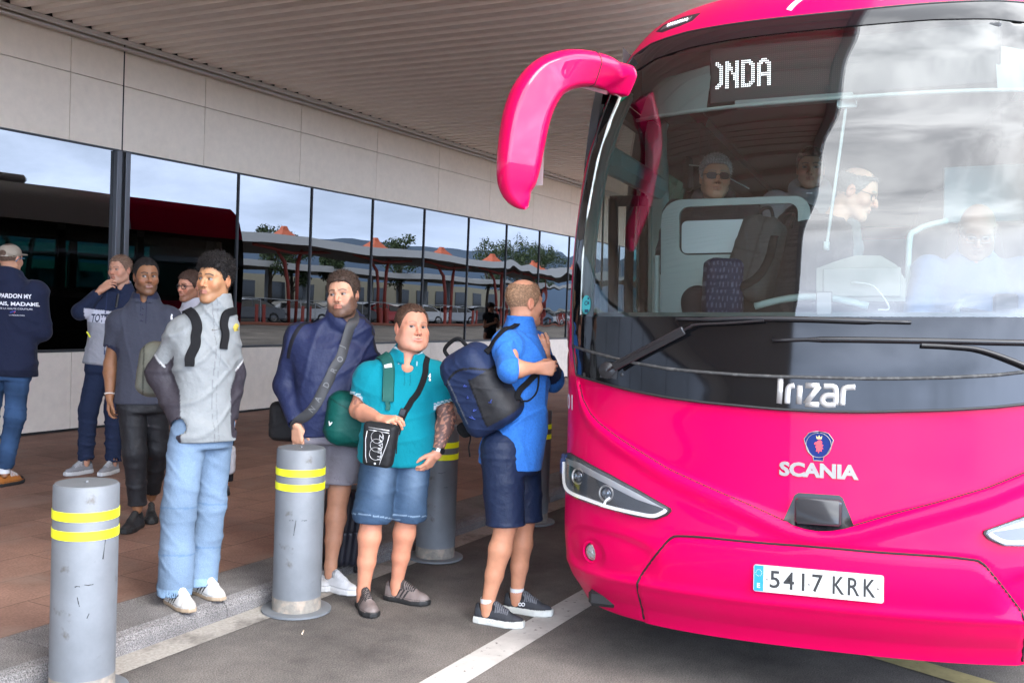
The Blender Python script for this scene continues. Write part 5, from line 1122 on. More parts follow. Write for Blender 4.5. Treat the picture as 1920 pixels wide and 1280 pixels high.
def shoe(name, ank, fwd, z0, parent, cols, L_=.285, high=.0, stripes=None, wid=1.0, sole=.028, label=None, chunky=0.0):
    """ank: ankle joint; fwd: toe direction (horizontal); cols: upper, sole, toe, lace"""
    f = np.array([fwd[0], fwd[1], 0.0]); f /= np.linalg.norm(f); l = np.array([-f[1], f[0], 0]); o = np.array([ank[0], ank[1], z0]); M = np.array([f, l, [0, 0, 1]])
    a, b = -.075, L_ - .085
    def fn(P):
        q = (P - o.astype(f32)) @ M.astype(f32).T; x, y, z = q[:, 0], q[:, 1], q[:, 2]; hw = np.interp(x, [a - .01, a, a + .04, .02, .12, b - .04, b, b + .01], [.0, .022, .034, .034, .047 * wid, .042 * wid, .018, 0])
        k = np.interp(x, [a, b - .10, b], [0, 0, .012]); cx_ = y; 
        ds = np.maximum(np.abs(cx_) - hw - .004 - chunky * .004, np.abs(z - sole / 2 - k * .6) - sole / 2); ds = smax(np.abs(cx_) - hw - .003, np.abs(z - sole / 2 - k * .5) - sole / 2, .006); ds = np.maximum(ds, np.maximum(a - x, x - b) )
        top = np.interp(x, [a, a + .03, .03, .06, .10, .15, b - .03, b], [.098 + high, .100 + high, .106 + high, .104, .084, .062, .054, .038]); du = ((np.abs(cx_) / np.maximum(hw * (1 - .35 * np.clip((z - .03) / .07, 0, 1)), .004)) ** 2.4 + (np.maximum(z - .01, 0) / top) ** 2.4) ** (1 / 2.4); du = (du - 1) * np.minimum(np.maximum(hw, .006), .04)
        du = smax(du, np.maximum(a + .004 - x, x - b + .004), .012); du = np.maximum(du, -z + .006)
        ton = cap(q, (.035, 0, .108 + high), (.125, 0, .062), .021, .015); du = smin(du, ton, .014)
        hole_ = cap(q, (-.012, 0, .09), (-.02, 0, .2), .030, .036); du = smax(du, -hole_, .006)
        lac = np.abs(np.sin((x - .05) * 2 * math.pi / .022)) ; du = du - .004 * (lac > .70) * (np.abs(y) < .024) * (x > .045) * (x < .125) * (z > .055)
        return smin(ds, du, .003).astype(f32)
    U_, S_, T_, LC = [np.array(c) for c in cols]
    def colf(V):
        q = (V - o) @ M.T; x, y, z = q[:, 0], q[:, 1], q[:, 2]; C = np.tile(U_, (len(V), 1)).astype(float); C[(x > b - .055) & (z < .075)] = T_
        if stripes is not None:
            for k in range(3):
                c0 = .022 + k * .026; w_ = np.abs((x - c0) - (z - .05) * .55) < .0062; C[w_ & (np.abs(y) > .022) & (z > sole) & (z < .082)] = stripes
        C[(z > .086) & (x < .055)] = U_ * .5; C[(np.abs(z - sole - .010) < .0026)] = U_ * .62
        lac = (np.abs(np.sin((x - .05) * 2 * math.pi / .022)) > .60) & (np.abs(y) < .026) & (x > .045) & (x < .125) & (z > .055); C[lac] = LC
        k = np.interp(x, [a, b - .10, b], [0, 0, .012]); C[z < sole + k * .5 + .002] = S_; C[z < .006 + k * .3] = S_ * .55; return C
    o2 = sdfpart(name, fn, o + np.array([-.34, -.34, -.004]), o + np.array([.34, .34, .22]), .0042, M_SHOE, parent, colf)
    if label: o2['label'] = label
    return o2
def leg_skin(hip, knee, ank, fat=1.0):
    hip, knee, ank = [np.array(v, float) for v in (hip, knee, ank)]; cf = knee + (ank - knee) * .30
    return [(hip, knee + (hip - knee) * .12, .088 * fat, .060 * fat, .02), (knee + (hip - knee) * .12, knee, .060 * fat, .055 * fat, .02), (knee, cf, .053 * fat, .056 * fat, .02), (cf, knee + (ank - knee) * .62, .056 * fat, .044 * fat, .02), (knee + (ank - knee) * .62, ank, .044 * fat, .034, .02), (ank, ank + np.array([0, 0, -.05]), .036, .036, .02)]
def arm_skin(sh, el, wr, fat=1.0):
    sh, el, wr = [np.array(v, float) for v in (sh, el, wr)]; fm = el + (wr - el) * .28
    return [(sh, el, .050 * fat, .041 * fat, .02), (el, fm, .041 * fat, .042 * fat, .02), (fm, wr, .042 * fat, .026 * (.6 + .4 * fat), .02)]
def bb(L_, pad=.03):
    A = np.array([p for c in L_ for p in (c[0], c[1])]); r = max(max(c[2], c[3]) for c in L_); return A.min(0) - r - pad, A.max(0) + r + pad
def tufts(V, N_, n, ln, rad, comb, curl, seed, colr):
    r = np.random.RandomState(seed); I = r.randint(0, len(V), n); P = []; F = []; C = []
    for i in I:
        p = V[i]; d = nrm_(N_[i] * .55 + np.array(comb) * .8 + r.normal(size=3) * curl); l = ln * r.uniform(.5, 1.3); k = len(P); e1 = nrm_(np.cross(d, r.normal(size=3))); e2 = np.cross(d, e1); d2 = nrm_(d * .6 - N_[i] * .5 + r.normal(size=3) * curl)
        for c, rr in ((p - d * l * .2, rad), (p + d * l * .5, rad * .8), (p + d * l * .5 + d2 * l * .5, rad * .15)):
            for a in (0, 2.09, 4.19): P.append(c + (e1 * math.cos(a) + e2 * math.sin(a)) * rr)
        for s_ in (0, 3):
            for a in range(3): F.append((k + s_ + a, k + s_ + (a + 1) % 3, k + s_ + 3 + (a + 1) % 3, k + s_ + 3 + a))
        C += [np.array(colr) * r.uniform(.5, 1.6)] * 9
    return np.array(P), np.array(F), np.array(C)
def glasses(H, m, parent, w_=.0235, hgt=.017, rim=.0022, tinted=None, z0=.004):
    b = MB()
    for sg in (-1, 1):
        c = [H.glob((sg * .0325 + a * w_, .102 - abs(sg * .0325 + a * w_) * .22, z0 + h * hgt)) for a, h in [(math.cos(t) * (abs(math.cos(t)) ** -.35 if abs(math.cos(t)) > .3 else 1), math.sin(t)) for t in np.linspace(0, 2 * math.pi, 21)]]
        b.tube(c, rim, 6)
        b.tube([H.glob((sg * .056, .089, z0 + .007)), H.glob((sg * .074, .07, z0 + .008)), H.glob((sg * .080, -.005, z0 + .008)), H.glob((sg * .079, -.02, z0 - .006))], rim * .8, 6)
        if tinted is not None: b.add(c[:-1], [tuple(range(len(c) - 1))], 1)
    b.tube([H.glob((-.010, .1005, z0 + .004)), H.glob((0, .104, z0 + .006)), H.glob((.010, .1005, z0 + .004))], rim, 6)
    return b.out('glasses', [m, tinted or m], parent, True)
def person(name_loc, label, group=None): return empty('person', label, 'person', name_loc, group)
FH = _Fh
def dv(r, f, u=0.0): return nrm_(RGT * r + FH * f + np.array([0, 0, 1.]) * u)
def torus(P, c, n, R_, r, e1=None, k=1.0):
    n = nrm_(n); q = P - np.array(c, f32); h = q @ n.astype(f32); v = q - h[:, None] * n.astype(f32)
    if e1 is not None:
        e1 = nrm_(np.array(e1) - n * (np.array(e1) @ n)); a = v @ e1.astype(f32); v = v + (1 / k - 1) * a[:, None] * e1.astype(f32)
    return np.hypot(vlen(v) - R_, h * .6) - r
TAB = [(-.22, .172, .118, .128), (0, .174, .120, .128), (.2, .166, .116, .106), (.45, .160, .114, .100), (.7, .178, .126, .112), (.88, .182, .114, .112), (1.0, .160, .084, .095), (1.09, .100, .064, .078), (1.17, .062, .056, .060)]
class Fig:
    def __init__(s, D, base, label, head, sh, el, wr, hip, kn, an, neck=None, lhip=None, lsh=None, fat=1.0, wid=1.0, belly=0.0, tab=None, armfat=1.0, legfat=1.0, depth=1.0):
        s.root = person(base, label); s.H = head; s.D = D
        J = lambda v: [p if isinstance(p, np.ndarray) else at(p[0], p[1], D + (p[2] if len(p) > 2 else 0)) for p in v]
        s.sh, s.el, s.wr, s.hip, s.kn, s.an = map(J, (sh, el, wr, hip, kn, an))
        s.shc = (s.sh[0] + s.sh[1]) / 2; s.hc = (s.hip[0] + s.hip[1]) / 2; s.lsh = nrm_(s.sh[1] - s.sh[0]) if lsh is None else nrm_(lsh); s.lhip = nrm_(s.hip[1] - s.hip[0]) if lhip is None else nrm_(lhip)
        s.lsh = nrm_(s.lsh * np.array([1, 1, .3])); s.lhip = nrm_(s.lhip * np.array([1, 1, .3]))
        s.nb = head.glob((0, -.025, -.115)) if neck is None else J([neck])[0]
        s.ax = nrm_(s.shc - s.hc); s.armfat = armfat; s.legfat = legfat; s.vneck = False
        st = []
        for t, hw, hf, hb in (tab or TAB):
            if t <= 1.0: c = s.hc + (s.shc - s.hc) * t
            else: c = s.shc + (s.nb - s.shc) * min(1, (t - 1.0) / .12)
            b = math.exp(-((t - .25) / .28) ** 2) * belly; tt = min(max(t, 0), 1); l = s.lhip * (1 - tt) + s.lsh * tt; ft = fat if t < .95 else (1 + fat) / 2
            st.append((c, l, hw * wid * (1 + (ft - 1) * .8), hf * ft * depth + b, hb * ft * depth))
        s.st = st; s.tor = torso_fn(st); s.fwd = nrm_(np.cross(s.lsh, (0, 0, 1))); s.objs = {}
    def body(s, arms=((True, None), (True, None)), legs=(False, False), hands=(None, None), paint=None, handh=.0032, armcol=None, legh=.006):
        H = s.H; ex = []; sk = H.skin
        neck = [(H.glob((0, -.022, -.03)), s.nb + (s.nb - H.c) * .08, .055 * float(H.sc[0]), .056 * float(H.sc[0]), .02)]
        if s.vneck is True: neck.append((s.nb, s.nb + s.fwd * .035 - s.ax * .09, .055, .050, .02))
        hf = lambda P: smin(H.d(P), caps_fn(neck, P), .018)
        lo = np.minimum(H.c - .17, s.nb - .10); hi = np.maximum(H.c + .17, s.nb + .08); hi[2] = H.c[2] + .17; lo[2] = s.nb[2] - (.15 if s.vneck else .06); lo[:2] = np.minimum(lo[:2], s.nb[:2] - .13); hi[:2] = np.maximum(hi[:2], s.nb[:2] + .13)
        V0, F0 = polygonise(hf, lo, hi, .0027 if s.D < 7.5 else .0036); C0 = H.col(V0)
        for i in (0, 1):
            L_ = []; bare = arms[i][0]
            if bare: L_ += arm_skin(s.sh[i], s.el[i], s.wr[i], s.armfat)[0 if arms[i][1] is None else arms[i][1]:]
            if hands[i] is not None: L_ += hands[i]
            if L_:
                if not bare: L_.append((s.wr[i] + (s.el[i] - s.wr[i]) * .25, s.wr[i], .030, .026, .01))
                else: L_.append((s.wr[i], s.wr[i] + nrm_(s.wr[i] - s.el[i]) * .02, .0265, .024, .012))
                lo, hi = bb(L_, .01); v, f = polygonise(lambda P: caps_fn(L_, P), lo, hi, handh if not bare else max(handh, .0036)); c = np.tile(sk, (len(v), 1)).astype(float)
                if armcol: c = armcol(i, v, c)
                ex.append((v, f, c))
            if legs[i]:
                L_ = leg_skin(s.hip[i], s.kn[i], s.an[i], s.legfat); lo, hi = bb(L_, .01); v, f = polygonise(lambda P: caps_fn(L_, P) , lo, hi, legh); c = np.tile(sk * np.array([.98, .93, .9]), (len(v), 1)); ex.append((v, f, c))
        # the rest of the body under the clothes
        L_ = [(s.hc, s.shc, .08, .065, .05), (s.shc, s.nb, .06, .05, .05), (s.hip[0], s.hip[1], .07, .07, .04)]
        for i in (0, 1): L_ += [(s.shc, s.sh[i], .05, .04, .04), (s.sh[i], s.el[i], .040, .034, .02), (s.el[i], s.wr[i], .033, .024, .02), (s.hip[i], s.kn[i], .07, .05, .03), (s.kn[i], s.an[i], .046, .034, .02), (s.an[i], s.an[i] - np.array([0, 0, .03]), .034, .03, .02)]
        lo, hi = bb(L_, .02); v, f = polygonise(lambda P: caps_fn(L_, P), lo, hi, .014); ex.append((v, f, np.tile(sk, (len(v), 1))))
        V, F = V0, F0; C = C0
        for v, f, c in ex: F = np.concatenate([F, f + len(V)]); V = np.concatenate([V, v]); C = np.concatenate([C, c])
        return mk('body', V, F, M_SKIN, s.root, True, col=C)
    def hair(s, colr, h=.0034, trad=.0014, tn=1500, tl=.013, comb=(.5, -.15), curl=.28, **kw):
        fn = hair_fn(s.H, **kw); cs = np.array(colr)
        def cf(V):
            q = s.H.loc(V.astype(f32)).astype(float); n = .75 + .5 * np.abs(np.sin(q[:, 0] * 210 + 3 * np.sin(q[:, 1] * 60)) * np.sin(q[:, 2] * 170 + 2 * np.sin(q[:, 1] * 90))); return cs * n[:, None]
        V, F = polygonise(fn, s.H.c - .16, s.H.c + .18, h); C = cf(V)
        if tn and len(V):
            N_ = grad(fn, V); q = s.H.loc(V.astype(f32)); keep = (q[:, 2] > -.05) & (s.H.skull(q) > .001); Vk, Nk = V[keep], N_[keep]; c_ = s.H.M[1] * comb[0] + s.H.M[2] * comb[1]
            if len(Vk): v2, f2, c2 = tufts(Vk, Nk, tn, tl, trad if s.D < 7.5 else .002, c_, curl, 5, cs); F = np.concatenate([F, f2 + len(V)]); V = np.concatenate([V, v2]); C = np.concatenate([C, c2])
        return mk('hair', V, F, M_HAIR, s.root, True, col=C)
    def top(s, name, colf, hem=.0, infl=.006, sleeves=((1.0, .058, .050, .042), (1.0, .058, .050, .042)), m=None, h=.0065, cre=.004, seed=1, neckcut=.0, collar=None, extra=None, freq=20., hemflare=0.0, shr=.068):
        """sleeves: (end fraction along shoulder-elbow-wrist 0..2, r shoulder, r elbow, r end)"""
        sl = []
        for i, q in enumerate(sleeves):
            if q is None: continue
            e, r0, r1, r2 = q
            if e <= 1: p = s.sh[i] + (s.el[i] - s.sh[i]) * e; sl.append([(s.sh[i], p, r0, r2, .03)])
            else: p = s.el[i] + (s.wr[i] - s.el[i]) * (e - 1); sl.append([(s.sh[i], s.el[i], r0, r1, .03), (s.el[i], p, r1, r2, .03)])
        he = s.hc + s.ax * hem; top_ = s.nb + nrm_(s.nb - s.shc) * .02
        def fn(P):
            d = s.tor(P) - infl - hemflare * np.clip(.25 - (P - he.astype(f32)) @ s.ax.astype(f32), 0, .25) * 4 * .25
            for i in (0, 1): d = smin(d, ell(P, s.sh[i], (shr, shr, shr)), .05)
            for ch in sl:
                a, b = ch[-1][0], ch[-1][1]; dd = caps_fn(ch, P); ax_ = nrm_(b - a); cut = (P - b.astype(f32)) @ ax_.astype(f32); dd = smax(dd, cut - .004, .006); d = smin(d, dd, .035)
            if cre: d = d - creases(P, seed, freq, cre)
            d = smax(d, -((P - he.astype(f32)) @ s.ax.astype(f32)), .008)
            d = smax(d, -cap(P, s.nb - s.ax * .02, s.nb + nrm_(s.H.c - s.nb) * .2, .060, .075) * 1.0, .006) if neckcut else d
            if s.vneck:
                d = smax(d, -cap(P, s.nb - s.ax * .045 + s.fwd * .012, s.H.c + s.fwd * .02, .062, .085), .006)
            if s.vneck is True: d = smax(d, -cap(P, s.nb + s.fwd * .07 - s.ax * .01, s.nb + s.fwd * .12 - s.ax * .085, .024, .004), .004)
            if collar: d = collar(P, d)
            # open the ends
            for ch in sl:
                a, b = ch[-1][0], ch[-1][1]; ax_ = nrm_(b - a); d = smax(d, -cap(P, b - ax_ * .012, b + ax_ * .05, ch[-1][3] - .008, ch[-1][3] - .006), .003)
            if extra: d = extra(P, d)
            return d.astype(f32)
        pts = [s.hc - .02, s.shc, s.nb] + list(s.sh) + ([s.el[0], s.el[1]]) + [c[-1][1] for c in sl] + [he]
        pts = [s.hc, s.shc, s.nb, s.sh[0], s.sh[1], he] + [c[k][1] for c in sl for k in range(len(c))]
        P_ = np.array(pts); lo = P_.min(0) - .11; hi = P_.max(0) + .11; W = max(st_[2] for st_ in s.st) + infl + .03; lo[:2] = np.minimum(lo[:2], np.minimum(s.hc, s.shc)[:2] - W); hi[:2] = np.maximum(hi[:2], np.maximum(s.hc, s.shc)[:2] + W); lo[2] = min(he[2], P_[:, 2].min()) - .08
        s.topfn = fn; o = sdfpart(name, fn, lo, hi, h, m or M_KNIT, s.root, colf); s.objs[name] = o; return o
    def legs(s, name, colf, end=(2.0, 2.0), rad=(.105, .085, .07), waist=.06, m=None, h=.007, cre=.004, seed=3, freq=17., seat=1.0, radL=None, hole=.012):
        """rad: radius at hip, knee, end; end in 0..2 along hip-knee-ankle"""
        ch = []
        for i in (0, 1):
            r = rad if i == 0 or radL is None else radL
            e = end[i]
            if e <= 1: p = s.hip[i] + (s.kn[i] - s.hip[i]) * e; ch.append([(s.hip[i] + s.ax * .02, p, r[0], r[2], .03)])
            else: p = s.kn[i] + (s.an[i] - s.kn[i]) * (e - 1); ch.append([(s.hip[i] + s.ax * .02, s.kn[i], r[0], r[1], .03), (s.kn[i], p, r[1], r[2], .03)])
        wtop = s.hc + s.ax * waist
        def fn(P):
            d = smax(s.tor(P) * seat + .002, np.abs((P - s.hc.astype(f32)) @ s.ax.astype(f32) - (waist - .10) / 2) - (waist + .10) / 2, .02)
            for c in ch:
                a, b = c[-1][0], c[-1][1]; ax_ = nrm_(b - a); ax_ = nrm_(ax_ * .6 + np.array([0, 0, -1.]) * .4); dd = caps_fn(c, P); dd = smax(dd, (P - b.astype(f32)) @ ax_.astype(f32), .005); dd = smax(dd, -cap(P, b - ax_ * .02, b + ax_ * .2, c[-1][3] - hole, c[-1][3] + .02), .003); d = smin(d, dd, .022)
            if cre: d = d - creases(P, seed, freq, cre, (0, 0, 1))
            return d.astype(f32)
        pts = np.array([c[k][j] for c in ch for k in range(len(c)) for j in (0, 1)] + [wtop]); s.legfn = fn
        o = sdfpart(name, fn, pts.min(0) - .16, pts.max(0) + np.array([.16, .16, .10]), h, m or M_DEN, s.root, colf); s.objs[name] = o; return o
def polo_collar(F_, col_r=.070, hgt=.040, tilt=.35, th=.006, k=1.0):
    """a folded shirt collar: a leaning shell round the neck, open at the front"""
    c = F_.nb + (F_.nb - F_.shc) * -.10 + F_.fwd * .006; n = nrm_(nrm_(F_.nb - F_.shc) + F_.fwd * tilt)
    def f(P, d):
        q = P - c.astype(f32); hgt_ = q @ n.astype(f32); v = q - hgt_[:, None] * n.astype(f32); r = vlen(v); sh_ = np.abs(r - (col_r + .018 - hgt_ * .42)) - th; sh_ = smax(sh_, np.abs(hgt_ - .012) - hgt, .006)
        a = v @ F_.fwd.astype(f32); b = np.abs(v @ F_.lsh.astype(f32)); gap = (.018 + .35 * np.maximum(.03 - hgt_, 0) * 0 - b); sh_ = np.where(a > 0, smax(sh_, (.012 + .25 * np.maximum(hgt_ + .02, 0)) - b, .004), sh_)
        return smin(d, sh_, .004)
    return f
def hood(F_, R_=.085, r=.035, drop=.02, back=.03, big=.05):
    c = F_.nb - np.array([0, 0, drop]) - F_.fwd * back; n = nrm_(nrm_(F_.nb - F_.shc) + F_.fwd * .55)
    def f(P, d):
        t = torus(P, c + F_.fwd * .02, n, R_, r, F_.lsh, 1.15); t = smin(t, ell(P, c - F_.fwd * .06 - np.array([0, 0, .03]), (.11, .065, .055), frame3(F_.fwd)), .04); return smin(d, t, .015)
    return f
def fig_torso_dist(F_, P): return (P - F_.hc) @ F_.ax

# ================================================================== 1  man in the turquoise polo shirt
def man_turquoise():
    D = 5.72
    H = Head(at(771, 617, D - .02), dv(.50, -.86, .10), (RGT * .06 + np.array([0, 0, 1])), (1.12, 1.04, 1.10), (.56, .27, .20), brow=(.30, .17, .11), beard=(.42, .24, .18), beardk=.25, jaw=1.22, cheek=1.2, nose=1.0, gaze=(-.5, 1, .35), mouth=.5)
    F_ = Fig(D, (4.70, 3.22, 0), 'stocky man in turquoise polo shirt and denim shorts between two bollards', H,
             sh=[(693, 706, 0), (816, 704, .03)], el=[(672, 768, -.02), (838, 782, .0)], wr=[(712, 786, -.24), (820, 848, -.05)],
             hip=[(717, 838, -.02), (775, 836, .05)], kn=[(698, 962, -.10), (764, 958, .02)], an=[(681, 1107, -.06), (744, 1094, .10)], fat=1.16, wid=1.10, belly=.05, armfat=1.22, legfat=1.14)
    TQ = np.array((.0, .195, .245)); 
    r0, r1 = nrm_(F_.wr[0] - F_.el[0]), None
    F_.vneck = True
    tatt = lambda i, v, c: _tat(F_, i, v, c)
    hr = hand_caps(F_.wr[0], nrm_(r0 * .8 + RGT * .35 + np.array([0, 0, .15])), nrm_(FH * .45 + np.array([0, 0, -.9])), -1, curls=[(.35, .7, .5), (.45, .75, .5), (.5, .8, .5), (.6, .8, .5)], thumbd=(.8, .4, .1), sc=1.06)
    hl = hand_caps(F_.wr[1], dv(-.55, -.15, -.8), dv(-.6, .5, .5), 1, curl=(.4, .6, .4), sc=1.04)
    F_.body(hands=(hr, hl), legs=(True, True), armcol=tatt)
    F_.hair((.085, .045, .028), th=.006, front=.084, lump=.0015, recede=.010, tl=.009, comb=(.5, .3))
    hemz = -.115
    def col(V):
        C = np.tile(TQ, (len(V), 1)).astype(float)
        for i, e in ((0, .64), (1, .70)):
            b = F_.sh[i] + (F_.el[i] - F_.sh[i]) * e; t = (V - b) @ nrm_(F_.el[i] - F_.sh[i]); ra = np.linalg.norm(V - b - np.outer(t, nrm_(F_.el[i] - F_.sh[i])), axis=1); near = (ra > .070) & (ra < .092) & (((V - F_.shc) @ F_.lsh) * (1 if i else -1) > .17); C[near & (t > -.004) & (t < .02)] = (.50, .56, .58); C[near & (t > -.015) & (t < -.010)] = (.48, .55, .58)
        c0 = F_.nb; q = V - c0; hh = q @ F_.ax; rr_ = np.linalg.norm(q - np.outer(hh, F_.ax), axis=1); C[(rr_ > .082) & (rr_ < .0875) & (hh > -.075) & (hh < .03) & (np.abs(q @ F_.lsh) > .05)] = (.45, .55, .58)
        x = q @ F_.lsh; f = q @ F_.fwd; pl = (np.abs(np.abs(x - .0) - .016) < .0022) & (hh < -.05) & (hh > -.19) & (f > 0); C[pl] = TQ * .6
        return C
    F_.top('polo_shirt', col, hem=hemz, infl=.010, sleeves=((.64, .082, 0, .080), (.70, .080, 0, .076)), seed=4, cre=.0045, collar=polo_collar(F_, .072, .030), freq=17, shr=.084)
    def dcol(V):
        C = np.tile(np.array((.036, .066, .115)), (len(V), 1)).astype(float); f = V @ F_.fwd
        for i in (0, 1):
            a = F_.hip[i]; b = F_.kn[i]; t = ((V - a) @ (b - a)) / ((b - a) @ (b - a)); c = a + np.outer(t, b - a); dd = V - c; w_ = np.exp(-((t - .45) / .35) ** 2) * np.exp(-((dd @ F_.lhip) / .05) ** 2) * ((dd @ F_.fwd) > 0) * .75; C = C * (1 - w_[:, None]) + np.array((.14, .20, .28)) * w_[:, None]
            hm = (t > 1.035) & (np.linalg.norm(V - (a + (b - a) * 1.07), axis=1) < .16) & (t < 1.05); C[hm] = (.18, .25, .33)
        return C
    F_.legs('denim_shorts', dcol, end=(1.09, 1.09), rad=(.112, .108, .102), waist=.04, seed=9, cre=.005, hole=.012)
    sc = ((.165, .13, .12), (.018, .018, .018), (.18, .145, .135), (.012, .012, .012))
    shoe('shoe', F_.an[0], dv(.42, -.9), 0.0, F_.root, sc, .30, stripes=(.015, .015, .015), wid=1.12, sole=.026); shoe('shoe', F_.an[1], dv(.93, -.36), 0.0, F_.root, sc, .30, stripes=(.015, .015, .015), wid=1.12, sole=.026)
    # crest on the chest
    o = at(796, 722, D - .3); cr = [(0, 0), (.006, -.002), (.010, .006), (.007, .012), (.004, .016), (.008, .024), (.005, .030), (.007, .036), (.003, .044), (.000, .036), (-.002, .030), (-.008, .028), (-.004, .022), (.000, .017), (-.003, .010), (-.003, .004)]
    decal('shirt_crest', [(a * 1.0, b) for a, b in cr], at(800, 718, D - .24), RGT, np.array([0, 0, 1.]), F_.topfn, M_LAB, F_.root, .002, .006)
    # watch
    w0 = F_.wr[1] + nrm_(F_.el[1] - F_.wr[1]) * .012; ax_ = nrm_(F_.el[1] - F_.wr[1]); b = MB(); b.lathe([(.031, -.009), (.034, -.008), (.034, .008), (.031, .009)], w0, 24, ax_); wt = b.out('watch', M_STEEL, F_.root, ang=50)
    b = MB(); b.lathe([(.018, 0), (.018, .006), (.0, .007)], w0 + nrm_(RGT * .8 - FH * .6) * .031, 20, nrm_(RGT * .8 - FH * .6)); b.out('dial', M_BLKP, wt, ang=50)
    return F_
def _tat(F_, i, v, c):
    el, wr = F_.el[i], F_.wr[i]; t = ((v - el) @ (wr - el)) / ((wr - el) @ (wr - el)); ts_ = ((v - F_.sh[i]) @ (el - F_.sh[i])) / ((el - F_.sh[i]) @ (el - F_.sh[i]))
    n = np.sin(v[:, 0] * 61 + 4 * np.sin(v[:, 2] * 37 + v[:, 1] * 23)) * np.sin(v[:, 2] * 48 + 3.5 * np.sin(v[:, 1] * 57 + v[:, 2] * 19)) + .8 * np.sin(v[:, 2] * 121 + 4 * np.sin(v[:, 0] * 83)) * np.sin(v[:, 0] * 97 + 3 * np.sin(v[:, 2] * 71)) + .25 * np.random.RandomState(2).rand(len(v))
    if i == 1: m_ = ((t > -.3) & (t < .93)) * np.clip((n + .45) / .35, .12, 1); k = .74
    else: m_ = (ts_ > .70) & (ts_ < .93) & (n > .15) & (((v - el) @ RGT) < .02); k = .5
    c = c.copy(); w_ = (m_ * k)[:, None]; return c * (1 - w_) + np.array((.045, .045, .055)) * w_
MT = man_turquoise()
UPZ = np.array([0, 0, 1.])
def bag_mesh(name, c, M, half, r, m, parent, colf, taper=0.0, bulge=0.0, h=.006, extra=None, cre=.004, seed=5):
    """soft rounded bag; M rows: right, thickness axis, up"""
    c = np.array(c, float); M = np.array([nrm_(v) for v in M]); half = np.array(half, float)
    def fn(P):
        q = (P - c.astype(f32)) @ M.T.astype(f32); k = 1 - taper * np.clip(q[:, 2] / half[2], -1, 1); q2 = q.copy(); q2[:, 0] = q[:, 0] / k; q2[:, 1] = q[:, 1] / (1 + bulge * np.clip(-q[:, 2] / half[2], -1, 1))
        d = rbox(q2, (0, 0, 0), half, r) 
        if cre: d = d - creases(P, seed, 26., cre)
        if extra: d = extra(q, d)
        return d.astype(f32)
    R_ = float(np.linalg.norm(half)) * 1.15
    return sdfpart(name, fn, c - R_, c + R_, h, m, parent, lambda V: colf((V - c) @ M.T)), fn, c, M
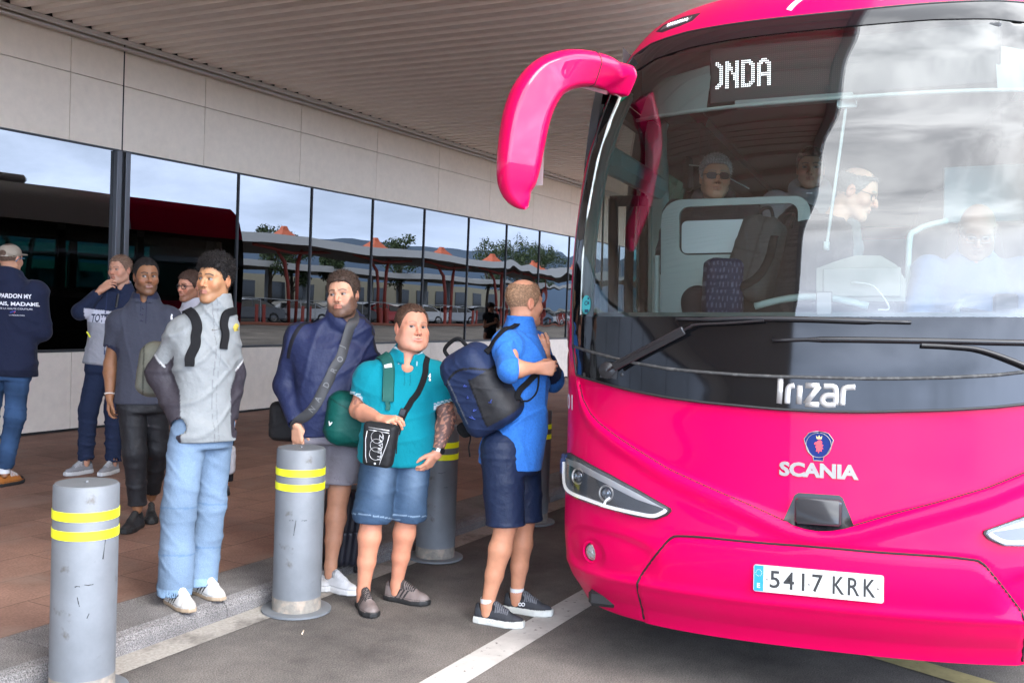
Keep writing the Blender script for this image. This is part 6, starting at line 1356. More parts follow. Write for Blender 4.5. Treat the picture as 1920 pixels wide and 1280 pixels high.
# ================================================================== 2  young man in the pale grey jacket
def man_jacket():
    D = 5.38
    H = Head(at(404, 527, D), dv(-.36, -.93, .03), UPZ + RGT * .02, (.98, 1.0, 1.04), (.42, .225, .13), brow=(.012, .009, .008), beard=(.10, .055, .035), beardk=.38, gaze=(-.9, 1, .0), lips=(.38, .15, .12), nose=1.05, jaw=.96, browz=-.12)
    F_ = Fig(D, (3.98, 3.98, PZ), 'young man in pale grey jacket and light blue jeans standing on the kerb', H,
             sh=[(345, 620, -.02), (417, 613, .05)], el=[(303, 702, -.0), (434, 700, .12)], wr=[(342, 790, -.09), (424, 784, .06)],
             hip=[(356, 808, -.04), (406, 806, .06)], kn=[(335, 952, -.10), (392, 945, .12)], an=[(327, 1106, -.12), (377, 1086, .08)], fat=.98, wid=.85, depth=1.05)
    GR = np.array((.205, .217, .217)); DK = np.array((.034, .029, .036))
    hr = hand_caps(F_.wr[0], dv(.25, .45, -.85), dv(.5, .6, 0), -1, sc=1.0); hl = hand_caps(F_.wr[1], dv(-.45, .1, -.9), dv(-.5, .5, 0), 1, sc=1.0)
    F_.body(arms=((False, None), (False, None)), hands=(hr, hl))
    F_.hair((.016, .013, .012), h=.0030, th=.006, front=.070, side=.006, lump=.004, freq=250., topz=.016, seed=3, tn=2600, tl=.026, trad=.0021, curl=.7, comb=(.55, .15))
    def col(V):
        C = np.tile(GR, (len(V), 1)).astype(float)
        for i in (0, 1):
            sh, el, wr = F_.sh[i], F_.el[i], F_.wr[i]
            a = nrm_(el - sh); t1 = (V - sh) @ a / np.linalg.norm(el - sh); t2 = (V - el) @ (wr - el) / ((wr - el) @ (wr - el)); d1 = np.linalg.norm(V - sh - np.outer(np.clip(t1, 0, 1), el - sh), axis=1); d2 = np.linalg.norm(V - el - np.outer(np.clip(t2, 0, 1.1), wr - el), axis=1)
            out_ = (V - F_.shc) @ (F_.lsh * (1 if i else -1)); onarm = (np.minimum(d1, d2) < .088) & (out_ > .10)
            onarm = (np.minimum(d1, d2) < .112) & (out_ > .13)
            dk = onarm & ((t2 > .0) | (t1 > .66 - 2.2 * (out_ - .25))) & (t1 > .38)
            C[dk] = DK; ed = onarm & (np.abs(t1 - (.66 - 2.2 * (out_ - .25))) < .022) & (t1 > .38) & (t2 < .05); C[ed] = (.5, .5, .5)
        q = V - F_.hc; h_ = q @ F_.ax; x = q @ F_.lhip; f = q @ F_.fwd
        C[(np.abs(x + .006 + .01 * np.sin(h_ * 9)) < .0022) & (f > .03)] = GR * .62; C[(np.abs(x - .018 + .01 * np.sin(h_ * 9)) < .0016) & (f > .03)] = GR * .75
        return C
    def col_extra(P, d):
        c = F_.nb - UPZ * .012 + F_.fwd * .004; q = P - c.astype(f32); z = q[:, 2]; v = q.copy(); v[:, 2] = 0; r = vlen(v * np.array([1, 1, 0], f32)); s_ = np.abs(r - .074 + z * .12) - .008; s_ = smax(s_, np.abs(z - .028) - .042, .008); return smin(d, s_, .02)
    F_.top('jacket', col, hem=-.055, infl=.024, sleeves=((1.97, .080, .080, .064), (1.97, .078, .076, .064)), m=M_NYL, seed=12, cre=.008, freq=15., collar=col_extra, shr=.070)
    def jc(V):
        C = np.tile(np.array((.15, .215, .30)), (len(V), 1)).astype(float)
        for i in (0, 1):
            a, b, e = F_.hip[i], F_.kn[i], F_.an[i]; t1 = (V - a) @ (b - a) / ((b - a) @ (b - a)); t2 = (V - b) @ (e - b) / ((e - b) @ (e - b)); near = np.linalg.norm(V - b - np.outer(np.clip(t2, -.2, 1.1), e - b), axis=1) < .14
            for ts_ in (-.02, .55): s_ = near & (np.abs(t2 - ts_) < .010); C[s_] = (.11, .18, .28)
            s_ = near & (t2 > .96); C[s_] = (.2, .3, .42)
            o_ = (V - F_.hc) @ (F_.lhip * (1 if i else -1)); 
        w_ = .12 * np.sin(V[:, 2] * 14 + V[:, 0] * 9); C = C * (1 + w_)[:, None]; return C
    F_.legs('jeans', jc, end=(2.06, 2.06), rad=(.098, .090, .090), waist=.05, seed=21, cre=.0075, freq=12., hole=.014)
    wl = ((.62, .62, .60), (.33, .25, .17), (.50, .47, .43), (.6, .6, .6))
    shoe('shoe', F_.an[0] + np.array([0, 0, 0]), dv(.72, -.70), PZ, F_.root, wl, .285, stripes=(.02, .02, .02), sole=.020); shoe('shoe', F_.an[1], dv(.80, -.60), PZ, F_.root, wl, .285, stripes=(.02, .02, .02), sole=.020)
    # small mark on the chest, yellow crest, dark backpack straps
    sw_ = [(0, .012), (-.004, .004), (.002, 0), (.012, .003), (.042, .014), (.012, .007), (.003, .006)]
    decal('chest_mark', sw_, at(379, 622, D - .25), RGT, UPZ, F_.topfn, M_BLKP, F_.root)
    decal('yellow_crest', [(0, 0), (.014, .006), (.017, .022), (.012, .040), (.004, .046), (-.003, .026)], at(414, 624, D - .25), RGT, UPZ, F_.topfn, mat('crest_yellow', (.45, .36, .06), .7), F_.root)
    bp = empty('backpack', 'khaki backpack with black straps on the young man in the grey jacket', 'backpack', F_.shc - F_.fwd * .2 - UPZ * .25)
    P0 = lambda x, y, dd: at(x, y, D + dd)
    ribbon('shoulder_strap', [P0(352, 600, .12), P0(350, 578, -.02), P0(362, 590, -.15), P0(371, 612, -.20), P0(366, 640, -.22), P0(355, 664, -.22), P0(350, 684, -.2)], .052, F_.topfn, M_WEB, bp, .006, .010, 7)
    ribbon('shoulder_strap', [P0(428, 592, .12), P0(426, 580, .0), P0(427, 598, -.10), P0(431, 620, -.14), P0(436, 645, -.12)], .046, F_.topfn, M_WEB, bp, .006, .010, 7)
    c = at(304, 692, D + .20); kh = np.array((.135, .135, .105))
    bag_mesh('pack', c, (dv(.9, .35), dv(-.35, .9), UPZ), (.13, .11, .155), .08, M_BAG, bp, lambda q: np.where((np.abs(q[:, 0] + .10) < .004)[:, None], kh * .4, kh), taper=.12)
    b = MB(); b.tube([at(262, 706, D + .10), at(264, 735, D + .10)], .004, 6); b.out('zip_pull', M_BLKP, bp, True)
    return F_
MJ = man_jacket()
# ================================================================== 3  man in the charcoal polo
def man_polo():
    D = 6.92
    H = Head(at(274, 520, D), dv(.54, -.84, .0), UPZ - RGT * .04, (1.0, 1.02, 1.05), (.235, .115, .065), brow=(.012, .009, .008), beard=(.025, .018, .014), beardk=.55, gaze=(-.6, 1, .05), lips=(.24, .09, .07), nose=1.12, jaw=1.05, mouth=.8)
    F_ = Fig(D, (5.02, 5.5, PZ), 'man in charcoal polo shirt and black trousers with a beaded bracelet', H,
             sh=[(224, 603, -.02), (318, 596, .05)], el=[(208, 682, .0), (338, 676, .12)], wr=[(206, 742, -.05), (335, 740, .05)],
             hip=[(246, 748, -.02), (289, 746, .05)], kn=[(253, 848, -.05), (296, 838, .12)], an=[(258, 948, .0), (284, 925, .30)], fat=1.04, wid=.96, armfat=1.12)
    F_.vneck = True
    hr = hand_caps(F_.wr[0], dv(-.05, .0, -1), dv(.9, .3, 0), -1, curls=[(.3, .5, .3), (.4, .6, .4), (.5, .7, .4), (.55, .7, .4)], sc=1.04)
    F_.body(arms=((True, None), (True, None)), hands=(hr, None))
    F_.hair((.016, .013, .012), h=.0036, th=.006, front=.079, lump=.001, side=-.006, tl=.008, recede=.006)
    G1, NV = np.array((.042, .045, .062)), np.array((.016, .019, .040))
    def col(V):
        C = np.tile(G1, (len(V), 1)).astype(float); c0 = F_.nb; q = V - c0; hh = q @ F_.ax; rr_ = np.linalg.norm(q - np.outer(hh, F_.ax), axis=1)
        C[(rr_ < .098) & (hh > -.052)] = NV
        for i, e in ((0, .62), (1, .62)):
            b = F_.sh[i] + (F_.el[i] - F_.sh[i]) * e; t = (V - b) @ nrm_(F_.el[i] - F_.sh[i]); near = np.linalg.norm(V - b, axis=1) < .13; C[near & (t > -.022)] = NV
        x = q @ F_.lsh; f = q @ F_.fwd; pl = (np.abs(np.abs(x) - .017) < .0025) & (hh < -.05) & (hh > -.20) & (f > 0); C[pl] = NV
        return C
    F_.top('polo_shirt', col, hem=-.035, infl=.010, sleeves=((.62, .078, 0, .072), (.62, .076, 0, .072)), seed=14, cre=.005, collar=polo_collar(F_, .072, .030), freq=16, shr=.078, h=.0075)
    b = MB()
    for hh in (-.085, -.125, -.165):
        p = settle(F_.topfn, [F_.nb + F_.ax * hh + F_.fwd * .14], .002)[0]; b.lathe([(.0065, 0), (.006, .003), (0, .003)], p, 10, F_.fwd)
    b.out('shirt_button', mat('button_navy', (.02, .02, .05), .3), F_.root, True)
    decal('shirt_crest', [(0, 0), (.01, .0), (.012, .01), (.008, .02), (.01, .034), (.002, .04), (-.002, .02)], at(299, 600, D - .25), RGT, UPZ, F_.topfn, M_LAB, F_.root)
    F_.legs('trousers', lambda V: np.array((.012, .012, .014)), end=(1.97, 1.97), rad=(.098, .080, .062), waist=.05, seed=8, cre=.007, m=M_NYL, h=.008)
    bk = ((.012, .012, .013), (.014, .014, .014), (.015, .015, .016), (.02, .02, .02))
    shoe('shoe', F_.an[0], dv(-.05, -1), PZ, F_.root, bk, .30, sole=.034); shoe('shoe', F_.an[1], dv(.35, -.9), PZ, F_.root, bk, .30, sole=.034)
    w0 = F_.wr[0] + nrm_(F_.el[0] - F_.wr[0]) * .015; ax_ = nrm_(F_.el[0] - F_.wr[0]); t1 = nrm_(np.cross(ax_, FH)); t2 = np.cross(ax_, t1); b = MB()
    for k in range(20): a = 2 * math.pi * k / 20; p = w0 + (t1 * math.cos(a) + t2 * math.sin(a)) * .033; b.lathe([(0, -.0055), (.0045, -.003), (.0055, 0), (.0045, .003), (0, .0055)], p, 8, ax_)
    b.out('bracelet', mat('bead_pale', (.55, .52, .48), .3), F_.root, True)
    return F_
MP = man_polo()
# ================================================================== 4  man rubbing his neck
def man_cardigan():
    D = 8.9
    H = Head(at(226, 507, D), dv(-.30, -.94, -.02), UPZ, (1.02, 1.06, 1.05), (.50, .27, .20), brow=(.20, .12, .08), beard=(.30, .22, .18), beardk=.22, gaze=(-.8, 1, 0), jaw=1.1, nose=1.0)
    F_ = Fig(D, (6.2, 7.4, PZ), 'man in grey and navy zip cardigan holding his neck, in dark jeans', H,
             sh=[(190, 572, -.0), (246, 568, .04)], el=[(150, 584, -.16), (262, 640, .05)], wr=[(187, 545, -.16), (262, 690, .05)],
             hip=[(188, 682, -.02), (222, 680, .04)], kn=[(166, 768, -.06), (214, 768, .04)], an=[(160, 866, -.02), (212, 866, .05)], fat=1.16, wid=1.05, belly=.03)
    F_.vneck = True
    hr = hand_caps(F_.wr[0], dv(.9, .1, .75), dv(.2, .8, -.35), -1, curl=(.5, .8, .5), sc=1.1); hl = hand_caps(F_.wr[1], dv(0, 0, -1), dv(-.9, 0, 0), 1, sc=1.0)
    F_.body(arms=((False, None), (False, None)), hands=(hr, hl), handh=.0045); F_.hair((.22, .135, .09), h=.0045, th=.006, front=.074, lump=.001, recede=.012)
    NV, GY, WH = np.array((.014, .020, .045)), np.array((.30, .30, .32)), np.array((.50, .50, .55))
    def col(V):
        q = V - F_.hc; t = (q @ F_.ax) / np.linalg.norm(F_.shc - F_.hc); x = q @ F_.lsh; f = q @ F_.fwd
        C = np.tile(GY, (len(V), 1)).astype(float); C[(t > .66) & (t < .87)] = WH; C[t >= .87 - .3 * np.abs(x) * 0] = NV
        for i in (0, 1):
            d1 = np.linalg.norm(V - (F_.el[i] * .5 + F_.sh[i] * .5), axis=1); a = F_.sh[i]; b = F_.el[i]; w_ = F_.wr[i]; t1 = np.clip((V - a) @ (b - a) / ((b - a) @ (b - a)), 0, 1); t2 = np.clip((V - b) @ (w_ - b) / ((w_ - b) @ (w_ - b)), 0, 1); dd = np.minimum(np.linalg.norm(V - a - np.outer(t1, b - a), axis=1), np.linalg.norm(V - b - np.outer(t2, w_ - b), axis=1)); sd_ = x * (1 if i else -1); C[(dd < .085) & (sd_ > .165)] = NV
        C[(np.abs(x + .0) < .0035) & (f > .03)] = NV * 2
        r_ = np.linalg.norm((V - F_.nb) - np.outer((V - F_.nb) @ F_.ax, F_.ax), axis=1); C[(r_ < .074) & (t > .98)] = (.35, .40, .58); C[t < .0] = GY * .8
        return C
    F_.top('cardigan', col, hem=-.02, infl=.012, sleeves=((1.92, .082, .068, .045), (1.92, .082, .065, .048)), seed=31, cre=.006, collar=polo_collar(F_, .074, .040), freq=14, h=.009, shr=.085)
    cloth_text('chest_lettering', 'TOTTENHAM', F_.hc + F_.ax * .375 + F_.fwd * .2 - F_.lsh * .165, F_.lsh, F_.ax, .09, F_.topfn, mat('letter_navy', (.015, .02, .045), .8), F_.root, .002, .02, wh=(.33, .075))
    F_.legs('jeans', lambda V: np.array((.018, .026, .055)), end=(1.98, 1.98), rad=(.105, .085, .066), waist=.06, seed=5, cre=.007, h=.010)
    gs = ((.24, .24, .25), (.55, .55, .54), (.26, .26, .27), (.4, .4, .4)); shoe('shoe', F_.an[0], dv(-.45, -.9), PZ, F_.root, gs, .30, sole=.034); shoe('shoe', F_.an[1], dv(-.15, -.95), PZ, F_.root, gs, .30, sole=.034)
    b = MB(); b.tube([at(163, 622, D - .35), at(169, 632, D - .36)], .006, 6); b.out('yellow_tag', M_BAND, F_.root)
    b = MB(); p = settle(F_.topfn, [F_.nb + F_.fwd * .15 - F_.ax * .10, F_.nb + F_.fwd * .15 - F_.ax * .20], .01); b.tube([p[0], p[1]], .010, 8); b.out('hung_sunglasses', M_BLKP, F_.root)
    return F_
MC = man_cardigan()
# ================================================================== 5  man with his back turned, cap and hoodie
def man_cap():
    D = 8.15
    H = Head(at(19, 487, D), dv(.10, .99, .02), UPZ, (1.0, 1.02, 1.02), (.46, .25, .18))
    F_ = Fig(D, (5.1, 7.5, PZ), 'man in navy hoodie, blue jeans and beige cap seen from behind', H,
             sh=[(66, 548, -.02), (-26, 546, .0)], el=[(78, 622, .05), (-45, 625, .05)], wr=[(62, 590, .26), (-20, 590, .26)],
             hip=[(34, 690, 0), (-8, 690, 0)], kn=[(28, 780, -.02), (-22, 785, 0)], an=[(8, 882, .03), (-40, 880, .05)], fat=1.1, wid=1.08)
    F_.body(arms=((False, None), (False, None)), hands=(None, None)); F_.hair((.10, .06, .04), h=.005, th=.0025, front=.07, tn=0)
    NV = np.array((.012, .016, .038))
    def hd(P, d):
        c = F_.nb - UPZ * .03 - F_.fwd * .055; t = ell(P, c, (.125, .075, .085), frame3(F_.fwd, nrm_(UPZ + F_.fwd * -.25))); t2 = torus(P, F_.nb - UPZ * .0 - F_.fwd * .01, nrm_(UPZ + F_.fwd * .35), .080, .024, F_.lsh, 1.1); return smin(smin(d, t, .02), t2, .02)
    def col(V):
        C = np.tile(NV, (len(V), 1)).astype(float); t = (V - F_.hc) @ F_.ax; C[t < -.005] = NV * .7; return C
    F_.top('hoodie', col, hem=-.06, infl=.026, sleeves=((1.9, .092, .080, .05), (1.9, .092, .080, .05)), seed=2, cre=.007, collar=hd, freq=13., h=.008, shr=.095, m=M_KNIT)
    r_ = nrm_(np.cross(F_.fwd, UPZ)); bk = F_.shc - F_.fwd * .25
    c0 = at(-34, 556, D - .25)
    t1 = cloth_text('back_print', 'PARDON MY', at(-22, 557.5, D - .3), r_, UPZ - r_ * .06, .1, F_.topfn, M_LAB, F_.root, .003, .03, wh=(.25, .036))
    cloth_text('back_print', 'FRAN\u00c7AIS, MADAME.', at(-58, 572, D - .3), r_, UPZ - r_ * .06, .1, F_.topfn, M_LAB, F_.root, .003, .03, wh=(.46, .038))
    cloth_text('back_print', 'LE VESTIAIRE DE LA HAUTE COUTURE', at(-52, 578, D - .3), r_, UPZ - r_ * .06, .1, F_.topfn, M_LAB, F_.root, .003, .0, wh=(.375, .014))
    cloth_text('back_print', 'LA MAISON PARIS', at(-2, 592, D - .3), r_, UPZ - r_ * .06, .1, F_.topfn, M_LAB, F_.root, .003, .0, wh=(.11, .010))
    for k, cc in enumerate(((.02, .04, .25), (.6, .6, .6), (.5, .02, .03))):
        mk('flag_patch', settle(F_.topfn, [at(4 + k * 5, 586, D - .3), at(9 + k * 5, 586, D - .3), at(9 + k * 5, 583.5, D - .3), at(4 + k * 5, 583.5, D - .3)], .003), [(0, 1, 2, 3)], mat('flag_%d' % k, cc, .7), F_.root, False)
    F_.legs('jeans', lambda V: np.array((.034, .07, .14)) * (1 + .25 * np.sin(V[:, 2] * 21 + V[:, 0] * 13))[:, None], end=(1.95, 1.95), rad=(.102, .078, .064), waist=.04, seed=6, cre=.007, h=.009)
    sc = ((.02, .022, .03), (.02, .02, .02), (.35, .12, .02), (.6, .6, .6)); shoe('shoe', F_.an[0], dv(.30, .95), PZ, F_.root, ((.35, .12, .02), (.02, .02, .02), (.02, .02, .03), (.6, .6, .6)), .29); shoe('shoe', F_.an[1], dv(-.3, .95), PZ, F_.root, sc, .29)
    b = MB(); b.lathe([(.042, 0), (.040, .08)], F_.an[0] - UPZ * .02, 16); b.out('sock', M_LAB, F_.root, True)
    # cap worn forwards with its strap gap at the back
    CB = np.array((.30, .25, .19))
    def cf(P):
        q = H.loc(P); d = ell(q, (0, -.008, .052), (.084, .104, .075)); d = smax(d, (.022 + .12 * np.clip(q[:, 1], -.1, .1) - q[:, 2]), .004); gap = ell(q, (0, -.12, .052), (.036, .04, .024)); d = smax(d, -gap, .003); d = smax(d, -ell(q, (0, -.008, .046), (.079, .098, .070)), .002)
        br = smax(ell(q, (0, .115, .045), (.068, .075, .010)), -q[:, 1] + .06, .01); return smin(d, br, .01)
    cap_ = sdfpart('cap', cf, H.c - .2, H.c + .2, .0045, M_KNIT, F_.root, lambda V: CB)
    b = MB(); b.tube([H.glob((a, -.105 + abs(a) * .25, .030)) for a in np.linspace(-.045, .045, 9)], .0045, 6); b.out('cap_strap', mat('strap_beige', (.40, .35, .29), .8), cap_, True)
    b = MB(); b.tube([H.glob((-.083, -.005, .015)), H.glob((-.085, -.055, -.012))], .0035, 6); b.tube([H.glob((-.083, -.005, .015)), H.glob((-.08, .07, .015))], .0035, 6); b.out('glasses', mat('blue_frame', (.02, .16, .28), .3), F_.root, True)
    return F_
MCAP = man_cap()
# ================================================================== 6  man with glasses behind the group
def man_glasses():
    D = 8.3
    H = Head(at(357, 538, D), dv(-.52, -.84, -.05), UPZ + RGT * .05, (1.0, 1.02, 1.03), (.52, .26, .19), brow=(.09, .05, .03), beard=(.16, .07, .035), beardk=.85, gaze=(0, 1, 0), mouth=.8)
    F_ = Fig(D, (6.2, 6.0, PZ), 'man with dark-rimmed glasses and ginger beard, mostly hidden behind the others', H,
             sh=[(342, 600, .05), (412, 598, .0)], el=[(345, 680, .05), (437, 680, .0)], wr=[(350, 740, -.05), (437, 790, -.05)],
             hip=[(372, 730, .02), (412, 728, .0)], kn=[(372, 820, 0), (420, 818, 0)], an=[(380, 905, .0), (422, 903, .0)], fat=1.0, wid=.95)
    hl = hand_caps(F_.wr[1], dv(0, -.1, -1), dv(-.9, 0, 0), 1); F_.body(arms=((False, None), (False, None)), hands=(None, hl)); F_.hair((.075, .042, .028), h=.0045, th=.010, front=.066)
    glasses(H, M_BLKP, F_.root, .024, .017, .0032)
    F_.top('sweatshirt', lambda V: np.array((.42, .41, .44)), hem=-.04, infl=.02, sleeves=((1.9, .08, .07, .05), (1.9, .08, .07, .052)), seed=41, cre=.006, h=.010)
    F_.legs('trousers', lambda V: np.array((.015, .015, .018)), end=(1.98, 1.98), rad=(.1, .08, .066), waist=.06, h=.010)
    bk = ((.012, .012, .013), (.014, .014, .014), (.015, .015, .016), (.02, .02, .02)); shoe('shoe', F_.an[0], dv(-.3, -.9), PZ, F_.root, bk); shoe('shoe', F_.an[1], dv(.2, -.9), PZ, F_.root, bk)
    # pale cloth bag hanging at his side
    cb = empty('tote_bag', 'small pale cloth bag hanging beside the light blue jeans', 'bag', at(431, 862, D - .1)); bag_mesh('cloth', at(431, 862, D - .12), (RGT, FH, UPZ), (.045, .05, .12), .04, M_KNIT, cb, lambda q: np.array((.50, .50, .54)), h=.008)
    return F_
MG = man_glasses()
# ================================================================== 7  bearded man in the navy hooded top
def man_navy():
    D = 6.0
    H = Head(at(644, 556, D), dv(-.20, -.97, .05), UPZ - RGT * .10, (1.08, 1.07, 1.10), (.54, .30, .225), brow=(.10, .06, .04), beard=(.032, .018, .012), beardk=1.0, jaw=1.08, cheek=1.08, gaze=(-.7, 1, .1), browz=-.05)
    F_ = Fig(D, (4.86, 3.72, 0), 'bearded man in navy hooded top and grey shorts with a sash strap', H,
             sh=[(562, 632, .0), (672, 622, .05)], el=[(536, 722, .02), (700, 712, .12)], wr=[(556, 796, -.12), (690, 790, .10)],
             hip=[(592, 800, -.0), (652, 798, .05)], kn=[(584, 938, .0), (634, 932, .0)], an=[(572, 1060, .05), (620, 1060, -.02)], fat=1.22, wid=1.08, belly=.05, legfat=1.1)
    F_.vneck = 'hole'; hr = hand_caps(F_.wr[0], dv(.12, -.05, -1), dv(.5, .85, 0), -1, curls=[(.15, .3, .2)] * 4, sc=1.1); F_.body(arms=((False, None), (False, None)), hands=(hr, None), legs=(True, True), handh=.0036)
    F_.hair((.055, .034, .024), h=.0034, th=.009, front=.078, lump=.0015, freq=120., topz=.008, side=-.02, tl=.018, comb=(-.2, .3))
    NV = np.array((.014, .020, .062))
    def col(V):
        C = np.tile(NV, (len(V), 1)).astype(float)
        for i in (0, 1):
            a, b = F_.sh[i], F_.el[i]; t = (V - a) @ (b - a) / ((b - a) @ (b - a)); q = V - a - np.outer(t, b - a); f = q @ F_.fwd; o_ = q @ (F_.lsh * (1 if i else -1)); top_ = q @ UPZ
            C[(t > -.35) & (t < .62) & (np.abs(f - .035) < .011) & (o_ > -.06 + .0 * t) & (o_ + top_ > .02)] = (.018, .018, .022)
        return C
    hd = hood(F_, .084, .032, .018, .026)
    F_.vneck = 'hole'
    F_.top('hooded_top', col, hem=-.05, infl=.010, sleeves=((1.95, .086, .074, .048), (1.95, .086, .074, .048)), m=M_NYL, seed=17, cre=.0085, freq=15., collar=hd, shr=.084)
    F_.legs('shorts', lambda V: np.array((.215, .20, .225)) * (1 + .08 * np.sin(V[:, 0] * 40 + V[:, 2] * 22))[:, None], end=(.80, .80), rad=(.125, .11, .112), waist=.05, seed=19, cre=.007, m=M_KNIT)
    ws = ((.62, .62, .62), (.66, .65, .63), (.60, .60, .60), (.6, .6, .6)); shoe('shoe', F_.an[0], dv(.80, -.60), 0, F_.root, ws, .30, sole=.030); shoe('shoe', F_.an[1], dv(.8, -.5), 0, F_.root, ws, .30, sole=.030)
    wa = MB(); w0 = F_.wr[0] + nrm_(F_.el[0] - F_.wr[0]) * .02; wa.lathe([(.032, -.010), (.035, -.008), (.035, .008), (.032, .010)], w0, 22, nrm_(F_.el[0] - F_.wr[0])); wa.out('watch', M_BLKP, F_.root, ang=50)
    Q0 = lambda x, y, dd: at(x, y, D + dd)
    ribbon('shoulder_stripe', [Q0(588, 590, .0), Q0(570, 602, -.05), Q0(556, 625, -.08), Q0(546, 650, -.08), Q0(540, 672, -.08)], .026, F_.topfn, mat('stripe_dark', (.010, .010, .014), .7, spec=.2), F_.root, .0015, .001, 6)
    bg = empty('hip_bag', 'black hip bag with wide dark sash strap worn by the bearded man in navy', 'bag', at(540, 790, D + .05))
    P0 = lambda x, y, dd: at(x, y, D + dd)
    o, p, nn = ribbon('sash_strap', [P0(660, 585, .05), P0(668, 606, -.10), P0(655, 640, -.24), P0(638, 672, -.28), P0(615, 712, -.30), P0(590, 752, -.28), P0(566, 785, -.20), P0(548, 800, -.1)], .062, F_.topfn, mat('sash_grey', (.035, .035, .037), .6, bump=(200, .4, .002)), bg, .004, .004, 7)
    # letters down the strap
    for k, ch in enumerate('JORDAN'):
        i = int(len(p) * (.30 + .095 * k)); tdir = nrm_(p[min(i + 2, len(p) - 1)] - p[i - 2]); cr_ = nrm_(np.cross(tdir, nn[i])); V2, F2 = text_mesh(ch, .048, .001); V2 = V2 - V2.mean(0); V2[:, 0] *= .9
        mk('strap_letter', p[i] + nn[i] * .0065 + V2[:, :1] * tdir * -1 + V2[:, 1:] * (-cr_ if cr_ @ RGT > 0 else cr_), F2, mat('strap_print', (.12, .12, .12), .5), o, False)
    bag_mesh('pouch', at(537, 790, D + .06), (dv(.9, -.2), dv(.2, .9), UPZ), (.105, .06, .12), .05, M_BAG, bg, lambda q: np.array((.013, .013, .014)), h=.007)
    return F_
MN = man_navy()
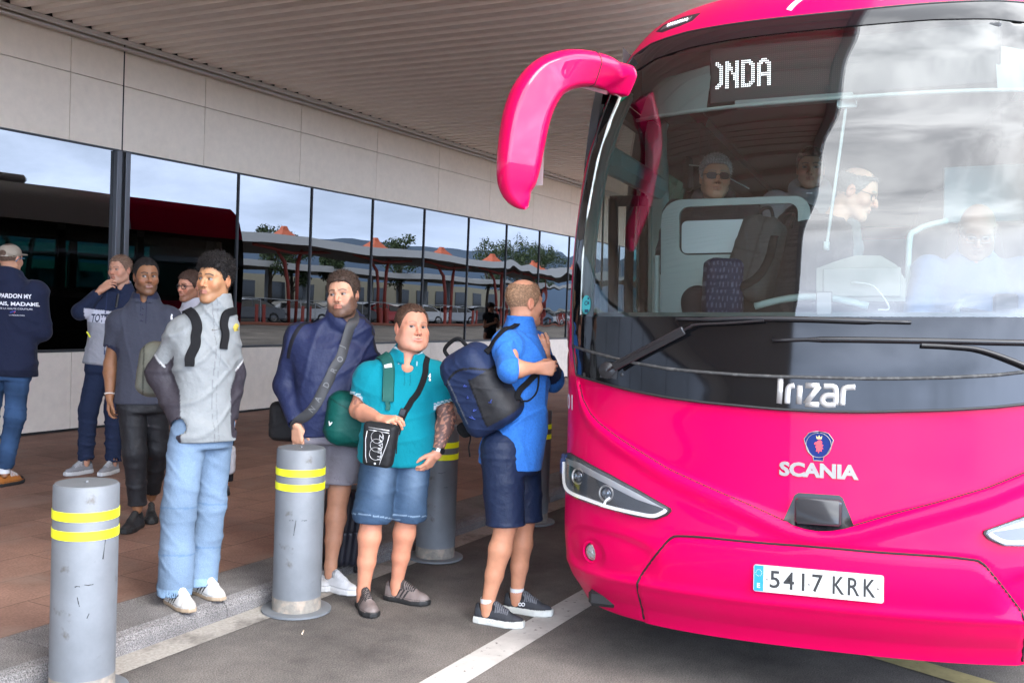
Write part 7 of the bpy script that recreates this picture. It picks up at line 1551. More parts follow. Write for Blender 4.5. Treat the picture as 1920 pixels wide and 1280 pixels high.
# ================================================================== 8  man in blue, seen from behind
def man_blue():
    D = 5.55
    H = Head(at(983, 570, D), dv(.80, .58, .02), UPZ - RGT * .03, (1.02, 1.06, 1.06), (.54, .28, .20), brow=(.3, .18, .1))
    F_ = Fig(D, (4.93, 2.6, 0), 'man in bright blue top and navy shorts walking to the coach door, seen from behind', H,
             sh=[(952, 648, -.16), (1000, 648, .17)], el=[(958, 692, -.30), (1036, 712, .20)], wr=[(1006, 690, -.24), (1022, 668, -.02)],
             hip=[(940, 850, -.10), (975, 850, .12)], kn=[(948, 985, -.10), (982, 978, .12)], an=[(914, 1132, -.08), (969, 1112, .14)], fat=1.10, wid=.98, belly=.03, armfat=1.1, depth=1.12, legfat=1.12, lsh=dv(-.30, .95), lhip=dv(-.35, .93))
    hr = hand_caps(F_.wr[0], dv(.9, .1, .02), dv(-.1, .9, 0), -1, curls=[(1.0, 1.3, .9), (1.1, 1.3, .9), (1.15, 1.3, .9), (1.2, 1.3, .9)], thumbd=(.5, .3, .6), sc=1.02)
    hl = hand_caps(F_.wr[1], dv(-.35, -.15, .75), dv(.0, .8, -.2), 1, curls=[(.8, 1.2, .8), (.9, 1.2, .8), (1., 1.2, .8), (1.05, 1.2, .8)], sc=1.02)
    F_.body(hands=(hr, hl), legs=(True, True)); F_.hair((.30, .175, .10), h=.0036, tl=.007, th=.0045, front=.088, back=-.070, side=-.02, lump=.0008, balding=.062)
    BL, NV = np.array((.030, .15, .48)), np.array((.010, .022, .075))
    def col(V):
        C = np.tile(BL, (len(V), 1)).astype(float); q = V - F_.wr[1]; a, b = F_.el[1], F_.wr[1]; t = (V - a) @ (b - a) / ((b - a) @ (b - a)); dd = np.linalg.norm(V - a - np.outer(np.clip(t, 0, 1), b - a), axis=1); C[(dd < .07) & (t > .2)] = NV
        n = np.random.RandomState(1).rand(len(V)); C = C * (.86 + .28 * n)[:, None]; return C
    def cl(P, d):
        c = F_.nb - UPZ * .005; q = P - c.astype(f32); z = q[:, 2]; r = np.hypot(q[:, 0], q[:, 1]); s_ = np.abs(r - .076 + z * .1) - .007; s_ = smax(s_, np.abs(z - .018) - .045, .008); return smin(d, s_, .02)
    F_.top('blue_top', col, hem=-.07, infl=.014, sleeves=((1.12, .086, .072, .066), (1.80, .084, .066, .052)), seed=27, cre=.0075, freq=16., collar=cl, shr=.088)
    F_.legs('shorts', lambda V: np.array((.008, .016, .045)), end=(.98, .98), rad=(.118, .11, .108), waist=.05, seed=29, cre=.006, m=M_NYL)
    sc = ((.030, .032, .038), (.55, .55, .50), (.04, .04, .047), (.13, .13, .14))
    shoe('shoe', F_.an[0], dv(.93, -.30), 0, F_.root, sc, .30, sole=.036, chunky=1.); shoe('shoe', F_.an[1], dv(.94, -.28), 0, F_.root, sc, .30, sole=.036, chunky=1.)
    for i in (0, 1):
        b = MB(); a = F_.an[i]; b.lathe([(.037, -.02), (.041, .03), (.040, .035)], a, 20, UPZ); b.out('sock', mat('sock_white', (.6, .6, .6), .9), F_.root, True)
    for i, (x, y) in enumerate(((920, 1164), (978, 1132))):   # round maker mark on the side of each shoe
        c = at(x, y, F_.D + (-.13 if i == 0 else .09)); b = MB()
        for o_ in (-.009, .009):
            b.tube([c + RGT * (o_ + .008 * math.cos(t)) + UPZ * .009 * math.sin(t) * (1 if o_ > 0 else .9) - FH * .004 for t in np.linspace(0, 2 * math.pi, 13)], .0028, 5)
        b.out('shoe_mark', M_LAB, F_.root, True)
    # ring
    b = MB(); b.lathe([(.010, -.002), (.0115, 0), (.010, .002)], at(1017, 650, D - .07), 14, RGT); b.out('finger_ring', M_STEEL, F_.root, True)
    # the big navy backpack slung on one shoulder
    bp = empty('backpack', 'large navy and black backpack slung on the back of the man in blue', 'backpack', at(905, 735, D - .05))
    up_ = nrm_(UPZ * .84 - RGT * .54); rt = nrm_(RGT * .80 + FH * -.45 + UPZ * .35); th_ = nrm_(np.cross(up_, rt)); rt = nrm_(np.cross(th_, up_)); c = at(901, 727, D - .14)
    NB, KB = np.array((.012, .022, .060)), np.array((.022, .022, .024))
    def bc_(q):
        C = np.tile(NB, (len(q), 1)).astype(float); x, y, z = q[:, 0] / .15, q[:, 1], q[:, 2] / .235
        panel = (x > .12 + .25 * (z + .2)) & (z < .30) & (z > -.82); C[panel] = KB; e = np.abs(x - (.12 + .25 * (z + .2))) < .035; C[e & (z < .34) & (z > -.82)] = (.008, .008, .009)
        ar = np.abs(z - (.62 - .35 * x * x)) < .025; C[ar] = (.008, .008, .009); st_ = np.abs(x + .62 - .15 * z) < .035; C[st_ & (np.abs(z) < .55)] = (.09, .10, .12); return C
    pk, pfn, _, _ = bag_mesh('pack', c, (rt, th_, up_), (.155, .13, .240), .085, M_BAG, bp, bc_, taper=.14, bulge=.10, cre=.004, h=.006)
    pt = lambda x, y, z: c + rt * x + th_ * y + up_ * z
    b = MB(); b.tube(catmull([pt(-.075, .0, .225), pt(-.075, .0, .275), pt(-.02, .0, .295), pt(.04, 0, .29), pt(.06, 0, .235)], 6), .011, 10); b.out('top_handle', M_WEB, bp, True)
    b = MB()
    for k, (x, z) in enumerate(((-.02, .02), (.0, .06), (-.05, -.09), (-.02, -.07), (.12, -.06))):
        q = settle(pfn, [pt(x, -.2, z)], .004)[0]; rd = random.Random(k)
        b.tube(catmull([q, q + UPZ * -.01 + RGT * rd.uniform(-.01, .01) - FH * .006, q + UPZ * rd.uniform(-.018, -.005) + RGT * rd.uniform(-.015, .015) - FH * .006, q + UPZ * rd.uniform(-.02, .01) + RGT * rd.uniform(-.02, .03)], 4), .0024, 6)
    b.out('blue_cord', mat('cord_blue', (.015, .04, .22), .6), bp, True)
    P0 = lambda x, y, dd: at(x, y, D + dd)
    b = MB(); mg = lambda pts, w_, nm, mm=M_WEB: ribbon(nm, pts, w_, lambda P: smin(F_.topfn(P), pfn(P), .03), mm, bp, .004, .006, 7)
    mg([P0(912, 660, -.22), P0(922, 638, -.24), P0(940, 620, -.22), P0(962, 610, -.14), P0(985, 612, .0), P0(998, 625, .12)], .034, 'shoulder_strap')
    mg([P0(975, 748, -.24), P0(985, 735, -.27), P0(998, 715, -.22), P0(1008, 700, -.2)], .036, 'lower_strap')
    b.tube(catmull([P0(978, 752, -.24), P0(992, 750, -.26), P0(1006, 735, -.24), P0(1010, 708, -.2), P0(1006, 680, -.16), P0(1000, 650, -.08), P0(992, 628, .0)], 6), .010, 8, flat=(1.6, .5)); b.tube(catmull([P0(992, 628, .0), P0(1000, 655, -.10), P0(1010, 668, -.12), P0(1022, 668, -.1)], 5), .012, 8, flat=(1.5, .5))
    b.out('hanging_strap', M_WEB, bp, True)
    b = MB(); b.tube(catmull([pt(-.14, .03, -.2), P0(866, 800, .05), P0(872, 812, .05), P0(882, 806, .03)], 6), .026, 8); b.tube(catmull([P0(880, 808, .02), P0(882, 822, .0), P0(879, 838, .0), P0(881, 856, .0)], 5), .004, 6); b.out('waist_pad', M_WEB, bp, True)
    return F_
MBL = man_blue()
# ---- bags of the man in turquoise
def turq_bags():
    D = 5.72; F_ = MT; P0 = lambda x, y, dd: at(x, y, D + dd)
    bp = empty('backpack', 'dark green backpack hanging behind the man in turquoise', 'backpack', P0(650, 790, .1)); GN = np.array((.0, .065, .052))
    bag_mesh('pack', P0(660, 785, .13), (dv(.92, .25, -.12), dv(-.25, .92), nrm_(UPZ + RGT * .12)), (.155, .115, .158), .085, M_BAG, bp, lambda q: np.where((np.abs(q[:, 2] - .05 + q[:, 0] * .4) < .004)[:, None], GN * .5, GN), bulge=.12, cre=.006)
    o, p, nn = ribbon('shoulder_strap', [P0(712, 678, .12), P0(714, 664, .0), P0(721, 668, -.10), P0(726, 690, -.20), P0(727, 720, -.25), P0(727, 745, -.27)], .068, F_.topfn, M_WEBG, bp, .004, .012, 7)
    ribbon('strap_end', [P0(727, 743, -.27), P0(728, 752, -.28), P0(728, 764, -.29)], .026, F_.topfn, M_WEBG, bp, .008, .006, 5)
    k = int(len(p) * .52); ribbon('strap_label', [p[k] + nn[k] * .012, p[k + 1] + nn[k + 1] * .012, p[k + 2] + nn[k] * .012], .045, None, M_LAB, bp, 0, .002, 2, nor=nn[k])
    decal('pack_mark', [(0, 0), (.012, .008), (.02, .022), (.012, .022), (.004, .014), (.0, .028), (-.006, .026), (-.003, .012)], P0(614, 800, -.05), RGT, UPZ, lambda P: rbox(P, P0(660, 785, .13), (.155, .115, .158), .085, np.array([nrm_(v) for v in (dv(.92, .25, -.12), dv(-.25, .92), nrm_(UPZ + RGT * .12))])), M_LAB, bp, .006)
    cb = empty('crossbody_bag', 'small black crossbody bag with silver line pattern held by the man in turquoise', 'bag', P0(712, 832, -.36))
    c = P0(712, 833, -.37); rt = nrm_(dv(.95, -.28, -.04)); up_ = nrm_(UPZ + RGT * .07); th_ = nrm_(np.cross(up_, rt)); rt = nrm_(np.cross(th_, up_))
    bag_mesh('pouch', c, (rt, th_, up_), (.088, .042, .118), .026, M_BAG, cb, lambda q: np.array((.014, .014, .015)), taper=-.10, cre=.0015, h=.005, seed=3)
    fr = lambda x, z: c + rt * x - th_ * .0425 * (1 if (-th_) @ (-FH) > 0 else -1) + up_ * z
    fs = -1 if (th_ @ FH) > 0 else 1; fr = lambda x, z: c + rt * x + th_ * fs * .0435 + up_ * z
    M_RF = mat('reflective_line', (.62, .62, .62), .35, metal=.4); b = MB()
    b.tube([fr(-.062, .070), fr(-.066, .02), fr(-.055, -.07), fr(-.045, -.10)], .0022, 6); b.tube([fr(.068, .066), fr(.06, .02), fr(.035, -.07), fr(.028, -.10)], .0022, 6); b.bar(fr(-.055, .090), fr(.065, .088), .004, .006, up=th_); b.bar(fr(-.055, .077), fr(-.008, .076), .004, .004, up=th_); b.bar(fr(.012, .076), fr(.065, .075), .004, .004, up=th_)
    for z, s_ in ((.045, 1), (.0, 1), (-.045, 1)):
        for sg in (1, -1): b.tube([fr(.036 * math.cos(t) * (1 if t < 9 else 1), z + sg * .034 * math.sin(t)) for t in np.linspace(0, math.pi, 10)], .0012, 5)
    b.lathe([(.006, 0), (.006, .002), (0, .003)], fr(.002, -.098), 12, th_ * fs); b.out('line_pattern', M_RF, cb, True)
    V2, F2 = text_mesh('ZAVETTI', .03, .0006, 0, 1.15); V2 -= V2.min(0); V2[:, 0] *= .135 / V2[:, 0].max(); V2[:, 1] *= .021 / V2[:, 1].max()
    mk('pouch_lettering', [fr(.012 + y, .060 - x) + th_ * fs * .0012 for x, y in V2], F2, M_RF, cb, False)
    ribbon('crossbody_strap', [P0(800, 672, -.02), P0(797, 688, -.14), P0(788, 712, -.24), P0(776, 742, -.28), P0(763, 775, -.30), P0(750, 805, -.31)], .034, F_.topfn, M_WEB, cb, .004, .004, 7)
    b = MB(); q = settle(F_.topfn, [P0(762, 770, -.3)], .012)[0]; dd = nrm_(P0(750, 800, -.3) - P0(770, 750, -.3)); b.bar(q - dd * .022, q + dd * .022, .034, .012, up=-FH, bev=.003); b.tube([P0(750, 804, -.33), P0(744, 815, -.36)], .004, 6); b.tube(catmull([P0(748, 806, -.33), P0(744, 830, -.34), P0(743, 850, -.33)], 4), .004, 6); b.out('strap_buckle', M_BLKP, cb)
turq_bags()
# ---- dark suitcase between the two men
def suitcase():
    sc = empty('suitcase', 'dark hard-shell wheeled suitcase between the man in turquoise and the bearded man', 'suitcase', at(650, 1008, 5.98)); D = 6.22; c = at(655, 945, D); c[2] = .335
    up_ = nrm_(UPZ + RGT * .10); rt = nrm_(dv(.8, .6)); th_ = nrm_(np.cross(up_, rt)); rt = nrm_(np.cross(th_, up_)); half = (.155, .10, .245)
    def ex(q, d): return d + .003 * (np.cos(q[:, 0] * 2 * math.pi / .042) * (np.abs(q[:, 1]) > .07)) + .004 * np.exp(-((q[:, 2] + .02) / .006) ** 2)
    bag_mesh('shell', c, (rt, th_, up_), half, .05, mat('suitcase_shell', rough=.35, attr=True, spec=.5), sc, lambda q: np.array((.012, .013, .020)), cre=0, extra=ex, h=.006)
    b = MB(); p = lambda x, y, z: c + rt * x + th_ * y + up_ * z
    for x in (-.13, .13):
        for y in (-.07, .07): w0 = p(x, y, -.27); w0[2] = .030; b.lathe([(0, -.011), (.024, -.010), (.028, -.004), (.028, .004), (.024, .010), (0, .011)], w0, 20, RGT); b.bar(p(x, y, -.25), w0 + UPZ * .02, .026, .03, up=RGT)
    b.out('castor', M_BLKM, sc, ang=40)
    b = MB()
    for x in (-.06, .06): b.tube([p(x, .10, .25), p(x, .10, .50)], .007, 8)
    b.tube([p(-.06, .10, .50), p(.06, .10, .50)], .012, 8); b.out('trolley_handle', M_BLKP, sc, True)
suitcase()
# ================================================================== people in the coach
def seated(label, hx, hy, D, head_kw, fwd, topc, haircol, hair_kw, shw=.20, extra=None, lean=(0, 0), af=.27, name='jumper', collar=True, hh=.0034, topkw={}):
    H = Head(at(hx, hy, D), fwd, UPZ + RGT * lean[0] * .3, **head_kw); c = H.c; f = nrm_(np.array([fwd[0], fwd[1], 0])); l = np.cross(UPZ, f); b0 = -UPZ
    nb = c - UPZ * .13 - f * .03; shc = c - UPZ * .20 - f * .045 - RGT * lean[0] * .1; hc = shc - UPZ * .50 - f * lean[1]
    J = dict(sh=[shc - l * shw, shc + l * shw], el=[shc - l * (shw + .05) - UPZ * .27 + f * .06, shc + l * (shw + .05) - UPZ * .27 + f * .06], wr=[shc - l * (shw - .04) - UPZ * (.38 + (.27 - af) * .5) + f * af, shc + l * (shw - .04) - UPZ * (.38 + (.27 - af) * .5) + f * af], hip=[hc - l * .09, hc + l * .09], kn=[hc - l * .11 + f * .42, hc + l * .11 + f * .42], an=[hc - l * .11 + f * .42 - UPZ * .40, hc + l * .11 + f * .42 - UPZ * .40])
    pass
    F_ = Fig(D, hc, label, H, **J); 
    hands = [hand_caps(F_.wr[i], nrm_(f * .8 - UPZ * .3), -UPZ, -1 if i == 0 else 1) for i in (0, 1)]
    F_.body(arms=((False, None), (False, None)), hands=tuple(hands), handh=.005)
    if haircol is not None: F_.hair(haircol, h=hh, tn=700, **hair_kw)
    F_.top(name, lambda V: np.asarray(topc), hem=-.02, infl=.012, sleeves=((1.9, .082, .07, .05), (1.9, .082, .07, .05)), h=.010, cre=.005, collar=(hood(F_, .085, .026, .0, .01) if collar else polo_collar(F_)), **topkw)
    F_.legs('trousers', lambda V: np.array((.02, .022, .03)), end=(1.95, 1.95), rad=(.1, .08, .06), h=.012, cre=0)
    return F_
pass1 = seated('passenger with grey hair and dark sunglasses sitting behind the courier partition', 1341, 335, 5.62, dict(skin=(.44, .25, .18), sc=(1.04, 1.06, 1.04), brow=(.25, .2, .16), jaw=1.05), dv(-.05, -1, 0), (.030, .028, .034), (.36, .34, .32), dict(th=.012, front=.068), lean=(0, .05), af=.08)
glasses(pass1.H, M_BLKP, pass1.root, .026, .0165, .0025, tinted=mat('dark_lens', (.012, .01, .012), .45, spec=.2))
pass2 = seated('passenger in grey hooded jumper with pale headphones round the neck', 1520, 318, 6.0, dict(skin=(.46, .25, .19), brow=(.1, .06, .04), beard=(.2, .11, .08), beardk=.3), dv(-.3, -.95, -.05), (.22, .215, .22), (.08, .05, .035), dict(th=.01, front=.07), name='hooded_jumper')
b = MB(); cc = pass2.H.glob((0, -.01, -.135)); b.tube([cc + pass2.lsh * .085 * math.cos(t) + pass2.fwd * .085 * math.sin(t) - UPZ * .015 * math.sin(t) for t in np.linspace(-.4, math.pi + .4, 16)], .014, 8); b.out('headphones', mat('headphone_white', (.7, .7, .72), .4), pass2.root, True)
drv = seated('bald driver in light blue shirt and glasses looking down at the steering wheel', 1832, 434, 5.02, dict(skin=(.30, .18, .135), sc=(1.06, 1.06, 1.06), brow=(.3, .2, .15), jaw=1.1, cheek=1.12, up=None) if False else dict(skin=(.30, .18, .135), sc=(1.06, 1.06, 1.06), brow=(.3, .2, .15), jaw=1.1, cheek=1.12), dv(-.28, -.80, -.52), (.09, .15, .28), (.35, .28, .22), dict(th=.002, front=.09, balding=.115, back=-.05), name='shirt', collar=False, lean=(0, .08), shw=.215)
glasses(drv.H, M_STEEL, drv.root, .025, .016, .0014)
def buyer():
    D = 5.2
    H = Head(at(1603, 364, D), dv(.80, -.42, -.30), UPZ + RGT * .18, (1.04, 1.06, 1.06), (.60, .38, .30), brow=(.3, .25, .2), jaw=1.05, nose=1.1, gaze=(0, 1, -.4))
    F_ = Fig(D, at(1490, 700, D + .1), 'man in black jacket bending over the ticket machine inside the coach', H,
             sh=[(1552, 452, -.12), (1500, 420, .16)], el=[(1568, 545, -.10), (1520, 560, .2)], wr=[(1600, 520, -.16), (1580, 545, .05)],
             hip=[(1475, 620, -.05), (1465, 615, .12)], kn=[(1470, 780, -.05), (1462, 775, .12)], an=[(1468, 930, -.05), (1460, 925, .1)], fat=1.25, wid=1.1, belly=.02, neck=(1560, 420, .0), lsh=dv(-.35, .93, 0), lhip=dv(-.35, .93, 0))
    hr = hand_caps(F_.wr[0], dv(.9, -.2, .1), dv(0, .2, -1), -1); F_.body(arms=((False, None), (False, None)), hands=(hr, None), handh=.005); F_.hair((.22, .20, .18), h=.004, th=.006, front=.086, balding=.085)
    glasses(H, M_BLKP, F_.root, .025, .016, .0018)
    F_.top('jacket', lambda V: np.array((.022, .020, .026)), hem=-.05, infl=.03, sleeves=((1.9, .10, .085, .06), (1.9, .10, .085, .06)), h=.010, cre=.008, m=M_NYL, shr=.11)
    F_.legs('trousers', lambda V: np.array((.02, .022, .03)), end=(1.95, 1.95), rad=(.11, .09, .07), h=.012, cre=0)
    bp = empty('backpack', 'charcoal backpack with grab loop on the back of the man inside the coach', 'backpack', at(1415, 485, D - .1))
    rt = nrm_(dv(.85, -.5, .1)); up_ = nrm_(UPZ + RGT * .25); th_ = nrm_(np.cross(up_, rt)); rt = nrm_(np.cross(th_, up_)); c = at(1417, 485, D - .16)
    G = np.array((.045, .045, .046))
    bag_mesh('pack', c, (rt, th_, up_), (.115, .10, .215), .06, M_BAG, bp, lambda q: np.where(((np.abs(q[:, 0] - .02) < .005) | (np.abs(q[:, 2] - .02) < .004))[:, None], G * .35, G), taper=.12, h=.007)
    pt = lambda x, y, z: c + rt * x + th_ * y + up_ * z
    b = MB(); b.tube(catmull([pt(-.05, 0, .20), pt(-.04, 0, .25), pt(.0, 0, .262), pt(.035, 0, .20)], 6), .009, 8); b.tube(catmull([pt(.07, .02, .19), pt(.09, .02, .25), pt(.115, .02, .26), pt(.12, .02, .19)], 6), .009, 8); b.out('grab_loop', M_WEB, bp, True)
    b = MB(); b.tube(catmull([pt(.09, -.09, .12), pt(.10, -.10, .0), pt(.07, -.1, -.1), pt(.0, -.1, -.17)], 6), .014, 8, flat=(1.5, .5)); b.out('side_strap', M_WEB, bp, True)
    b = MB(); b.lathe([(.010, 0), (.012, .004), (.010, .006)], pt(.085, -.112, -.06), 12, -FH); b.out('ring_buckle', M_STEEL, bp, True)
    lb = empty('travel_bag', 'navy patterned travel bag leaning beside the partition inside the coach', 'bag', at(1350, 560, D - .12))
    bag_mesh('shell', at(1356, 540, D - .17), (RGT, FH, UPZ), (.10, .08, .15), .05, M_BAG, lb, lambda q: np.where((np.sin(q[:, 0] * 300) * np.sin(q[:, 2] * 90) > .55)[:, None], np.array((.12, .14, .22)), np.array((.012, .018, .06))), h=.008)
    b = MB(); b.tube([at(1318, 595, D - .12), at(1320, 520, D - .12), at(1325, 512, D - .12)], .008, 8); b.out('handle', M_BLKP, lb, True)
buyer()
# ================================================================== ACROSS THE ROAD (seen mirrored in the terminal windows)
rnd = random.Random(11)
sheet('car_park', [(-10, -75), (150, -75), (150, -20.2), (-10, -20.2)], 0.012, mat('car_park_asphalt', (.12, .115, .11), .9, var=(.4, .2)))
mb = MB(); mb.box(np.array([-10, -20.6, 0]), np.array([150, -20.2, 0.16]), bev=.02); tag(mb.out('far_kerb', mat('red_kerb', (.30, .11, .07), .8)), kind='structure')
M_RED = mat('red_steel', (.32, .045, .03), .5); M_CPW = mat('carport_edge', (.72, .74, .76), .5); M_CPU = mat('carport_underside', (.16, .135, .12), .7); M_CPC = mat('grey_column', (.34, .37, .40), .6)
def carport(y0, y1, z, cols, lab, grp='car park canopies'):
    r = empty('carport', lab, 'carport', (60, (y0 + y1) / 2, 0), grp); b = MB(); n = 60; V = []
    for k in range(n + 1):
        x = 14 + k * 2.0; dz = .09 * math.sin(x * .42); V += [(x, y0, z + dz), (x, y1, z + dz + .1), (x, y0, z + dz + .55), (x, y1, z + dz + .62)]
    F1 = [(4 * i, 4 * i + 1, 4 * i + 5, 4 * i + 4) for i in range(n)]; F2 = [(4 * i + 2, 4 * i + 6, 4 * i + 7, 4 * i + 3) for i in range(n)]; F3 = [(4 * i, 4 * i + 4, 4 * i + 6, 4 * i + 2) for i in range(n)]
    b.add(V, F1, 1); b.add(V, F2, 0); b.add(V, F3, 0); b.out('roof', [M_CPW, M_CPU], r)
    for x in cols:
        b = MB(); yc = (y0 + y1) / 2 + 3
        if y0 > -24:
            for s in (-1, 1): b.tube([(x + s * .35, y0 - 1.8, 0), (x + s * .45, y0 - 1.8, 2.6), (x + s * .65, y0 - 1.9, 3.9), (x + s * 1.3, y0 - 2.2, z - .1)], [.11, .12, .13, .08], 8)
            b.tube([(x - 4.5, y0 - 1.2, z - .05), (x, y0 - 1.8, z - .35), (x + 4.5, y0 - 2.4, z - .05)], .10, 8); b.out('column', M_RED, r, True)
            b = MB(); b.lathe([(2.0, 0), (1.0, .3), (.35, .75), (.2, 1.0), (0, 1.02)], (x, y0 - 2.6, z + .4), 6); b.out('finial', mat('orange_steel', (.60, .13, .06), .5), r)
        else: b.box(np.array([x - .22, yc - .22, 0]), np.array([x + .22, yc + .22, z]), bev=.02); b.out('column', M_CPC, r)
    return r
carport(-21.8, -33.5, 4.9, [22, 31, 41, 50.6, 60.6, 69.8, 78.4, 87, 97], 'long wavy car park canopy on forked red columns, mirrored in the windows')
carport(-40, -52, 4.2, [44 + 5.2 * k for k in range(12)], 'second car park canopy on plain grey columns behind the red one, mirrored')
# parked cars
PROF = [(-2.15, .32), (-2.18, .62), (-2.05, .86), (-1.45, .95), (-.95, 1.30), (-.35, 1.44), (.45, 1.45), (1.05, 1.34), (1.62, 1.02), (2.10, .92), (2.18, .62), (2.15, .32)]
M_CG = mat('car_glass', (.012, .014, .016), .06, spec=.8)
def car_proto(paint):
    r = empty('parked_car', 'x', 'car'); b = MB(); st_ = [(-.86, .0), (-.88, .0), (.88, .0), (.86, .0)]; P = []; n = len(PROF)
    ys = [(-.84, 1.0, .20), (-.88, 1.0, .0), (-.55, 1.0, .0), (.55, 1, 0), (.88, 1.0, .0), (.84, 1.0, .20)]
    V = []
    for yy in (-1, -.6, .6, 1):
        for x, z in PROF: k = 1 - .26 * max(0, z - .85) / .6; V.append((x * (1 - .03 * abs(yy)), yy * .89 * k, z - (.04 if abs(yy) == 1 and z > .9 else 0)))
    F = [(j * n + i, j * n + i + 1, (j + 1) * n + i + 1, (j + 1) * n + i) for j in range(3) for i in range(n - 1)] + [tuple(range(n))[::-1], tuple(3 * n + i for i in range(n))]
    b.add(V, F); b.box(np.array([-2.1, -.8, .22]), np.array([2.1, .8, .34])); b.out('body', paint, r, ang=35)
    b = MB()
    for s in (-1, 1):
        for q in ([(-1.30, .97), (-.92, 1.25), (-.38, 1.37), (-.12, 1.38), (-.12, .97)], [(-.04, .97), (-.04, 1.38), (.44, 1.38), (.98, 1.28), (1.36, 1.0)]):
            b.add([(x, s * (.885 * (1 - .26 * max(0, z - .85) / .6) + .006), z) for x, z in q], [tuple(range(5))])
    k = lambda z: .89 * (1 - .26 * max(0, z - .85) / .6)
    for (x0, z0, x1, z1) in ((-1.40, .99, -.98, 1.29), (1.56, 1.06, 1.10, 1.33)): b.add([(x0 * 1.01, -k(z0) * .9, z0 + .015), (x0 * 1.01, k(z0) * .9, z0 + .015), (x1 * 1.01, k(z1) * .88, z1 + .015), (x1 * 1.01, -k(z1) * .88, z1 + .015)], [(0, 1, 2, 3)])
    b.out('window', M_CG, r)
    for x in (-1.32, 1.34):
        for s in (-1, 1):
            b = MB(); b.lathe([(.20, -.09), (.30, -.10), (.325, -.07), (.325, .07), (.30, .10), (.2, .105)], (x, s * .80, .325), 24, (0, s, 0)); w_ = b.out('wheel', M_BLKM, r, ang=40); b = MB(); b.lathe([(.21, .095), (.18, .07), (.05, .09), (0, .095)], (x, s * .80, .325), 10, (0, s, 0)); b.out('rim', M_CHRM, w_, ang=30)
    b = MB()
    for s in (-1, 1): b.box(np.array([-2.16, s * .68 - .14, .64]), np.array([-2.06, s * .68 + .14, .78]), bev=.03)
    b.out('headlight', M_LENS if False else mat('car_lamp', (.6, .6, .6), .2, metal=.5), r)
    return r
paints = [('silver', (.42, .43, .45)), ('dark grey', (.06, .065, .075)), ('white', (.62, .62, .62)), ('black', (.015, .015, .018)), ('red', (.42, .02, .02)), ('steel blue', (.10, .15, .22))]
protos = []
for i, (nm, c) in enumerate(paints): protos.append((nm, car_proto(mat('car_paint_' + nm.replace(' ', '_'), c, .25, metal=.3, coat=.6))))
first = [True] * 6; rows = [(-24.8, 'front row'), (-31.8, 'second row'), (-44.5, 'back row')]
ordn = [0, 2, 1, 0, 3, 4, 2, 0, 3, 1, 5, 2, 0, 3, 1]
for ri, (yy, rn) in enumerate(rows):
    for k in range(13 if ri < 2 else 9):
        pi = ordn[(k + ri * 4) % len(ordn)]; nm, pr = protos[pi]; o = pr if first[pi] else copy_tree(pr); first[pi] = False
        o.location = (38 + k * 4.9 + rnd.uniform(-.3, .3) + ri * 2, yy, .012); o.rotation_euler.z = rnd.choice([0, math.pi]) + rnd.uniform(-.12, .12) + (.45 if ri == 0 else 0)
        o['label'] = f'{nm} parked car in the {rn} of the mirrored car park'; o['group'] = 'parked cars in the car park'
# pairs of red posts with a long white rail
p0 = None
for k in range(16):
    x = 40 + k * 4.1; o = None
    if p0 is None:
        p0 = empty('post_pair', 'pair of short red posts in the row before the mirrored car park', 'posts', (x, -20.4, .16), 'red post pairs along the car park')
        for s in (-1, 1): b = MB(); b.box(np.array([x + s * .32 - .11, -20.45, .16]), np.array([x + s * .32 + .11, -20.35, 1.2]), bev=.01); b.out('post', M_RED, p0)
    else: o = copy_tree(p0); o.location.x = x
b = MB(); b.tube([(38, -21.2, 1.55), (120, -21.2, 1.55)], .025, 8)
for k in range(17): b.tube([(40 + 5 * k, -21.2, 0), (40 + 5 * k, -21.2, 1.55)], .025, 6)
tag(b.out('long_rail', M_CPC), 'long thin grey rail running in front of the mirrored car park', 'rail')
# low far building
b = MB(); b.box(np.array([40, -66, 0]), np.array([150, -60, 4.2])); fb = empty('far_building', 'low cream building beyond the mirrored car park', 'building', (95, -63, 0)); b.out('wall', mat('cream_wall', (.52, .49, .38), .8), fb)
for k in range(20): b = MB(); b.box(np.array([42 + k * 5.2, -59.99, 1.2]), np.array([45 + k * 5.2, -59.9, 3.4])); b.out('window', M_CG, fb)
# hills, blue distance haze put into their colour
V = []; nx_ = 160
for i in range(nx_):
    a = R(-75 + 95 * i / (nx_ - 1)); d = 1700; h = 92 + 6 * math.sin(i * .09 + 2) + 3 * math.sin(i * .31 + 1) + 1.5 * math.sin(i * .71) + .8 * math.sin(i * 1.9)
    for (dd, hh) in ((1500, -5), (1600, h * .55), (1700, h), (1900, h * .8), (2100, -5)): V.append((math.cos(a) * dd, math.sin(a) * dd, hh))
F = [(i * 5 + j, i * 5 + j + 1, (i + 1) * 5 + j + 1, (i + 1) * 5 + j) for i in range(nx_ - 1) for j in range(4)]
tag(mk('hills', V, F, mat('hazy_hills', (.07, .12, .20), .95, var=(.01, .15)), None, True), kind='structure')
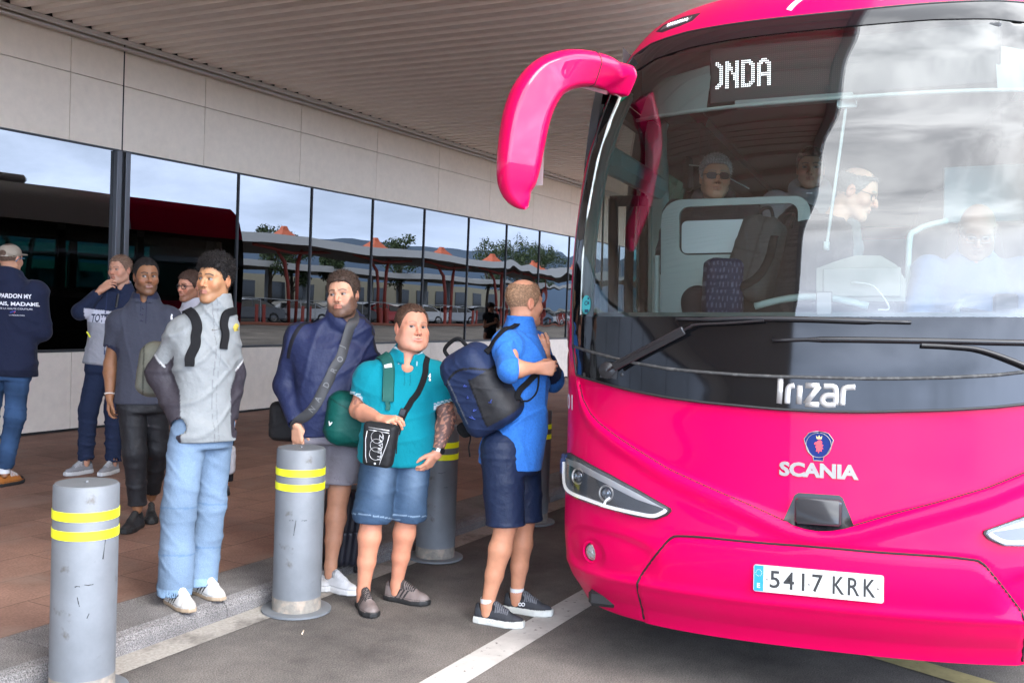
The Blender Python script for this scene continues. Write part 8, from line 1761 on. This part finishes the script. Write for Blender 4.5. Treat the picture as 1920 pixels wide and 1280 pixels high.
# trees beyond the canopy: leaf-sized faces in clumps round a branching trunk
M_LEAF = mat('tree_leaf', (.05, .085, .03), .7, var=(.7, .5)); M_BARK = mat('bark', (.10, .075, .055), .9)
def tree(x, y, h, w_, seed, lab):
    r = random.Random(seed); t = empty('tree', lab, 'tree', (x, y, 0), 'trees beyond the car park'); b = MB(); b.tube([(x, y, 0), (x + .1, y, h * .4), (x - .1, y, h * .75)], [.22, .16, .06], 8)
    cl = []
    for k in range(16):
        a = r.uniform(0, 6.28); rr_ = w_ * .42 * math.sqrt(r.random()); z = h * r.uniform(.42, .92); q = (x + math.cos(a) * rr_, y + math.sin(a) * rr_, z); cl.append((q, w_ * r.uniform(.13, .24))); b.tube([(x, y, z * .62), ((x + q[0]) / 2, (y + q[1]) / 2, z * .85), q], [.07, .05, .02], 5)
    b.out('trunk', M_BARK, t, True); b = MB(); V = []; F = []
    for q, s in cl:
        for _ in range(150):
            d = np.array([r.gauss(0, 1) for _ in range(3)]); d = d / np.linalg.norm(d) * s * r.uniform(.5, 1.15); p = np.array(q) + d * np.array([1, 1, .8]); u = np.array([r.gauss(0, 1) for _ in range(3)]); u /= np.linalg.norm(u); v = np.cross(u, d); v /= np.linalg.norm(v); l = r.uniform(.10, .2); n = len(V); V += [p - u * l, p + v * l * .5, p + u * l, p - v * l * .5]; F.append((n, n + 1, n + 2, n + 3))
    b.add(V, F); b.out('crown', M_LEAF, t)
for i, (x, y, h, w_) in enumerate([(68, -41, 8.2, 4.5), (72, -42, 7.4, 4), (77, -41, 7.3, 3.5), (88, -41, 9.0, 4.6), (109, -42, 10.0, 6.5), (113, -41, 10.5, 6.5), (118, -41, 10, 6), (124, -42, 11, 7)]):
    tree(x, y, h, w_, i, ['small roundish tree', 'loose leafy tree', 'thin low tree', 'dark pointed tree', 'broad tree', 'tall broad tree', 'bushy tree', 'tallest spreading tree'][i] + ' rising behind the mirrored car park canopy')
# woman standing further along the pavement
def woman():
    X, Y = 21.8, 7.4; f = nrm_((-.35, .9, 0)); l = np.cross(UPZ, f); b0 = np.array([X, Y, PZ]); c = b0 + UPZ * 1.56
    H = Head(c, f, UPZ, (.93, .95, .96), (.46, .26, .19)); p = lambda a, h, d=0: b0 + l * a + UPZ * h + f * d
    F_ = Fig(25, b0, 'woman with long dark hair in black dress, mirrored in the terminal windows', H, sh=[p(-.17, 1.36), p(.17, 1.36)], el=[p(-.21, 1.10, .04), p(.21, 1.10, .04)], wr=[p(-.06, 1.22, .24), p(.06, 1.20, .24)], hip=[p(-.09, .90), p(.09, .90)], kn=[p(-.08, .5), p(.08, .5)], an=[p(-.08, .09), p(.08, .09)], wid=.88)
    F_.body(hands=(hand_caps(F_.wr[0], nrm_(l * .5 + UPZ * .3), -f, -1), hand_caps(F_.wr[1], nrm_(-l * .5 + UPZ * .3), -f, 1)), handh=.008, legs=(True, True), legh=.012); F_.hair((.02, .015, .012), h=.008, th=.02, front=.06, back=-.12)
    b = MB(); b.tube(catmull([c + UPZ * .03 - f * .07, c - UPZ * .1 - f * .09, c - UPZ * .28 - f * .10, c - UPZ * .42 - f * .11], 4), [.09] * 6 + [.10] * 4 + [.08] * 2 + [.04], 12, flat=(1.2, .7), up=f); b.out('long_hair', mat('hair_dark', (.02, .015, .012), .6), F_.root, True)
    F_.top('dress', lambda V: np.array((.014, .013, .015)), hem=-.45, infl=.01, sleeves=((.5, .065, 0, .06), (.5, .065, 0, .06)), h=.014)
    for i in (0, 1): shoe('shoe', F_.an[i], f, PZ, F_.root, ((.02,) * 3, (.02,) * 3, (.02,) * 3, (.02,) * 3), .25)
woman()
